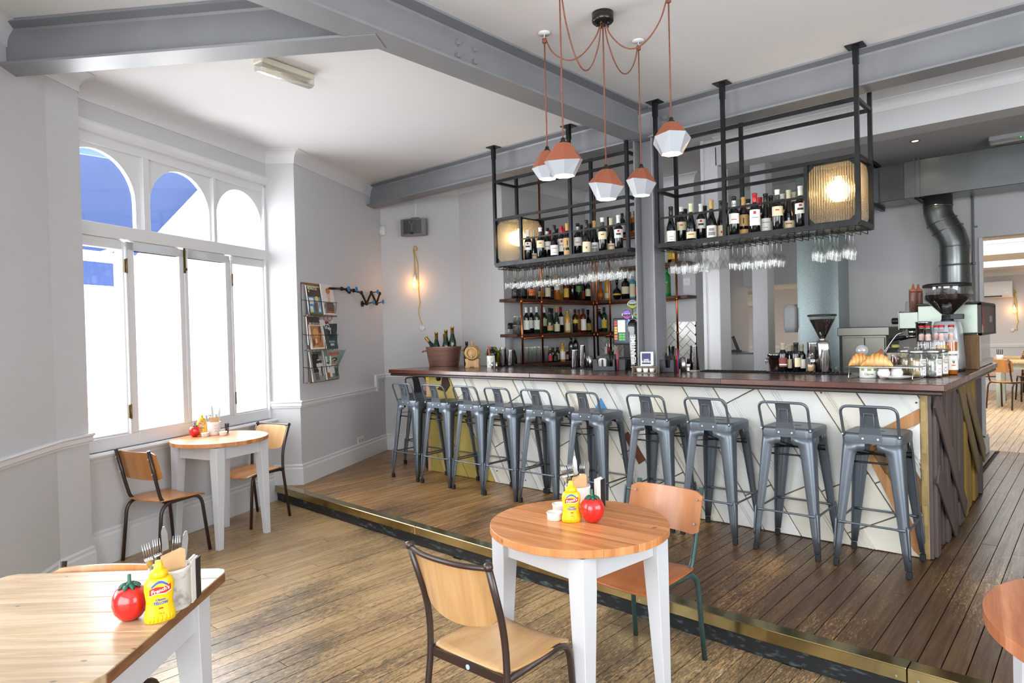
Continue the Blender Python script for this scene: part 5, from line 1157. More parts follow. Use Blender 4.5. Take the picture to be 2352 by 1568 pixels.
for (x,z,c,wd1,wd2) in ((0,.588,'a9b83c','LONDON','LAGER'),(-.052,.495,'b45cc0','LONDON','PALE ALE'),(.052,.495,'6fae3c','LONDON','IPA')):
    ln=obj('lens',MB().lathe([(0,-.012),(.040,-.012),(.044,-.006),(.044,.006),(.040,.010),(0,.010)],28).map(lambda p:Vector((p.x,p.z,p.y))),CHROME,ft,(x,-.03,z))
    obj('lens_face',MB().lathe([(0,0),(.039,0)],28).map(lambda p:Vector((p.x,-.0135,p.y))),mat('lens_face_'+c,c,.4,emit=.35),ln)
    obj('lens_band',MB().prism([(-.037,-.006),(.037,-.006),(.038,.010),(-.038,.010)],0,.001,o=(0,-.0136,0),u=(1,0,0),v=(0,0,1)),LB,ln)
    obj('lens_crown',MB().prism([(-.024,.014),(.024,.014),(.018,.03),(-.018,.03)],0,.001,o=(0,-.0136,0),u=(1,0,0),v=(0,0,1)),mat('lens_blue','5f6fd8',.4,emit=.3),ln)
    for tx,z_ in ((wd1,.006),(wd2,-.010)): obj('lettering',text(tx,.014,bold=.0006).map(lambda p:Vector((p.x,-.0152,p.y+z_))),LB if z_<0 else LW,ln)
# till screen
P=Vector((at_y(1439,770,6.85).x,6.85,1.222)); ts=thing('till_screen','black touch-screen till with coloured buttons behind the beer tap','till',P,face(P)*.5)
obj('housing',MB().box(-.16,-.012,.18,.16,.035,.50).box(-.04,.0,0,.04,.05,.2).box(-.12,-.06,0,.12,.08,.03),BLACK,ts,bev=.006); obj('screen',MB().box(-.145,-.016,.205,.145,-.012,.485),mat('dim_screen','2b3a52',.2,emit=.6),ts)
bt=[('c0392b',-.125,.455),('c0392b',-.125,.425),('d8a12c',-.125,.385),('d8a12c',-.125,.355),('d8a12c',-.125,.325),('d8742c',-.125,.285),('d8742c',-.125,.255),('5fae4a',-.07,.305),('5fae4a',-.07,.275),('5fae4a',-.07,.245),('5fae4a',-.03,.305),('5fae4a',-.03,.275),('5fae4a',-.03,.245),('4a6fd0',.03,.455),('6fc0d8',.03,.425),('d04a4a',.03,.375),('d04a4a',.07,.375),('6fc0d8',.07,.425),('4a6fd0',.07,.455)]
for c_,x,z in bt: obj('screen_button',MB().box(x-.017,-.0175,z-.012,x+.017,-.016,z+.012),mat('button_'+c_,c_,.4,emit=.9),ts)
obj('screen_list',MB().box(-.10,-.0175,.33,-.01,-.016,.475),mat('button_list','cfd8cf',.4,emit=.9),ts)
# wooden tray of ramekins and the card stand
P=spot(1483,4.80); P.z=CT; ty=thing('wooden_tray','small grey wooden tray of little cups before the steel column','tray',P,.18); GW_=wood('grey_wood','8d8172','5f554a',None,rough=.7,sx=14,sy=14,world=False)
obj('tray_frame',MB().box(-.105,-.04,0,.105,.04,.006).box(-.105,-.04,.006,-.097,.04,.058).box(.097,-.04,.006,.105,.04,.058).box(-.097,-.04,.05,.097,-.034,.058).box(-.097,.034,.006,.097,.04,.058),GW_,ty,bev=.002)
for i,x in enumerate((-.055,0,.055)): o=tag(obj('salt_cup',MB().lathe([(0,0),(.018,0),(.024,.034),(.021,.034),(.016,.006),(0,.006)],18),WHT,None,P+Vector((x*math.cos(.18),x*math.sin(.18),.007))),['left white cup in the small wooden tray','middle white cup in the small wooden tray','right white cup in the small wooden tray'][i],'cup','cups in the wooden tray')
P=P+Vector((.01,.0,.0595)); cdd=thing('menu_card','small framed card lettered in white on dark blue above the wooden tray','card',P,.18)
obj('acrylic_holder',MB().box(-.05,-.02,0,.05,.02,.006).box(-.055,.005,.006,.055,.012,.115),mat('white_card','e6e6e4',.4),cdd,bev=.002); obj('printed_panel',MB().box(-.042,.0035,.014,.034,.0045,.104),mat('navy_print','2c3566',.5),cdd)
for tx,z_,s_ in (('HARD',.05,.016),('DRINKS',.034,.021)): obj('lettering',text(tx,s_,bold=.0005).map(lambda p:Vector((p.x-.004,.0030,p.y+z_))),LW,cdd)
# small wine bottles, milk bottle
for i,(px,Y) in enumerate(((1799,5.17),(1814,5.235),(1821,5.30),(1829,5.17),(1841,5.235))):
    P=spot(px,Y,CT+(.0135 if Y<5.2 else .0005)); bottle('wine_bottle','small dark wine bottle with beige capsule, %s from the left right of the steel column'%ORD[i],P,'bordeaux',.215,.031,BOT,mat('beige_foil','a89c88',.4) if i!=3 else CK,.24,(.16,.48,[mat('dull_red_label','7a3b33',.6),LC,LW,LC,LW][i]),[(.22,.26,LW,1.1)] if i==0 else None,rz=face(P)+(0,.8,-.6,.9,.5)[i],group='small wine bottles by the grinder')
P=spot(1863,5.17,CT+.0135); bottle('milk_bottle','small clear bottle half filled with beige syrup beside the wine bottles',P,'squat',.118,.028,WG,None,.2,None,liquid=(mat('beige_syrup','c39a72',.5),.45),cat='bottle')
o=tumbler('small_glass','tiny faceted glass at the right end of the bar mats',spot(1921,5.20,CT+.0005),.02,.045)
# coffee grinders
BEAN=mat('coffee_beans','1e100a',.5,bump=1,bs=120,spec=.3)
def grinder(label,P,s,big):
    t=thing('coffee_grinder',label,'coffee grinder',P,0 if big else .3)
    SIL=mat('silver_enamel','b9bdc3',.28,.35) if big else BRUSH
    f=lambda m_:m_.map(lambda p:p*s)
    if big:
        obj('body',f(MB().loft([rrect(.105,.13,.03,.02),rrect(.10,.13,.03,.12),rrect(.088,.12,.03,.33),rrect(.078,.10,.03,.385),rrect(.06,.08,.02,.39)])),SIL,t)
        obj('doser',f(MB().lathe([(.05,0),(.055,.01),(.055,.16),(.06,.165),(.06,.175),(0,.18)],24,(-.16,-.02,.215))),CHROME,t); obj('doser_outlet',f(MB().lathe([(.03,0),(.045,.05),(.045,.06)],16,(-.16,-.02,.155))),CHROME,t)
        obj('base_plate',f(MB().box(-.20,-.12,0,.10,.13,.022)),BLACK,t,bev=.004)
        for k in range(3): obj('stripe',f(MB().box(-.05,-.1215+.004*k,.30-k*.018,.02,-.119+.004*k,.306-k*.018)),LB,t)
        hz=.42; hr=.155; nk_=.035
        obj('collar',f(MB().lathe([(.045,.385),(.045,.40),(.04,.405),(.04,.44),(0,.44)],20).box(.0,-.03,.405,.11,.03,.445)),BLACK,t,bev=.003)
        hop=[(nk_,.44),(.145,.555),(.155,.565),(.158,.665)]; bn=[(nk_-.003,.442),(.140,.555),(.151,.566),(.152,.60),(0,.605)]; lid=[(.163,.66),(.168,.664),(.165,.682),(.14,.69),(0,.69)]
    else:
        obj('body',f(MB().loft([rrect(.06,.09,.02,0),rrect(.055,.08,.02,.25),rrect(.045,.07,.02,.28)])),SIL,t); obj('doser',f(MB().lathe([(.04,0),(.05,.01),(.05,.14),(.053,.15),(0,.152)],20,(-.075,-.06,.12))),CHROME,t); obj('spout',f(MB().lathe([(.02,0),(.04,.05)],14,(-.075,-.06,.07))),CHROME,t)
        obj('collar',f(MB().lathe([(.028,.28),(.028,.30),(0,.30)],16)),CHROME,t)
        hop=[(.025,.30),(.105,.47),(.112,.50)]; bn=[(.022,.302),(.096,.455),(.101,.468),(0,.472)]; lid=[(.116,.495),(.120,.50),(.116,.512),(0,.515)]
    obj('hopper',f(MB().shell(hop,28)),thin_glass('hopper_plastic',(.93,.93,.95),.15,.12),t); obj('beans',f(MB().lathe(bn,28)),BEAN,t); obj('hopper_lid',f(MB().lathe(lid,28)),BLACK,t)
    return t
P=spot(1890,5.29,CT+.0005); grinder('small steel coffee grinder with a conical hopper in front of the galvanised duct',P,.97*.88,False)
P=Vector((at_y(2178,850,5.80).x,5.80,CT)); grinder('large silver coffee grinder with a wide bean hopper at the right end of the bar',P,.93,True)
# wire rack with croissants
P=Vector((-1.06,4.86,CT)); wr=thing('cooling_rack','low steel wire rack on folded legs at the right front of the bar top','rack',P,math.radians(-3)); hw,hd,hh=.205,.135,.078
mb=MB()
for q in ([(-hw,-hd,hh),(hw,-hd,hh),(hw,hd,hh),(-hw,hd,hh)],): mb.tube(q,.0025,6,closed=True)
obj('rim',mb,BRUSH,wr); g=MB()
for k in range(27): x=-hw+2*hw*k/26; g.tube([(x,-hd,hh),(x,hd,hh)],.0010,4)
for k in range(9): y=-hd+2*hd*k/8; g.tube([(-hw,y,hh-.002),(hw,y,hh-.002)],.0010,4)
q=obj('wire_grid',g,BRUSH,wr); q['kind']='stuff'
for s in (-1,1): 
    x=s*(hw-.02); obj('leg',MB().tube(fillet([(x,-hd+.01,hh),(x+s*.0,-hd-.01,.003),(x,hd-.03,.003),(x,hd-.05,hh)],.008,2),.0028,6),BRUSH,wr)
CRO=mat('croissant_crust','d08a3c',.5,col2='f0c98a',vs=5,bump=.4,bs=30,thr=(.4,.62))
def croissant(label,P,rz,L_=.17):
    t=thing('croissant',label,'croissant',P,rz,'croissants on the wire rack'); segs=7
    for k in range(segs):
        u0=-1+2*k/segs; u1=-1+2*(k+1)/segs
        rings=[]
        for j in range(5):
            u=u0+(u1-u0)*j/4; x=u*L_/2; y=-.035*(u*u); r=.036*(1-abs(u)**2.2)+.006; r*=1+.10*math.sin(PI*j/4); rings.append([(x,y+r*math.cos(a)*1.15,r*.92+r*math.sin(a)) for a in [2*PI*i/14 for i in range(14)]])
        obj('fold',MB().loft([q[::-1] for q in rings]),CRO,t)
    return t
croissant('smaller croissant at the left end of the wire rack',P+Vector((-.15,-.02,.080)),math.radians(25),.15); croissant('larger croissant lying across the middle left of the wire rack',P+Vector((-.035,-.055,.080)),math.radians(2),.185)
# can, bowls and plate under the rack
Q=P+Vector((-.11,.015,.0005)); cn=thing('caper_tin','white food tin with green squares and lettering under the wire rack','tin',Q,face(Q)+.1); obj('tin_body',MB().lathe([(0,0),(.050,0),(.052,.003),(.052,.066),(.050,.07),(0,.068)],28),mat('white_tin'),cn); obj('lettering',wrap(text('C\u00e2pres',.020,bold=.0004),.052,.026),mat('olive_print','6f6a2a',.5),cn)
for k in (-.04,0,.04): obj('printed_square',wrap(rect(.022,.014,2),.052,.055,a0=-PI/2+k/.052),GT_,cn)
for i,(dx,dy) in enumerate(((-.015,.0),(.05,.05))): o=tag(obj('sugar_bowl',MB().lathe([(0,0),(.022,0),(.024,.006),(.036,.02),(.038,.038),(.030,.056),(.033,.062),(.030,.062),(0,.05)],24),WHT,None,P+Vector((dx,dy,.0005))),['round white footed bowl under the wire rack, nearer one','round white bowl under the wire rack, farther one'][i],'bowl')
o=tag(obj('saucer',MB().lathe([(0,.003),(.04,.0),(.045,.004),(.092,.016),(.094,.019),(.088,.018),(.045,.008),(0,.006)],32),WHT,None,P+Vector((.07,-.045,.0005))),'white oval plate lying under the right half of the wire rack','plate')
# strainer, spoon, jug and stacked plates behind the rack
Q=spot(1990,5.13); j_=thing('utensil_jar','steel container of bar tools behind the croissants','jar',Q); obj('pot',MB().lathe([(0,0),(.04,0),(.045,.12),(.042,.12),(.038,.01),(0,.01)],22),BRUSH,j_)
s_=thing('tea_strainer','round mesh tea strainer standing in the steel container','strainer',Q+Vector((-.015,0,.012))); obj('mesh_bowl',MB().shell([(0,-.035),(.02,-.03),(.035,-.012),(.04,0)],20).map(lambda p:Vector((p.x-.012,p.z,p.y+.16))),thin_glass('fine_mesh',(.6,.6,.6),.3,.3,dusty=.35),s_); obj('handle',MB().tube([(0,0,0),(-.002,0,.125)],.003),BRUSH,s_)
s_=thing('wooden_scoop','reddish wooden scoop leaning in the steel container','scoop',Q+Vector((.008,0,.012)),rot=(0,.5,0)); obj('scoop_blade',MB().loft([rrect(.014,.006,.005,0),rrect(.014,.006,.005,.11),rrect(.02,.01,.008,.15),rrect(.006,.004,.003,.19)]),mat('scoop_wood','9a4f2c',.5),s_)
s_=thing('bar_spoon','twisted steel bar spoon leaning out of the steel container','spoon',Q+Vector((.012,.012,.012)),rot=(0,.62,0)); obj('stem',MB().tube([(.0012*math.cos(k),.0012*math.sin(k),k*.0075) for k in range(30)],.0022,6),CHROME,s_); obj('disc_end',MB().lathe([(0,0),(.014,0),(.014,.003),(0,.003)],16,(0,0,.222)),CHROME,s_)
for k in range(8): o=tag(obj('plate',MB().lathe([(0,.002),(.045,.0),(.078,.007),(.076,.009),(.045,.003),(0,.004)],28),WHT,None,spot(2031,5.24)+Vector((0,0,.0005+k*.0082))),'white side plate, %s from the bottom of the stack behind the croissants'%ORD[k],'plate','stacked side plates')
for c_ in range(2):
    for k in range(6):
        tag(obj('paper_cup',MB().lathe([(.030,0),(.037,.022),(.039,.024),(.036,.024)],20),mat('cream_paper_cup','ded5c3',.6),None,spot(2050+c_*24,5.33)+Vector((0,0,.0005+k*.0245))),'cream paper cup, %s from the bottom of the %s stack behind the jars'%(ORD[k],['left','right'][c_]),'cup','stacked paper cups')
bottle('syrup_bottle','clear bottle of dark honey syrup with an olive green cap behind the wire rack',spot(2058,5.12),'jug',.19,.033,WG,None,.2,None,liquid=(mat('honey_syrup','5a2a10',.15),.68),neck=None)
tag(obj('bottle_cap',MB().lathe([(.024,0),(.026,.004),(.024,.02),(0,.022)],18),mat('olive_cap','8a8540',.5),None,spot(2058,5.12)+Vector((0,0,.1915))),'olive green screw cap on the honey syrup bottle','cap')
# tea jars
TEA=[mat('herbal_tea_bags','a98f5c',.8,col2='e3dcc4',vs=22,bump=1,bs=40,thr=(.45,.6)),mat('tea_bags_grey','7d827c',.8,col2='d3d6d0',vs=20,bump=1,bs=40,thr=(.5,.62)),mat('dark_tea','3a2a20',.8,col2='a58a5c',vs=24)]
for i,(px,Y,pc_,tm) in enumerate(((2083,5.17,'c0392b',0),(2107,5.02,'3f8fb8',0),(2143,5.06,'d0529a',1),(2158,5.22,'7a5ac0',2))):
    P_=spot(px,Y); t=thing('tea_jar',['tea jar with red print, farthest left of the four glass jars','tea jar with blue print, front left of the four glass jars','tea jar with pink print, front right of the four glass jars','tea jar with purple print, behind the pink one'][i],'jar',P_,face(P_)+.25,'glass tea jars')
    obj('glass_body',MB().shell([(.045,0),(.052,.006),(.054,.03),(.054,.135),(.046,.152),(.046,.16)],24),WG,t); obj('tea_bags',MB().lathe([(0,.004),(.048,.006),(.050,.03),(.050,.11),(.03,.12),(0,.118)],20),TEA[tm],t)
    obj('metal_lid',MB().lathe([(.050,.155),(.053,.157),(.053,.174),(.048,.178),(0,.178)],28),BRUSH,t); obj('lid_handle',MB().tube([(-.014,0,.176),(-.014,0,.192),(.014,0,.192),(.014,0,.176)],.002,6),BRUSH,t)
    a=-PI/2+.45; obj('paper_label',wrap(rect(.040,.105,5),.054,.068,a0=a),LW,t)
    obj('lettering',wrap(text("JO'S",.018,bold=.0003),.054,.108,a0=a,eps=.0012),LB,t); obj('lettering',wrap(text('TEA',.018,bold=.0003),.054,.090,a0=a,eps=.0012),LB,t)
    fl_=MB(); 
    for k in range(6): fl_.add([(0.012*math.cos(k*1.05)*q+.004*math.cos(k*1.05+w_),.016*math.sin(k*1.05)*q+.004*math.sin(k*1.05+w_),0) for q,w_ in ((.2,0),(1,1.6),(1,-1.6))],[(0,1,2)])
    obj('printed_flower',wrap(fl_,.054,.045,a0=a,eps=.0012),mat('print_'+pc_,pc_,.5),t)
# flavoured syrup bottles
SR=[None,(mat('clear_syrup','d7d3c2',.2),.1),None,(mat('yellow_syrup','c79a2a',.15),.60),(mat('orange_syrup','c4691c',.15),.66)]
for i,(px,Y) in enumerate(((2118,5.36),(2133,5.29),(2152,5.40),(2164,5.30),(2186,5.34))):
    P_=spot(px,Y); P_.x=min(P_.x,-.72)
    b=bottle('syrup_bottle',['almost empty syrup bottle with red cap, leftmost behind the tea jars','clear syrup bottle with red cap, second from the left behind the tea jars','syrup bottle with red neck print, middle one behind the tea jars','yellow syrup bottle with red cap, fourth from the left','orange syrup bottle with red cap, rightmost beside the large grinder'][i],P_,'spirit',.335,.037,WG,CR,.035,(.10,.48,LW) if i in (3,4) else None,None,rz=face(P_)+.3,group='coffee syrup bottles',liquid=SR[i],neck=(.70,.82,mat('pink_neck_print','dfb7b0',.6)))
    if i in (3,4):
        obj('lettering',wrap(text('MONIN',.016,bold=.0004),.037,.135,eps=.0012),LB,b); lf=MB()
        for k,a in enumerate((1.0,1.5,2.1)): lf.add([(0,0,0),(.006*math.cos(a+.5),.012*math.sin(a+.5),0),(.02*math.cos(a),.035*math.sin(a),0),(.006*math.cos(a-.5),.012*math.sin(a-.5),0)],[(0,3,2,1)])
        obj('printed_leaf',wrap(lf,.037,.075,eps=.0012),LG,b); obj('printed_fruit',wrap(rect(.022,.008,2),.037,.065,eps=.0012),mat('orange_print','c4612a',.5),b)
# espresso machine
EP=Vector((-.90,6.02,CT)); em=thing('espresso_machine','large steel espresso machine on the right return of the bar','espresso machine',EP)
STE=mat('satin_machine_steel','9fa99f',.38,.8); X0,X1=-.19,.205; Y1_=.93
obj('upper_housing',MB().box(X0,.03,.265,X1,Y1_,.49),STE,em,bev=.008,seg=2); obj('top_tray',MB().box(X0-.005,.025,.49,X1+.01,Y1_+.005,.505),BLACK,em,bev=.003)
obj('end_frame',MB().box(X1-.006,.02,.25,X1+.016,.05,.495).box(X1-.006,Y1_-.02,.25,X1+.016,Y1_,.495).box(X1-.006,.02,.478,X1+.016,Y1_,.495).box(X1-.006,.02,.25,X1+.016,Y1_,.268),BLACK,em)
bp_=obj('back_panel',MB().box(X1+.002,.05,.268,X1+.008,Y1_-.02,.478),mat('brown_panel_print','3b302b',.35),em)
hair=MB().prism([(.10,.02),(.17,.0),(.22,.04),(.24,.10),(.20,.16),(.17,.205),(.12,.208),(.09,.17),(.11,.10)],0,.001,o=(X1+.0085,.05,.268),u=(0,1,0),v=(0,0,1)); obj('printed_shape',hair,mat('printed_red','8a2f35',.4),bp_)
obj('printed_shape',MB().prism([(.06,0),(.16,0),(.14,.05),(.08,.07)],0,.0012,o=(X1+.0085,.05,.268),u=(0,1,0),v=(0,0,1)),mat('printed_skin','c9a08a',.4),bp_)
obj('printed_plate',MB().prism([(.55,.08),(.68,.08),(.68,.13),(.55,.13)],0,.0012,o=(X1+.0085,.05,.268),u=(0,1,0),v=(0,0,1)),mat('printed_pale','b0a29a',.4),bp_)
obj('lower_body',MB().box(X0+.09,.10,.03,X1-.02,Y1_-.05,.265).box(X0-.02,.06,0,X1,Y1_-.02,.05),CHROME,em,bev=.01); obj('side_cheek',MB().prism([(0,0),(.17,0),(.19,.09),(.14,.235),(.0,.235)],0,.01,o=(X1-.02,.08,.03),u=(0,1,0),v=(0,0,1)),mat('glossy_panel','d9d5d3',.1,.3),em)
obj('group_housing',MB().box(X0-.14,.06,.31,X0,.80,.445),STE,em,bev=.006); obj('front_trim',MB().box(X0-.142,.055,.305,X0-.136,.805,.45),CHROME,em)
obj('steam_knob',MB().lathe([(.022,0),(.026,.01),(.026,.05),(.02,.055),(0,.056)],16).map(lambda p:Vector((X0-.142-p.z,.10+p.x,.375+p.y))),BLACK,em)
for y in (.20,.55):
    gh=obj('group_head',MB().lathe([(.03,0),(.035,.01),(.035,.045),(.028,.05)],20,(X0-.07,y,.262)),CHROME,em); obj('portafilter',MB().lathe([(.02,0),(.032,.008),(.032,.03)],18,(X0-.07,y,.232)).tube([(X0-.09,y,.245),(X0-.12,y,.243)],.01),CHROME,em)
    obj('portafilter_handle',MB().tube([(X0-.12,y,.243),(X0-.15,y,.240),(X0-.22,y,.222),(X0-.235,y,.212)],[.012,.016,.016,.010],10),BLACK,em)
obj('steam_wand',MB().tube(curve_pts([(X0-.10,.10,.31),(X0-.12,.08,.28),(X0-.16,.07,.26),(X0-.23,.05,.15),(X0-.245,.05,.12)]),.005,8),CHROME,em)
for i,(dx,dy,st_k) in enumerate(((-.18,.12,1),(-.18,.28,1),(-.12,.10,0),(-.03,.10,0),(.10,.08,2),(.16,.12,3),(.08,.2,2),(.17,.26,2),(.03,.22,1))):
    pass
def inv(label,P,k=0): return tumbler('espresso_glass',label,P,.034,.085,'upturned glasses on the espresso machine',inv=True,tap=.78)
gi=0
for dx,dy,n_ in ((-.15,.08,1),(-.09,.10,1),(.08,.08,2),(.15,.10,3),(.12,.20,2),(-.03,.12,1)):
    for k in range(n_): inv('upturned clear glass on the espresso machine top, %s, %s'%(['far left','left','right of the hopper','tallest stack','behind the tall stack','centre left'][gi],['bottom one','second up','third up'][k]),EP+Vector((dx,dy,.506+k*.062)))
    gi+=1
inv('upturned clear glass on the lower group housing of the espresso machine',EP+Vector((X0-.07,.10,.446)))
for i,(dx,dy) in enumerate(((-.27,.20),(-.245,.26))):
    Q=EP+Vector((dx+.02,dy,.446)); t=thing('sauce_bottle',['reddish brown squeezy sauce bottle on the espresso machine, left one','reddish brown squeezy sauce bottle on the espresso machine, right one'][i],'bottle',Q,0,'squeezy sauce bottles'); obj('bottle_body',MB().lathe([(0,0),(.030,0),(.032,.004),(.032,.15),(.03,.165)],18),mat('chocolate_squeezy','8a5a4c',.35,col2='6b3d33',vs=2),t); obj('nozzle_cap',MB().lathe([(.032,.165),(.032,.18),(.012,.19),(.006,.225),(0,.225)],16),mat('squeezy_cap','b06a50',.45),t)
kn=thing('knock_box','tall brown wooden panel box right of the large grinder','box',Vector((-.735,5.99,CT)),0); obj('wooden_side',MB().box(-.045,-.01,0,.045,.015,.255),wood('box_wood','7d5f38','4f3a20',None,rough=.6,sx=10,sy=10,world=False),kn,bev=.003)
obj('wooden_side',MB().box(-.045,.0,0,-.03,.015,.255).box(.03,.015,0,.045,.03,.255),MATS['box_wood'],kn)
# ================================================================== TABLE-TOP CONDIMENTS
YEL=mat('yellow_squeezy','edbd0e',.3,coat=.3); TOM=mat('tomato_plastic','c9211c',.22,coat=.5); TGR=mat('tomato_leaf_plastic','1d5a48',.4); KR=mat('kraft_paper','c19a6e',.8)
def mustard(label,P,rz,s=1):
    t=thing('mustard_bottle',label,'bottle',P,rz,'yellow mustard bottles')
    prof=[(.033,0),(.036,.004),(.0365,.016),(.034,.030),(.0315,.045),(.0305,.060),(.0325,.078),(.0345,.095),(.034,.110),(.029,.122),(.021,.130)]
    def ring(r,z,n=28): return [(r*math.cos(a),r*.60*math.sin(a),z) for a in [2*PI*i/n for i in range(n)]]
    obj('bottle_body',MB().loft([ring(r,z) for r,z in prof]),YEL,t)
    fl=MB(); 
    for k in range(7):
        a=-PI/2+(k-3)*.25; fl.tube([(.0368*math.cos(a),.60*.0368*math.sin(a)-.0002,.005),(.0352*math.cos(a),.60*.0352*math.sin(a)-.0002,.022)],.0016,5)
    obj('base_flute',fl,YEL,t)
    c=obj('cap',MB().lathe([(.021,.128),(.0215,.130),(.0215,.142),(.018,.145),(.0115,.148),(.0105,.160),(.008,.166),(.0075,.171),(0,.171)],20),YEL,t); obj('cap_rib',MB().tube([(.0217*math.cos(a),.0217*math.sin(a),.136) for a in [2*PI*i/20 for i in range(20)]],.0012,5,closed=True),YEL,c)
    # printed label, laid on the flattened front
    def fr(mb,off): 
        def f(p):
            z=p.y
            r=.034
            for (r0,z0),(r1,z1) in zip(prof,prof[1:]):
                if z0<=z<=z1: r=r0+(r1-r0)*(z-z0)/(z1-z0)
            x=max(-r*.97,min(r*.97,p.x)); return Vector((x,-.60*math.sqrt(max(0,r*r-x*x))-off,z))
        return mb.map(f)
    def grid(x0,x1,zf0,zf1,n=12,m_=3):
        mb=MB(); vs=[]
        for i in range(n+1):
            x=x0+(x1-x0)*i/n
            for j in range(m_+1): vs.append((x,zf0(i/n)+(zf1(i/n)-zf0(i/n))*j/m_,0))
        fs=[(i*(m_+1)+j,(i+1)*(m_+1)+j,(i+1)*(m_+1)+j+1,i*(m_+1)+j+1) for i in range(n) for j in range(m_)]
        return mb.add(vs,fs)
    obj('blue_arc',fr(grid(-.020,.018,lambda u:.100+.012*math.sin(PI*u),lambda u:.106+.013*math.sin(PI*u)),.0004),mat('label_blue','2c55c0',.5),t)
    obj('red_banner',fr(grid(-.024,.024,lambda u:.079+.010*u+.003*math.sin(2*PI*u),lambda u:.097+.010*u+.003*math.sin(2*PI*u)),.0006),mat('label_red','c9281f',.5),t)
    obj('banner_edge',fr(grid(-.0255,.0255,lambda u:.0765+.010*u+.003*math.sin(2*PI*u),lambda u:.0795+.010*u+.003*math.sin(2*PI*u),12,1),.0005),LW,t)
    q=text("French's",.0150,bold=.0004,sx=.82).map(lambda p:Vector((p.x,p.y+.093+p.x*.2,0))); obj('lettering',fr(q,.0011),LW,t)
    q=text('Classic',.0085,bold=.0003).map(lambda p:Vector((p.x,p.y+.066,0))); obj('lettering',fr(q,.0009),mat('label_blue'),t)
    q=text('YELLOW',.0105,bold=.0005,sx=.8).map(lambda p:Vector((p.x,p.y+.056,0))); obj('lettering',fr(q,.0009),mat('label_blue'),t)
    q=text('226 g',.006).map(lambda p:Vector((p.x,p.y+.028,0))); obj('lettering',fr(q,.0009),mat('label_red'),t)
    obj('printed_spot',fr(grid(-.005,.005,lambda u:.040,lambda u:.044,4,1),.0009),mat('label_red'),t)
    t.scale=(s*1.14,s*1.1,s); return t
def tomato(label,P,s=1,rz=0):
    t=thing('tomato_sauce_bottle',label,'sauce bottle',P,rz,'red tomato shaped sauce bottles')
    pr=[(0,.002),(.016,0),(.026,.006),(.038,.022),(.0435,.042),(.042,.062),(.034,.078),(.022,.086),(.010,.087),(0,.086)]
    mb=MB().lathe(pr,40).map(lambda p:Vector((p.x*(1+.018*math.cos(5*math.atan2(p.y,p.x))*min(1,p.z/.05)),p.y*(1+.018*math.cos(5*math.atan2(p.y,p.x))*min(1,p.z/.05)),p.z)))
    obj('body',mb,TOM,t); lf=obj('stalk',MB().lathe([(.016,.083),(.013,.090),(.006,.094),(.0045,.098),(.0042,.116),(.0035,.118),(0,.118)],14),TGR,t)
    for k in range(8):
        a=2*PI*k/8; rings=[]
        for j,(r,z,w_) in enumerate(((.008,.091,.004),(.016,.093,.0075),(.024,.088,.0065),(.028,.082,.001))): 
            c=Vector((r*math.cos(a),r*math.sin(a),z)); n=Vector((-math.sin(a),math.cos(a),0)); rings.append([tuple(c-n*w_),tuple(c+Vector((0,0,.0025))),tuple(c+n*w_),tuple(c-Vector((0,0,.002)))])
        obj('leaf',MB().loft(rings),TGR,t)
    t.scale=(s,s,s); return t
def fork(label,P,rot,grp):
    t=thing('fork',label,'fork',P,0,grp,rot=rot); obj('handle',MB().loft([rrect(.009,.0012,.001,0),rrect(.005,.0012,.001,.07),rrect(.0035,.0015,.001,.115),rrect(.011,.0012,.001,.138),rrect(.012,.001,.0008,.148)]),CUTL,t)
    for x in (-.0095,-.0032,.0032,.0095): obj('tine',MB().tube([(x,0,.147),(x,.002,.17),(x,0,.192)],[.0018,.0017,.0008],6),CUTL,t)
def knife(label,P,rot,grp):
    t=thing('knife',label,'knife',P,0,grp,rot=rot); obj('handle',MB().loft([rrect(.008,.003,.002,0),rrect(.006,.0025,.002,.09)]),CUTL,t)
    obj('blade',MB().prism([(-.007,.09),(.009,.09),(.011,.14),(.010,.185),(.004,.205),(-.002,.205),(-.007,.19)],-.0007,.0007,o=(0,0,0),u=(1,0,0),v=(0,0,1)),CUTL,t)
MARB=mat('mottled_ceramic','d9d8d2',.3,col2='8a8c8c',vs=22,thr=(.54,.70),coat=.4)
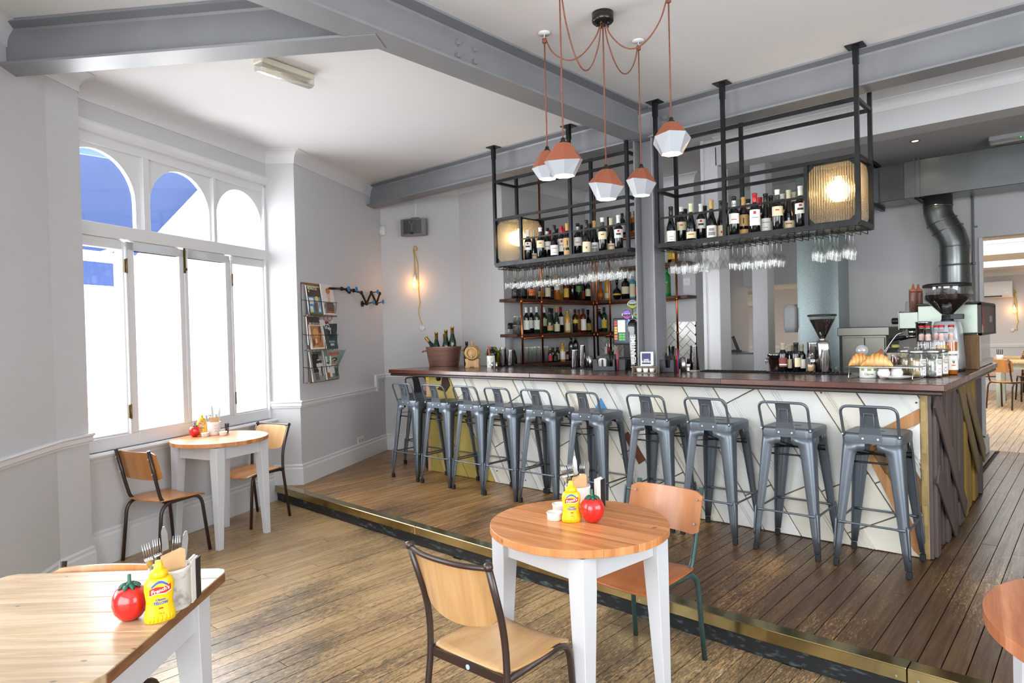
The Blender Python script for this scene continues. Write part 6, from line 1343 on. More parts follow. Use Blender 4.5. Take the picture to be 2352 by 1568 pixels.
def crock(P,r,h,m_,where,rz=0,print_=False):
    t=thing('cutlery_pot','%s pot holding cutlery and napkins %s'%('mottled white ceramic' if m_ is MARB else 'white ceramic',where),'pot',P,rz)
    obj('pot_body',MB().lathe([(0,0),(r-.004,0),(r,.005),(r,h-.012),(r+.002,h-.008),(r+.002,h),(r-.004,h),(r-.005,.01),(0,.008)],36),m_,t)
    if print_:
        for i,w_ in enumerate((.05,.036,.044,.03,.04)): obj('printed_line',wrap(rect(w_,.003,4),r,h*.75-i*.012,a0=-PI/2+.5),LGY,t)
    g='cutlery in the pot '+where; base=Vector(P)+Vector((0,0,.0125)); n=0
    lr=rz
    def R(x,y): return Vector((x*math.cos(lr)-y*math.sin(lr),x*math.sin(lr)+y*math.cos(lr),0))
    fork('silver fork leaning to the left in the pot '+where,base+R(-.032,.0),(.0,-.16,lr),g); fork('upright fork at the left back of the pot '+where,base+R(-.018,.018),(-.05,-.06,lr+.3),g)
    knife('knife with an upright rounded blade in the pot '+where,base+Vector((0,0,.02))+R(-.004,.02),(-.03,-.04,lr),g); knife('knife leaning to the right in the pot '+where,base+R(.02,.012),(0,.14,lr+.2),g)
    fork('fork half hidden behind the napkins in the pot '+where,base+R(.012,.022),(0,.06,lr),g)
    nk_=thing('paper_napkins','folded brown paper napkins in the pot '+where,'napkins',Vector(P)+R(.006,-.012)+Vector((0,0,h*.45)),lr)
    for i in range(5):
        y=-.016+i*.0065; o=obj('napkin',MB().prism([(-.030,0),(.034,0),(.034,h*.55+.052-i*.002),(.022,h*.55+.058-i*.002),(-.030,h*.55+.022+i*.003)] if not print_ else [(-.034,0),(.034,0),(.034,h*.55+.034),(-.034,h*.55+.038)],0,.0045,o=(0,y+.004,0),u=(1,0,0),v=(0,0,1)),KR,nk_,bev=.001)
    return t
def menus(P,rz,where,n=3):
    t=thing('menu_holder','small stack of menu cards standing '+where,'menus',P,rz)
    for i in range(n): obj('menu_sheet',MB().box(-.0015+i*.007,-.03,0,.0045+i*.007,.03,.13-.004*i) if i<2 else MB().box(.013,.004,0,.016,.040,.122),[LW,LW,LB,LW][i],t)
def pepper(P,where):
    t=thing('straw_pot','small glass of black paper straws '+where,'glass',P); obj('glass_body',MB().shell([(.018,0),(.020,.05)],14),WG,t)
    for k in range(9): a=k*.7; obj('straw',MB().tube([(.008*math.cos(a),.008*math.sin(a),.002),(.015*math.cos(a),.015*math.sin(a),.085)],.003,6),STR,t)
def ramekin(label,P,r=.033,h=.032): 
    mb=MB().lathe([(0,0),(r-.003,0),(r-.001,.003),(r,h-.006),(r+.002,h-.004),(r+.001,h),(r-.003,h),(r-.004,.006),(0,.005)],30); return tag(obj('ramekin',mb,WHT,None,P),label,'ramekin','white ramekins')
# near left square table
z=.7805
def fg(px,py,zz): return at_z(px,py,zz)
P=fg(368,1424,z); mustard('yellow mustard bottle at the corner of the square table',P,face(P)+.15,1.0)
P=fg(300,1421,z); tomato('red tomato sauce bottle at the left of the square table group',P,1.1)
P=fg(393,1393,z); crock(P,.056,.122,MARB,'on the square table',face(P)+.1)
P=fg(441,1376,z); menus(P,face(P)-.3,'right of the pot on the square table',3)
# centre round table
z=.7805
P=fg(1313,1197,z); mustard('yellow mustard bottle on the centre round table',P,face(P)+.1,1.0)
P=fg(1361,1198,z); tomato('red tomato sauce bottle right of the mustard on the centre round table',P,1.16)
P=fg(1328,1172,z); crock(P,.055,.112,WHT,'on the centre round table',face(P))
P=fg(1374,1163,z); menus(P,face(P)-.5,'behind the tomato bottle on the centre round table',3)
ramekin('white ramekin left of the mustard bottle, nearer one on the centre table',fg(1274,1192,z)); ramekin('white ramekin left of the mustard bottle, farther one on the centre table',fg(1286,1172,z))
# bay window table
z=.8055; C2=Vector((T2[0],T2[1],z))
def bt(a,b): return C2+Vector((RT.x,RT.y,0)).normalized()*a+Vector((FW.x,FW.y,0)).normalized()*b
P=bt(-.23,.06); tomato('red tomato sauce bottle on the sunlit bay window table',P,.98)
P=bt(-.215,.155); mustard('yellow mustard bottle behind the tomato bottle on the bay window table',P,face(P),.95)
P=bt(-.115,.15); crock(P,.050,.105,WHT,'on the bay window table',face(P),True)
P=bt(-.025,.19); pepper(P,'behind the ramekins on the bay window table')
ramekin('white ramekin beside the tomato bottle on the bay window table',bt(-.145,.055),.03,.03); ramekin('white ramekin at the right of the bay window table group',bt(-.02,.105),.03,.03)
# ================================================================== PENDANT CLUSTER
CORD=mat('brown_fabric_cord','7b4a37',.8,var=.2,vs=60); rose=Vector((-2.131,3.254,CZ))
pe=thing('ceiling_rose','round black ceiling rose from which five brown cords spread','ceiling rose',rose); obj('rose_body',MB().lathe([(0,-.055),(.056,-.055),(.062,-.048),(.062,-.002),(0,-.002)],36),mat('black_bakelite','1a1817',.25),pe)
for k in range(5): a=2*PI*k/5; obj('cord_grip',MB().lathe([(.006,-.075),(.008,-.068),(.008,-.054)],10,(.035*math.cos(a),.035*math.sin(a),0)),mat('black_bakelite'),pe)
pend=[((-.396,-.042),(1250,413),'leftmost pendant lamp of terracotta and white glaze, half behind another',.098,.2),((.04,-.46),(1279,408),'large faceted terracotta and white pendant lamp overlapping the leftmost one',.106,.9),((0,0),(1393,458),'faceted terracotta and white pendant lamp hanging straight below the black rose',.106,2.0),((-.04,.46),(1475,449),'smaller looking terracotta and white pendant lamp right of the central one',.098,2.9),((.396,.04),(1543,354),'highest hanging terracotta and white pendant lamp, farthest right of the five',.106,4.2)]
for i,((dx,dy),(px,py),lab,R,ph) in enumerate(pend):
    hk=rose+Vector((dx,dy,0)); zb=at_y(px,py,hk.y).z
    t=thing('pendant_lamp',lab,'pendant lamp',(hk.x,hk.y,zb),ph,'pendant lamps hung from one ceiling rose'); n=7; H=.165
    def rg(r,z,tilt=0,off=0): return [(r*math.cos(2*PI*k/n+off),r*math.sin(2*PI*k/n+off),z+tilt*math.cos(2*PI*k/n+off-1.2)) for k in range(n)]
    top_,mid_,bot_=rg(.050*R/.12,H),rg(R*.98,.082,.020),rg(.066*R/.12,0)
    mb=MB().loft([[(q[0]*.985,q[1]*.985,q[2]) for q in bot_],[(q[0]*.985,q[1]*.985,q[2]-.004) for q in mid_]],smooth=False,cap=False).loft([bot_,mid_],smooth=False,cap=False); obj('glazed_skirt',mb,GLAZE,t)
    mb=MB().loft([mid_,top_],smooth=False,cap=False); mb.add(top_,[tuple(range(n))]); obj('terracotta_crown',mb,TERRA,t)
    obj('lamp_holder',MB().lathe([(.020,H),(.020,H+.012),(.012,H+.016),(.012,H+.03),(.004,H+.036),(0,H+.036)],14),mat('black_bakelite'),t)
    obj('bulb',MB().lathe([(0,.012),(.030,.016),(.045,.04),(.040,.07),(.015,.10),(0,.105)],16),mat('lit_bulb','ffdcae',.4,emit=26),t)
    z0_=H+.03; zt=CZ-zb
    if (dx,dy)==(0,0): obj('cord',MB().tube([(0,0,z0_),(0,0,zt-.06)],.0042,6),CORD,t)
    else:
        hz=zt-.05; obj('cord',MB().tube([(0,0,z0_),(0,0,hz)],.0042,6),CORD,t)
        v=Euler((0,0,-ph)).to_matrix()@Vector((-dx,-dy,0)); sag=[.16,.34,0,.22,.20][i]; pts_=[(0,0,hz)]+[tuple(v*(.02))[:2]+(hz+.012,)]+[(v.x*q,v.y*q,hz-.005-(sag*4*q*(1-q))) for q in (.12,.3,.5,.7,.88)]+[(v.x*.95,v.y*.95,zt-.07)]
        obj('swag_cord',MB().tube(curve_pts(pts_,5),.0042,6),CORD,t)
        h=obj('ceiling_hook',MB().lathe([(0,zt-.012),(.035,zt-.010),(.038,zt-.002),(0,zt-.001)],20).tube([(0,0,zt-.01),(0,0,zt-.04),(.008,0,zt-.052),(0,0,zt-.062),(-.006,0,zt-.052)],.003,6),TRIM,t)
        obj('cord_coil',MB().lathe([(.005,-.014),(.014,-.012),(.014,.012),(.005,.014)],12,(0,0,hz)),CORD,t)
# ================================================================== WALL FITTINGS
def wl(s,z,o=0,A=A1,D=AD,N_=AN): p=A+D*s-N_*o; return Vector((p.x,p.y,z))     # o = distance into the room
RZ=math.atan2(AD.y,AD.x)
# magazine rack: local x along wall, y into the wall
rk=thing('magazine_rack','black wire magazine rack with three tiers on the white wall beside the bay','magazine rack',wl(.055,1.13,.012),RZ); WIR=mat('black_wire','1d1a18',.5,.3); WST=mat('wooden_strip','8a5a34',.5)
wire=MB()
for x in (0,.585): wire.tube([(x,0,0),(x,0,1.0)],.003,6)
for x in (.09,.17,.25,.33,.42,.50): wire.tube([(x,0,0),(x,0,.99)],.002,5)
q=obj('upright_wire',wire,WIR,rk)
obj('wooden_strip',MB().box(0,-.012,.985,.585,.004,1.0),WST,rk); 
for z in (0,.325,.665): 
    obj('wooden_strip',MB().box(0,-.065,z,.585,-.05,z+.012),WST,rk); fw_2=MB().tube([(0,0,z+.16),(0,-.07,z+.15),(.24,-.075,z+.15),(.30,-.075,z+.15),(.585,-.07,z+.15),(.585,0,z+.16)],.003,6)
    for x in (.03,.22,.33,.56): fw_2.tube([(x,-.07,z+.15),(x,-.06,z+.0),(x,0,z)],.0025,5)
    obj('front_wire',fw_2,WIR,rk)
def mag(label,x,z,w_,h,cov,thick=.012,curl=0,lean=.035):
    t=thing('magazine',label,'magazine',wl(.055+x,1.13+z+.008,.064-.02),RZ,'magazines in the wall rack')
    def f(p): return Vector((p.x,p.y-lean*(1-p.z/h)*.9+lean*0 - (curl*max(0,p.x/w_-.3)*max(0,p.z/h-.4)),p.z))
    ms=[m for m in cov]
    pg=MB(); 
    for i in range(6):
        for j in range(6): pass
    def slab(x0,z0,x1,z1,y0,y1,nx=5,nz=6):
        mb=MB(); vs=[]
        for y in (y0,y1):
            for i in range(nx+1):
                for j in range(nz+1): vs.append((x0+(x1-x0)*i/nx,y,z0+(z1-z0)*j/nz))
        k=(nx+1)*(nz+1); g=lambda s,i,j:s*k+i*(nz+1)+j; fs=[]
        for i in range(nx):
            for j in range(nz): fs.append((g(0,i,j),g(0,i+1,j),g(0,i+1,j+1),g(0,i,j+1))); fs.append((g(1,i,j),g(1,i,j+1),g(1,i+1,j+1),g(1,i+1,j)))
        for i in range(nx): fs.append((g(0,i,0),g(1,i,0),g(1,i+1,0),g(0,i+1,0))); fs.append((g(0,i,nz),g(0,i+1,nz),g(1,i+1,nz),g(1,i,nz)))
        for j in range(nz): fs.append((g(0,0,j),g(0,0,j+1),g(1,0,j+1),g(1,0,j))); fs.append((g(0,nx,j),g(1,nx,j),g(1,nx,j+1),g(0,nx,j+1)))
        return mb.add(vs,fs)
    obj('pages',slab(0,0,w_,h,0,thick).map(f),LW,t)
    cv=obj('cover',slab(0,0,w_,h,-.0015,-.0002).map(f),mat('cover_'+cov[0],cov[0],.35),t)
    e=.0020
    for it in cov[1:]:
        if it[0]=='r': _,c,a,b,cc,d=it; mb=slab(a*w_,b*h,cc*w_,d*h,-e-.0004,-e,4,4); nm='printed_block'
        elif it[0]=='o':
            _,c,cx,cy,rx,ry=it; mb=MB(); n=16; mb.add([(cx*w_+rx*w_*math.cos(2*PI*k/n),-e-.0002,cy*h+ry*h*math.sin(2*PI*k/n)) for k in range(n)],[tuple(range(n))]); nm='printed_shape'
        else:
            _,c,s_,cx,cy,tx=it; mb=text(tx,s_,bold=.0012,sx=it[0]=='T' and .8 or 1).map(lambda p:Vector((p.x+cx*w_,-e-.001,p.y+cy*h))); nm='lettering'
        e+=.0006; obj(nm,mb.map(f),mat('print_'+c,c,.4),cv)
    return t
mag('black topped magazine with a yellow strip and blue picture, top left in the rack',.035,.665,.245,.30,['15171b',('r','d8bf2c',0,.955,1,.985),('r','3f8fc0',.03,.05,.97,.62),('r','e6e8ea',.08,.38,.40,.58),('r','e6e8ea',.08,.12,.30,.30),('o','e8d23a',.66,.55,.13,.10),('o','e8d23a',.18,.14,.08,.07),('r','6b4426',.42,.10,.62,.42),('r','e9e4d8',.72,.12,.86,.46),('r','3f5f3a',.05,.02,.9,.09),('o','e8d23a',.10,.80,.05,.04),('T','e8e8e8',.045,.38,.90,'MONOCLE')],lean=.04)
mag('white magazine with a portrait of a red haired person, top right in the rack',.31,.675,.24,.32,['dfdcda',('r','d9d5d3',0,0,1,1),('o','d2b6a5',.52,.62,.17,.17),('o','b5622f',.52,.78,.19,.10),('r','c9ad9c',.44,.40,.60,.50),('r','22262c',.22,.06,.86,.40),('r','5f7380',.10,.05,.24,.36),('r','5f7380',.84,.05,.95,.34),('r','8f8a88',.40,.66,.44,.67),('r','8f8a88',.60,.66,.64,.67),('r','a56a5c',.47,.53,.57,.545),('T','c9702c',.035,.56,.10,'Fantastic Man')],lean=.045)
mag('dark magazine just showing behind the interiors one on the middle tier',.03,.37,.23,.28,['1c1d22',('r','b5a08c',.1,.1,.9,.5),('r','8a2f3a',.0,.3,.15,.9)],lean=.02)
mag('magazine with an orange room picture and white border, middle left in the rack',.045,.325,.25,.295,['e6e2da',('r','b8783c',.10,.06,.93,.80),('o','d9a45c',.45,.55,.22,.16),('r','5f3a22',.70,.55,.88,.78),('r','e8d9b8',.35,.20,.48,.36),('r','c9472c',.42,.14,.55,.22),('r','7a4a2a',.12,.10,.30,.34),('r','d7a13a',.20,.06,.5,.13),('T','3a2f2a',.046,.52,.88,'INTERIORS')],lean=.045)
mag('magazine with red title letters behind the dark one on the middle tier right',.315,.335,.23,.29,['d8d2cc',('o','2a2422',.42,.82,.16,.13),('o','c9a592',.42,.76,.10,.09),('T','b5352f',.05,.52,.93,'VANITY')],lean=.02)
mag('dark magazine with a suited figure and blue lettering, middle right in the rack',.33,.325,.235,.26,['24353c',('o','c9a794',.5,.80,.09,.075),('o','221a18',.5,.87,.10,.04),('r','14161a',.34,.36,.70,.72),('r','e6e6e6',.49,.58,.53,.72),('T','e2e4e6',.075,.28,.88,'GQ'),('T','8fb8c4',.026,.5,.27,'ROYAL MAN'),('T','e2e4e6',.032,.5,.15,'RISING')],lean=.05,curl=.09)
mag('black and white magazine with a close-up face, bottom left in the rack',.06,.0,.25,.30,['8f9091',('r','151515',.12,.30,.62,.92),('r','c9c9c9',.50,.20,.92,.62),('o','d6d5d3',.58,.56,.20,.18),('r','1c1c1c',.35,.60,.80,.70),('r','3a3a3a',.70,.18,.80,.50),('r','5f5f5f',.18,.05,.45,.28),('o','e9e8e8',.62,.60,.05,.02),('r','7a3a44',.10,.42,.34,.46),('T','101010',.060,.52,.92,'POWER')],lean=.045)
mag('curled magazine with a red title and running figure, bottom right in the rack',.325,.005,.25,.30,['6f8a80',('r','dfdcd2',.08,.08,.45,.80),('r','b5432f',.05,.06,.25,.24),('o','c99a80',.62,.56,.16,.16),('o','4a3022',.62,.68,.14,.07),('r','d8d6d0',.34,.20,.66,.46),('r','2c4a3a',.66,.08,.90,.38),('r','1b1b1b',.1,.55,.3,.6),('T','c92a22',.058,.48,.90,'Esquire')],lean=.05,curl=.30)
# pipe and tap coat rack
pr_=thing('pipe_coat_rack','zigzag coat rack of dark iron pipes with small blue tap wheels on the wall','coat rack',wl(.66,1.9,0),RZ); IRON=mat('dark_iron_pipe','3a2a20',.45,.7,var=.3,vs=12); BT=mat('blue_tap_wheel','2f7fb5',.35)
L2w=lambda px,py,o=.06: (lambda p:(min(1.885,float((p-A1-Vector((0,0,0))).dot(AD)))-.66,-o,p.z-1.9))(at_w(px,py,A1+(-AN)*o,B1+(-AN)*o))
path=[(757,662),(785,663),(797,665),(812,667),(830,672),(842,697),(853,672),(865,697),(872,674)]
pp=[L2w(*q) for q in path]; 
for a,b in zip(pp,pp[1:]): obj('pipe',MB().tube([a,b],.0125,8),IRON,pr_)
for q in pp[1:]: obj('elbow_joint',MB().lathe([(0,-.022),(.014,-.019),(.020,0),(.014,.019),(0,.022)],10,q),IRON,pr_)
for q in (pp[0],pp[3],pp[5]): obj('wall_flange',MB().tube([q,(q[0],-.012,q[2])],.010,8).tube([(q[0],-.012,q[2]),(q[0],0,q[2])],.035,16),IRON,pr_)
for (px,py),q in zip(((799,663),(817,664),(866,670),(857,694),(878,693)),(2,3,6,5,7)):
    c=Vector(L2w(px,py,.10)); obj('valve_stem',MB().tube([pp[q],tuple(c)],.006,6),IRON,pr_)
    tw=obj('tap_wheel',MB().tube([(c.x+.024*math.cos(a),c.y-.01,c.z+.024*math.sin(a)) for a in [2*PI*k/14 for k in range(14)]],.006,6,closed=True),BT,pr_)
    sp=MB(); 
    for k in range(3): a=PI*k/3; sp.tube([(c.x-.024*math.cos(a),c.y-.01,c.z-.024*math.sin(a)),(c.x+.024*math.cos(a),c.y-.01,c.z+.024*math.sin(a))],.004,5)
    sp.lathe([(0,-.006),(.010,-.004),(.010,.004),(0,.006)],10,(c.x,c.y-.01,c.z)); obj('wheel_spoke',sp,BT,tw)
# speaker, sensor, cable trunking, bulb lamp on the back wall section
def wb(s,z,o=0): p=B1+BD*s-BN*o; return Vector((p.x,p.y,z))
RB=math.atan2(BD.y,BD.x)
sp_=thing('wall_speaker','dark grey wall speaker with a curved grille above the bare bulb','speaker',wb(.49,2.80,.01),RB); SPK=mat('speaker_grey','45484a',.55); 
ring=lambda z,k=1:[(x*k,y-.02,z) for x,y in [(-.165,-.10),(-.12,-.125),(-.06,-.138),(0,-.142),(.06,-.138),(.12,-.125),(.165,-.10),(.165,-.05),(.12,0),(-.12,0),(-.165,-.05)]]
obj('cabinet',MB().loft([ring(0),ring(.20)],smooth=False),mat('speaker_edge','77797a',.5),sp_,bev=.004); gl_=[(x*.94,y-.023,z) for z in (.014,.186) for x,y in [(-.165,-.10),(-.12,-.125),(-.06,-.138),(0,-.142),(.06,-.138),(.12,-.125),(.165,-.10)]]
obj('grille',MB().add(gl_,[(i,i+1,i+8,i+7) for i in range(6)],False),SPK,sp_)
obj('horn_trim',MB().bar((0,-.168,.03),(0,-.168,.11),.006).bar((0,-.168,.11),(-.03,-.166,.17),.006).bar((0,-.168,.11),(.03,-.166,.17),.006),mat('speaker_edge'),sp_); obj('badge',MB().box(-.018,-.172,.008,.018,-.164,.036),BLACK,sp_); obj('bracket',MB().box(-.05,-.06,.2,.05,0,.225),BLACK,sp_)
tag(obj('cable_trunking',MB().box(-.008,-.012,3.02,.008,0,3.30),TRIM,None,wb(.48,0),(0,0,RB)),'thin white vertical cable trunking above the wall speaker','trunking')
ms_=thing('motion_sensor','small white motion sensor in the corner of the walls','sensor',wb(.05,2.84,.0),RB+math.radians(-20)); obj('housing',MB().loft([rrect(.030,.018,.015,0),rrect(.036,.028,.015,.03),rrect(.036,.03,.015,.09),rrect(.032,.02,.015,.125)]).map(lambda p:p+Vector((0,-.03,0))),TRIM,ms_); obj('lens_window',MB().box(-.018,-.062,.03,.018,-.057,.06),mat('sensor_lens','f0f0f0',.6),ms_)
YC=mat('yellow_fabric_cord','c9a818',.6)
def bulb_lamp(label,P,rz,z0,zb,zr,dx,s=1):
    t=thing('bulb_lamp',label,'wall lamp',P,rz,None); 
    lp=curve_pts([(0,-.02,zb+.12),(-.005,-.02,z0-.1),(-.018,-.018,z0-.02),(0,-.018,z0+.03),(.03,-.018,z0+.01),(.022,-.018,z0-.03),(-.005,-.018,z0-.02),(.02,-.016,z0-.12),(.035,-.012,z0-.2),(.035,-.012,zb+.05),(.04,-.010,zb-.15),(.055,-.010,zb-.22),(.03,-.010,zb-.32),(.04,-.010,zb-.40),(dx,-.01,zr+.03)],6)
    obj('cord',MB().tube(lp,.0045*s,6),YC,t); obj('hook',MB().tube([(0,0,z0),(0,-.03,z0),(0,-.03,z0+.02)],.003,6),TRIM,t)
    obj('lamp_holder',MB().lathe([(.010,.125),(.018,.115),(.022,.06),(.024,.045),(0,.045)],14,(0,-.03,zb)),TRIM,t)
    obj('bulb',MB().lathe([(0,-.05),(.02,-.046),(.034,-.028),(.038,-.005),(.030,.02),(.016,.045),(0,.046)],18,(0,-.035,zb)),mat('amber_bulb','ff9a45',.4,emit=9),t)
    obj('wall_rose',MB().lathe([(.036,0),(.036,.018),(.03,.024),(0,.025)],20).map(lambda p:Vector((dx+p.x,-p.z,zr+p.y))),TRIM,t)
    l=bpy.data.lights.new('bulb_lamp_light','POINT'); l.energy=2.0; l.color=(1,.50,.2); l.shadow_soft_size=.03; lo=bpy.data.objects.new('bulb_lamp_light',l); COL.objects.link(lo)
    off=Euler((0,0,rz)).to_matrix()@Vector((0,-.10,0)); lo.location=Vector(P)+off+Vector((0,0,zb))
bulb_lamp('bare amber bulb on a yellow cord hanging on the wall left of the racks',wb(.455,0,0),RB,2.655,2.21,1.665,.075)
# fluorescent fitting on the ceiling
P0=at_z(600,143,CZ-.03); P1=at_z(706,180,CZ-.03); c=(P0+P1)/2; d=(P1-P0); an=math.atan2(d.y,d.x); L_=d.length/2+.03
em_=thing('emergency_light','cream fluorescent ceiling fitting with a clear cover near the bay','ceiling light',(c.x,c.y,CZ),an)
obj('housing',MB().box(-L_,-.05,-.045,L_,.05,-.002),mat('cream_plastic','e3e0cf',.45),em_,bev=.01); obj('diffuser',MB().loft([[(x,y*.04,-.045-z*.04) for y,z in ((-1.1,0),(-1,.9),(-.5,1.2),(.5,1.2),(1,.9),(1.1,0))] for x in (-L_+.005,L_-.005)]),thin_glass('clear_diffuser',(.96,.95,.88),.25,.12,dusty=.2),em_); obj('tube',MB().tube([(-L_+.03,0,-.062),(L_-.03,0,-.062)],.010,8),mat('unlit_tube','efe7cf',.4),em_)
# double socket near the floor on the magazine wall
so=thing('wall_socket','white double wall socket low on the magazine wall','socket',wl(1.24,.315+.06,0),RZ); obj('plate',MB().box(-.075,-.01,-.045,.075,0,.045),TRIM,so,bev=.003); obj('pin_hole',MB().box(-.045,-.012,-.01,-.035,-.0095,.01).box(.03,-.012,-.01,.04,-.0095,.01),mat('dark_slot','333333',.8),so)
# small box low on the near wall
P=at_z(122,1302,.30); b_=thing('wall_box','small white boxed ledge low on the near wall behind the square table','box',(-5.02,1.13,0),math.radians(-40)); obj('box_body',MB().box(-.10,-.06,.0,.10,.06,.10),TRIM,b_,bev=.004)
# ================================================================== SERVERY BEHIND THE BAR
gd=thing('galvanised_duct','tall mottled galvanised steel duct standing behind the bar','duct',(-2.295,8.32,PZ)); obj('duct_body',MB().box(-.46,0,0,0,.43,3.24),GALV,gd,bev=.004); obj('top_collar',MB().box(-.52,-.06,2.95,.02,.43,3.06),GALV,gd,bev=.004)
for x in (-.455,-.003): obj('folded_seam',MB().box(x-.004,-.008,0,x+.004,.004,2.95),GALV,gd)
# paper towel dispenser left of it
tdp=thing('towel_dispenser','pale grey plastic dispenser on the left side of the galvanised duct','dispenser',(-2.757,8.30,1.50)); obj('housing',MB().loft([rrect(.06,.10,.03,0),rrect(.075,.11,.03,.06),rrect(.075,.11,.03,.28),rrect(.05,.09,.03,.34)]).map(lambda p:p+Vector((-.08,.06,0))),mat('grey_dispenser','c3c6c8',.4),tdp)
rd=thing('ventilation_duct','long rectangular silver ventilation duct under the kitchen ceiling','duct',(-1.45,8.12,2.90)); XS=[-1.55,-.05,1.2]
obj('duct_section',MB().box(-.12,0,0,.985,.42,.39),DUCT,rd,bev=.004); obj('duct_section',MB().box(1.02,0,0,4.1,.42,.39),DUCT,rd,bev=.004); obj('duct_elbow',MB().prism([(-.12,.0),(-.12,.42),(-1.0,.6),(-1.0,.15)],0.0,.385),DUCT,rd,bev=.004)
for x in (-.0,1.0): 
    f=MB(); 
    for dx in (-.022,.022): f.box(x+dx-.005,-.02,-.02,x+dx+.005,-.002,.41); f.box(x+dx-.005,-.02,-.02,x+dx+.005,.42,-.004)
    obj('flange',f,DUCT,rd)
for x in (-.42,): obj('support_strut',MB().bar((x,-.06,-.02),(x,.45,-.02),.04).bar((x,-.03,-.02),(x,-.03,.50),.010).bar((x,-.06,.44),(x,.3,.44),.04),BLKS,rd)
sd=thing('round_duct','silver spiral round duct bending down from the ventilation duct','duct',(-1.2,8.33,PZ)); 
P=[(-.10,0,2.76),(-.10,0,2.60),(-.08,0,2.52),(.02,0,2.34),(.045,0,2.24),(.045,0,2.1),(.045,0,.2)]; pts_=[Vector(q) for q in P]
mb=MB().tube(pts_,.135,26); obj('pipe',mb,DUCT,sd)
hr_=MB()
for z in (2.66,2.22,2.02): 
    c_=-.10 if z>2.5 else .045; hr_.tube([(c_+.137*math.cos(a),.137*math.sin(a),z) for a in [2*PI*k/26 for k in range(26)]],.006,6,closed=True)
for k in range(5):
    z0=.55+k*.3; hr_.tube([(.045+.1365*math.cos(a),.1365*math.sin(a),z0+.10*a/(2*PI)) for a in [2*PI*j/26 for j in range(27)]],.003,5)
for k in range(2): c_=pts_[2].lerp(pts_[3],(k+.3)/2); hr_.tube([(c_.x+.137*math.cos(a),.137*math.sin(a),c_.z+.05*math.cos(a)) for a in [2*PI*j/26 for j in range(26)]],.005,6,closed=True)
obj('seam_ring',hr_,DUCT,sd)
obj('clamp_band',MB().tube([(.045+.142*math.cos(a),.142*math.sin(a),2.03) for a in [2*PI*k/26 for k in range(26)]],.007,6,closed=True).tube([(.19,0,2.03),(.23,0,2.03)],.012,8),DUCT,sd)
tag(obj('wall_conduit',MB().tube([(0,0,0),(0,0,2.5)],.012,8).tube([(0,0,2.0),(.04,0,2.0)],.01,8),mat('grey_conduit','8b8d90',.5),None,(-1.04,8.73,.6)),'thin grey vertical conduit right of the round duct','conduit')
dl=thing('downlight','small lit recessed downlight in the kitchen ceiling','downlight',(at_z(2102,323,CZ).x,at_z(2102,323,CZ).y,CZ)); obj('bezel',MB().shell([(.028,-.002),(.03,-.006),(.045,-.007),(.05,-.001)],20),CHROME,dl); obj('lamp',MB().lathe([(0,-.004),(.029,-.0045)],16),mat('warm_downlight','ffd7a0',.4,emit=14),dl)
l=bpy.data.lights.new('downlight_light','SPOT'); l.energy=14; l.color=(1,.78,.5); l.spot_size=2.2; l.spot_blend=.6; lo=bpy.data.objects.new('downlight_light',l); COL.objects.link(lo); lo.location=dl.location+Vector((0,0,-.02))
el=thing('emergency_light','grey emergency light fitting under the kitchen ceiling at the right edge','ceiling light',(at_z(2330,315,3.36).x+.05,at_z(2330,315,3.36).y,CZ),0); obj('housing',MB().box(-.25,-.05,-.05,.35,.05,-.002),mat('grey_fitting','a9adb0',.4),el,bev=.006); obj('diffuser',MB().box(-.245,-.045,-.09,.345,.045,-.051),thin_glass('clear_diffuser'),el,bev=.01); obj('green_indicator',MB().box(.0,-.052,-.06,.008,-.05,-.052),mat('green_led','30e060',.4,emit=4),el)
# stainless cabinet
cb_=thing('steel_cabinet','stainless steel cabinet with a thick top right of the galvanised duct','cabinet',(-2.12,7.70,PZ)); STN=mat('dull_stainless','77776f',.32,.9,var=.1,vs=3)
obj('cabinet_body',MB().box(.02,.02,0,.44,.6,1.31),STN,cb_); obj('cabinet_top',MB().box(-.02,-.02,1.31,.48,.62,1.40),STN,cb_,bev=.006); obj('door',MB().box(.03,0,.05,.24,.02,1.29),STN,cb_,bev=.003); obj('door',MB().box(.245,0,.05,.43,.02,1.29),STN,cb_,bev=.003)
# hatch shelf, phone and its cord seen through the openings
hc=thing('hatch_counter','dark grey low counter seen through the serving hatch','counter',(-3.58,8.2,PZ)); obj('counter_body',MB().box(0,0,0,.72,.5,1.08),mat('dark_grey_unit','70747a',.5),hc); obj('counter_top',MB().box(-.01,-.03,1.08,.73,.52,1.115),mat('grey_top','8c9095',.4),hc,bev=.003)
ph=thing('card_terminal','black angled payment terminal on the hatch counter','terminal',(at_y(1692,790,8.24).x,8.24,PZ+1.1155),.3); obj('base',MB().box(-.06,-.05,0,.06,.05,.03),BLACK,ph,bev=.004); obj('handset',MB().cbox((-.01,0,.11),(.035,.07,.20),ry=-.35),BLACK,ph,bev=.006); obj('cord',MB().tube(curve_pts([(.02,-.05,.01),(.0,-.10,-.05),(.0,-.11,-.2),(.03,-.11,-.5)],5),.004,6),BLACK,ph)
ik=thing('ice_bucket','polished steel ice bucket with a ring handle behind the small wine bottles','bucket',(at_y(1786,848,5.33).x,5.33,CT+.0005)); obj('bucket_body',MB().lathe([(0,0),(.055,0),(.075,.13),(.08,.135),(.075,.135),(.053,.006),(0,.006)],26),CHROME,ik); obj('ring_handle',MB().tube([(-.082,-.01+.022*math.cos(a),.085+.022*math.sin(a)) for a in [2*PI*k/14 for k in range(14)]],.003,6,closed=True),CHROME,ik)
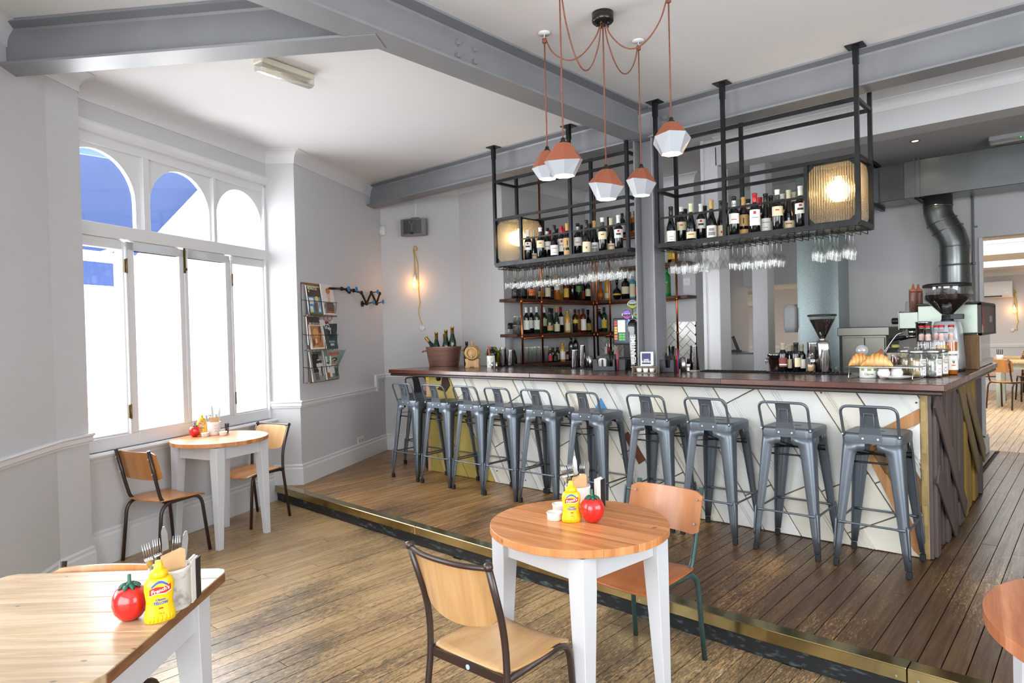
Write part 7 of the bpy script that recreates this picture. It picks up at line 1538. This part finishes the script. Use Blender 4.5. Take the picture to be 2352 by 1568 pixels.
# ================================================================== FAR DINING ROOM
ac=thing('air_conditioner','white wall air conditioner seen through the right doorway','air conditioner',(-1.62,16.89,2.05)); obj('casing',MB().loft([[(x,-.03,.0),(x,-.20,.03),(x,-.215,.14),(x,-.17,.33),(x,-.0,.35),(x,0,0)] for x in (-.45,.27)],smooth=False),TRIM,ac,bev=.012,seg=2); obj('air_slot',MB().box(-.35,-.205,.015,.1,-.198,.04),BLACK,ac); obj('indicator',MB().box(.18,-.215,.09,.2,-.212,.1),mat('orange_led','ff7a30',.4,emit=3),ac)
ac2=thing('air_conditioner','white wall air conditioner seen through the serving hatch','air conditioner',(-6.9,16.89,2.08)); obj('casing',MB().loft([[(x,-.03,.0),(x,-.20,.03),(x,-.215,.14),(x,-.17,.33),(x,-.0,.35),(x,0,0)] for x in (-.45,.27)],smooth=False),TRIM,ac2,bev=.012,seg=2); obj('air_slot',MB().box(-.35,-.205,.015,.1,-.198,.04),BLACK,ac2)
p=at_y(2330,715,16.85); bulb_lamp('bare amber bulb on a yellow cord on the far dining room wall',Vector((p.x,16.9,0)),0,2.16,1.78,1.38,-.04,1.6)
def far_table(label,x,y,rz):
    t=thing('dining_table',label,'table',(x,y,PZ),rz,'pale tables in the far dining room'); 
    for k in range(5): obj('plank',MB().box(-.38+k*.152,-.38,.725,-.38+(k+1)*.152-.003,.38,.755),PINE2,t)
    for sx,sy_ in ((-1,-1),(1,-1),(1,1),(-1,1)): obj('leg',MB().box(sx*.30-.035,sy_*.30-.035,0,sx*.30+.035,sy_*.30+.035,.72),mat('sage_paint','b9c4bb',.5),t)
    obj('apron',MB().box(-.31,-.31,.62,.31,-.29,.725).box(-.31,.29,.62,.31,.31,.725).box(-.31,-.29,.62,-.29,.29,.725).box(.29,-.29,.62,.31,.29,.725),mat('sage_paint'),t)
far_table('pale table on sage green legs through the right doorway, nearer one',-1.02,14.1,0); far_table('pale table on sage green legs through the right doorway, farther one',-1.15,15.6,0)
fc=make_chair('A','orange plywood chair before the nearer table through the right doorway',BROWNT,PLY,group='chairs in the far dining room',topz=.82); fc.location=(-1.18,13.45,PZ); fc.rotation_euler=(0,0,math.radians(-25)); 
for lab,x,y,r in (('orange plywood chair at the right edge beside the nearer far table',-.44,14.2,80),('orange plywood chair between the two tables through the right doorway',-.95,14.9,15),('orange plywood chair hidden behind the farther table through the doorway',-1.0,16.35,180),('orange plywood chair left of the farther table, mostly behind the door frame',-1.55,14.9,-80)): dup(fc,lab,(x,y,PZ),math.radians(r))
po=thing('cutlery_pot','small white pot with black handled cutlery on the nearer far table','pot',(-1.32,14.0,PZ+.7555)); obj('pot_body',MB().lathe([(0,0),(.05,0),(.05,.10),(.045,.10),(.045,.01),(0,.01)],16),TRIM,po)
for k in range(4): obj('black_handle',MB().tube([(-.03+k*.02,0,.02),(-.04+k*.026,0,.19)],.007,6),BLACK,po)
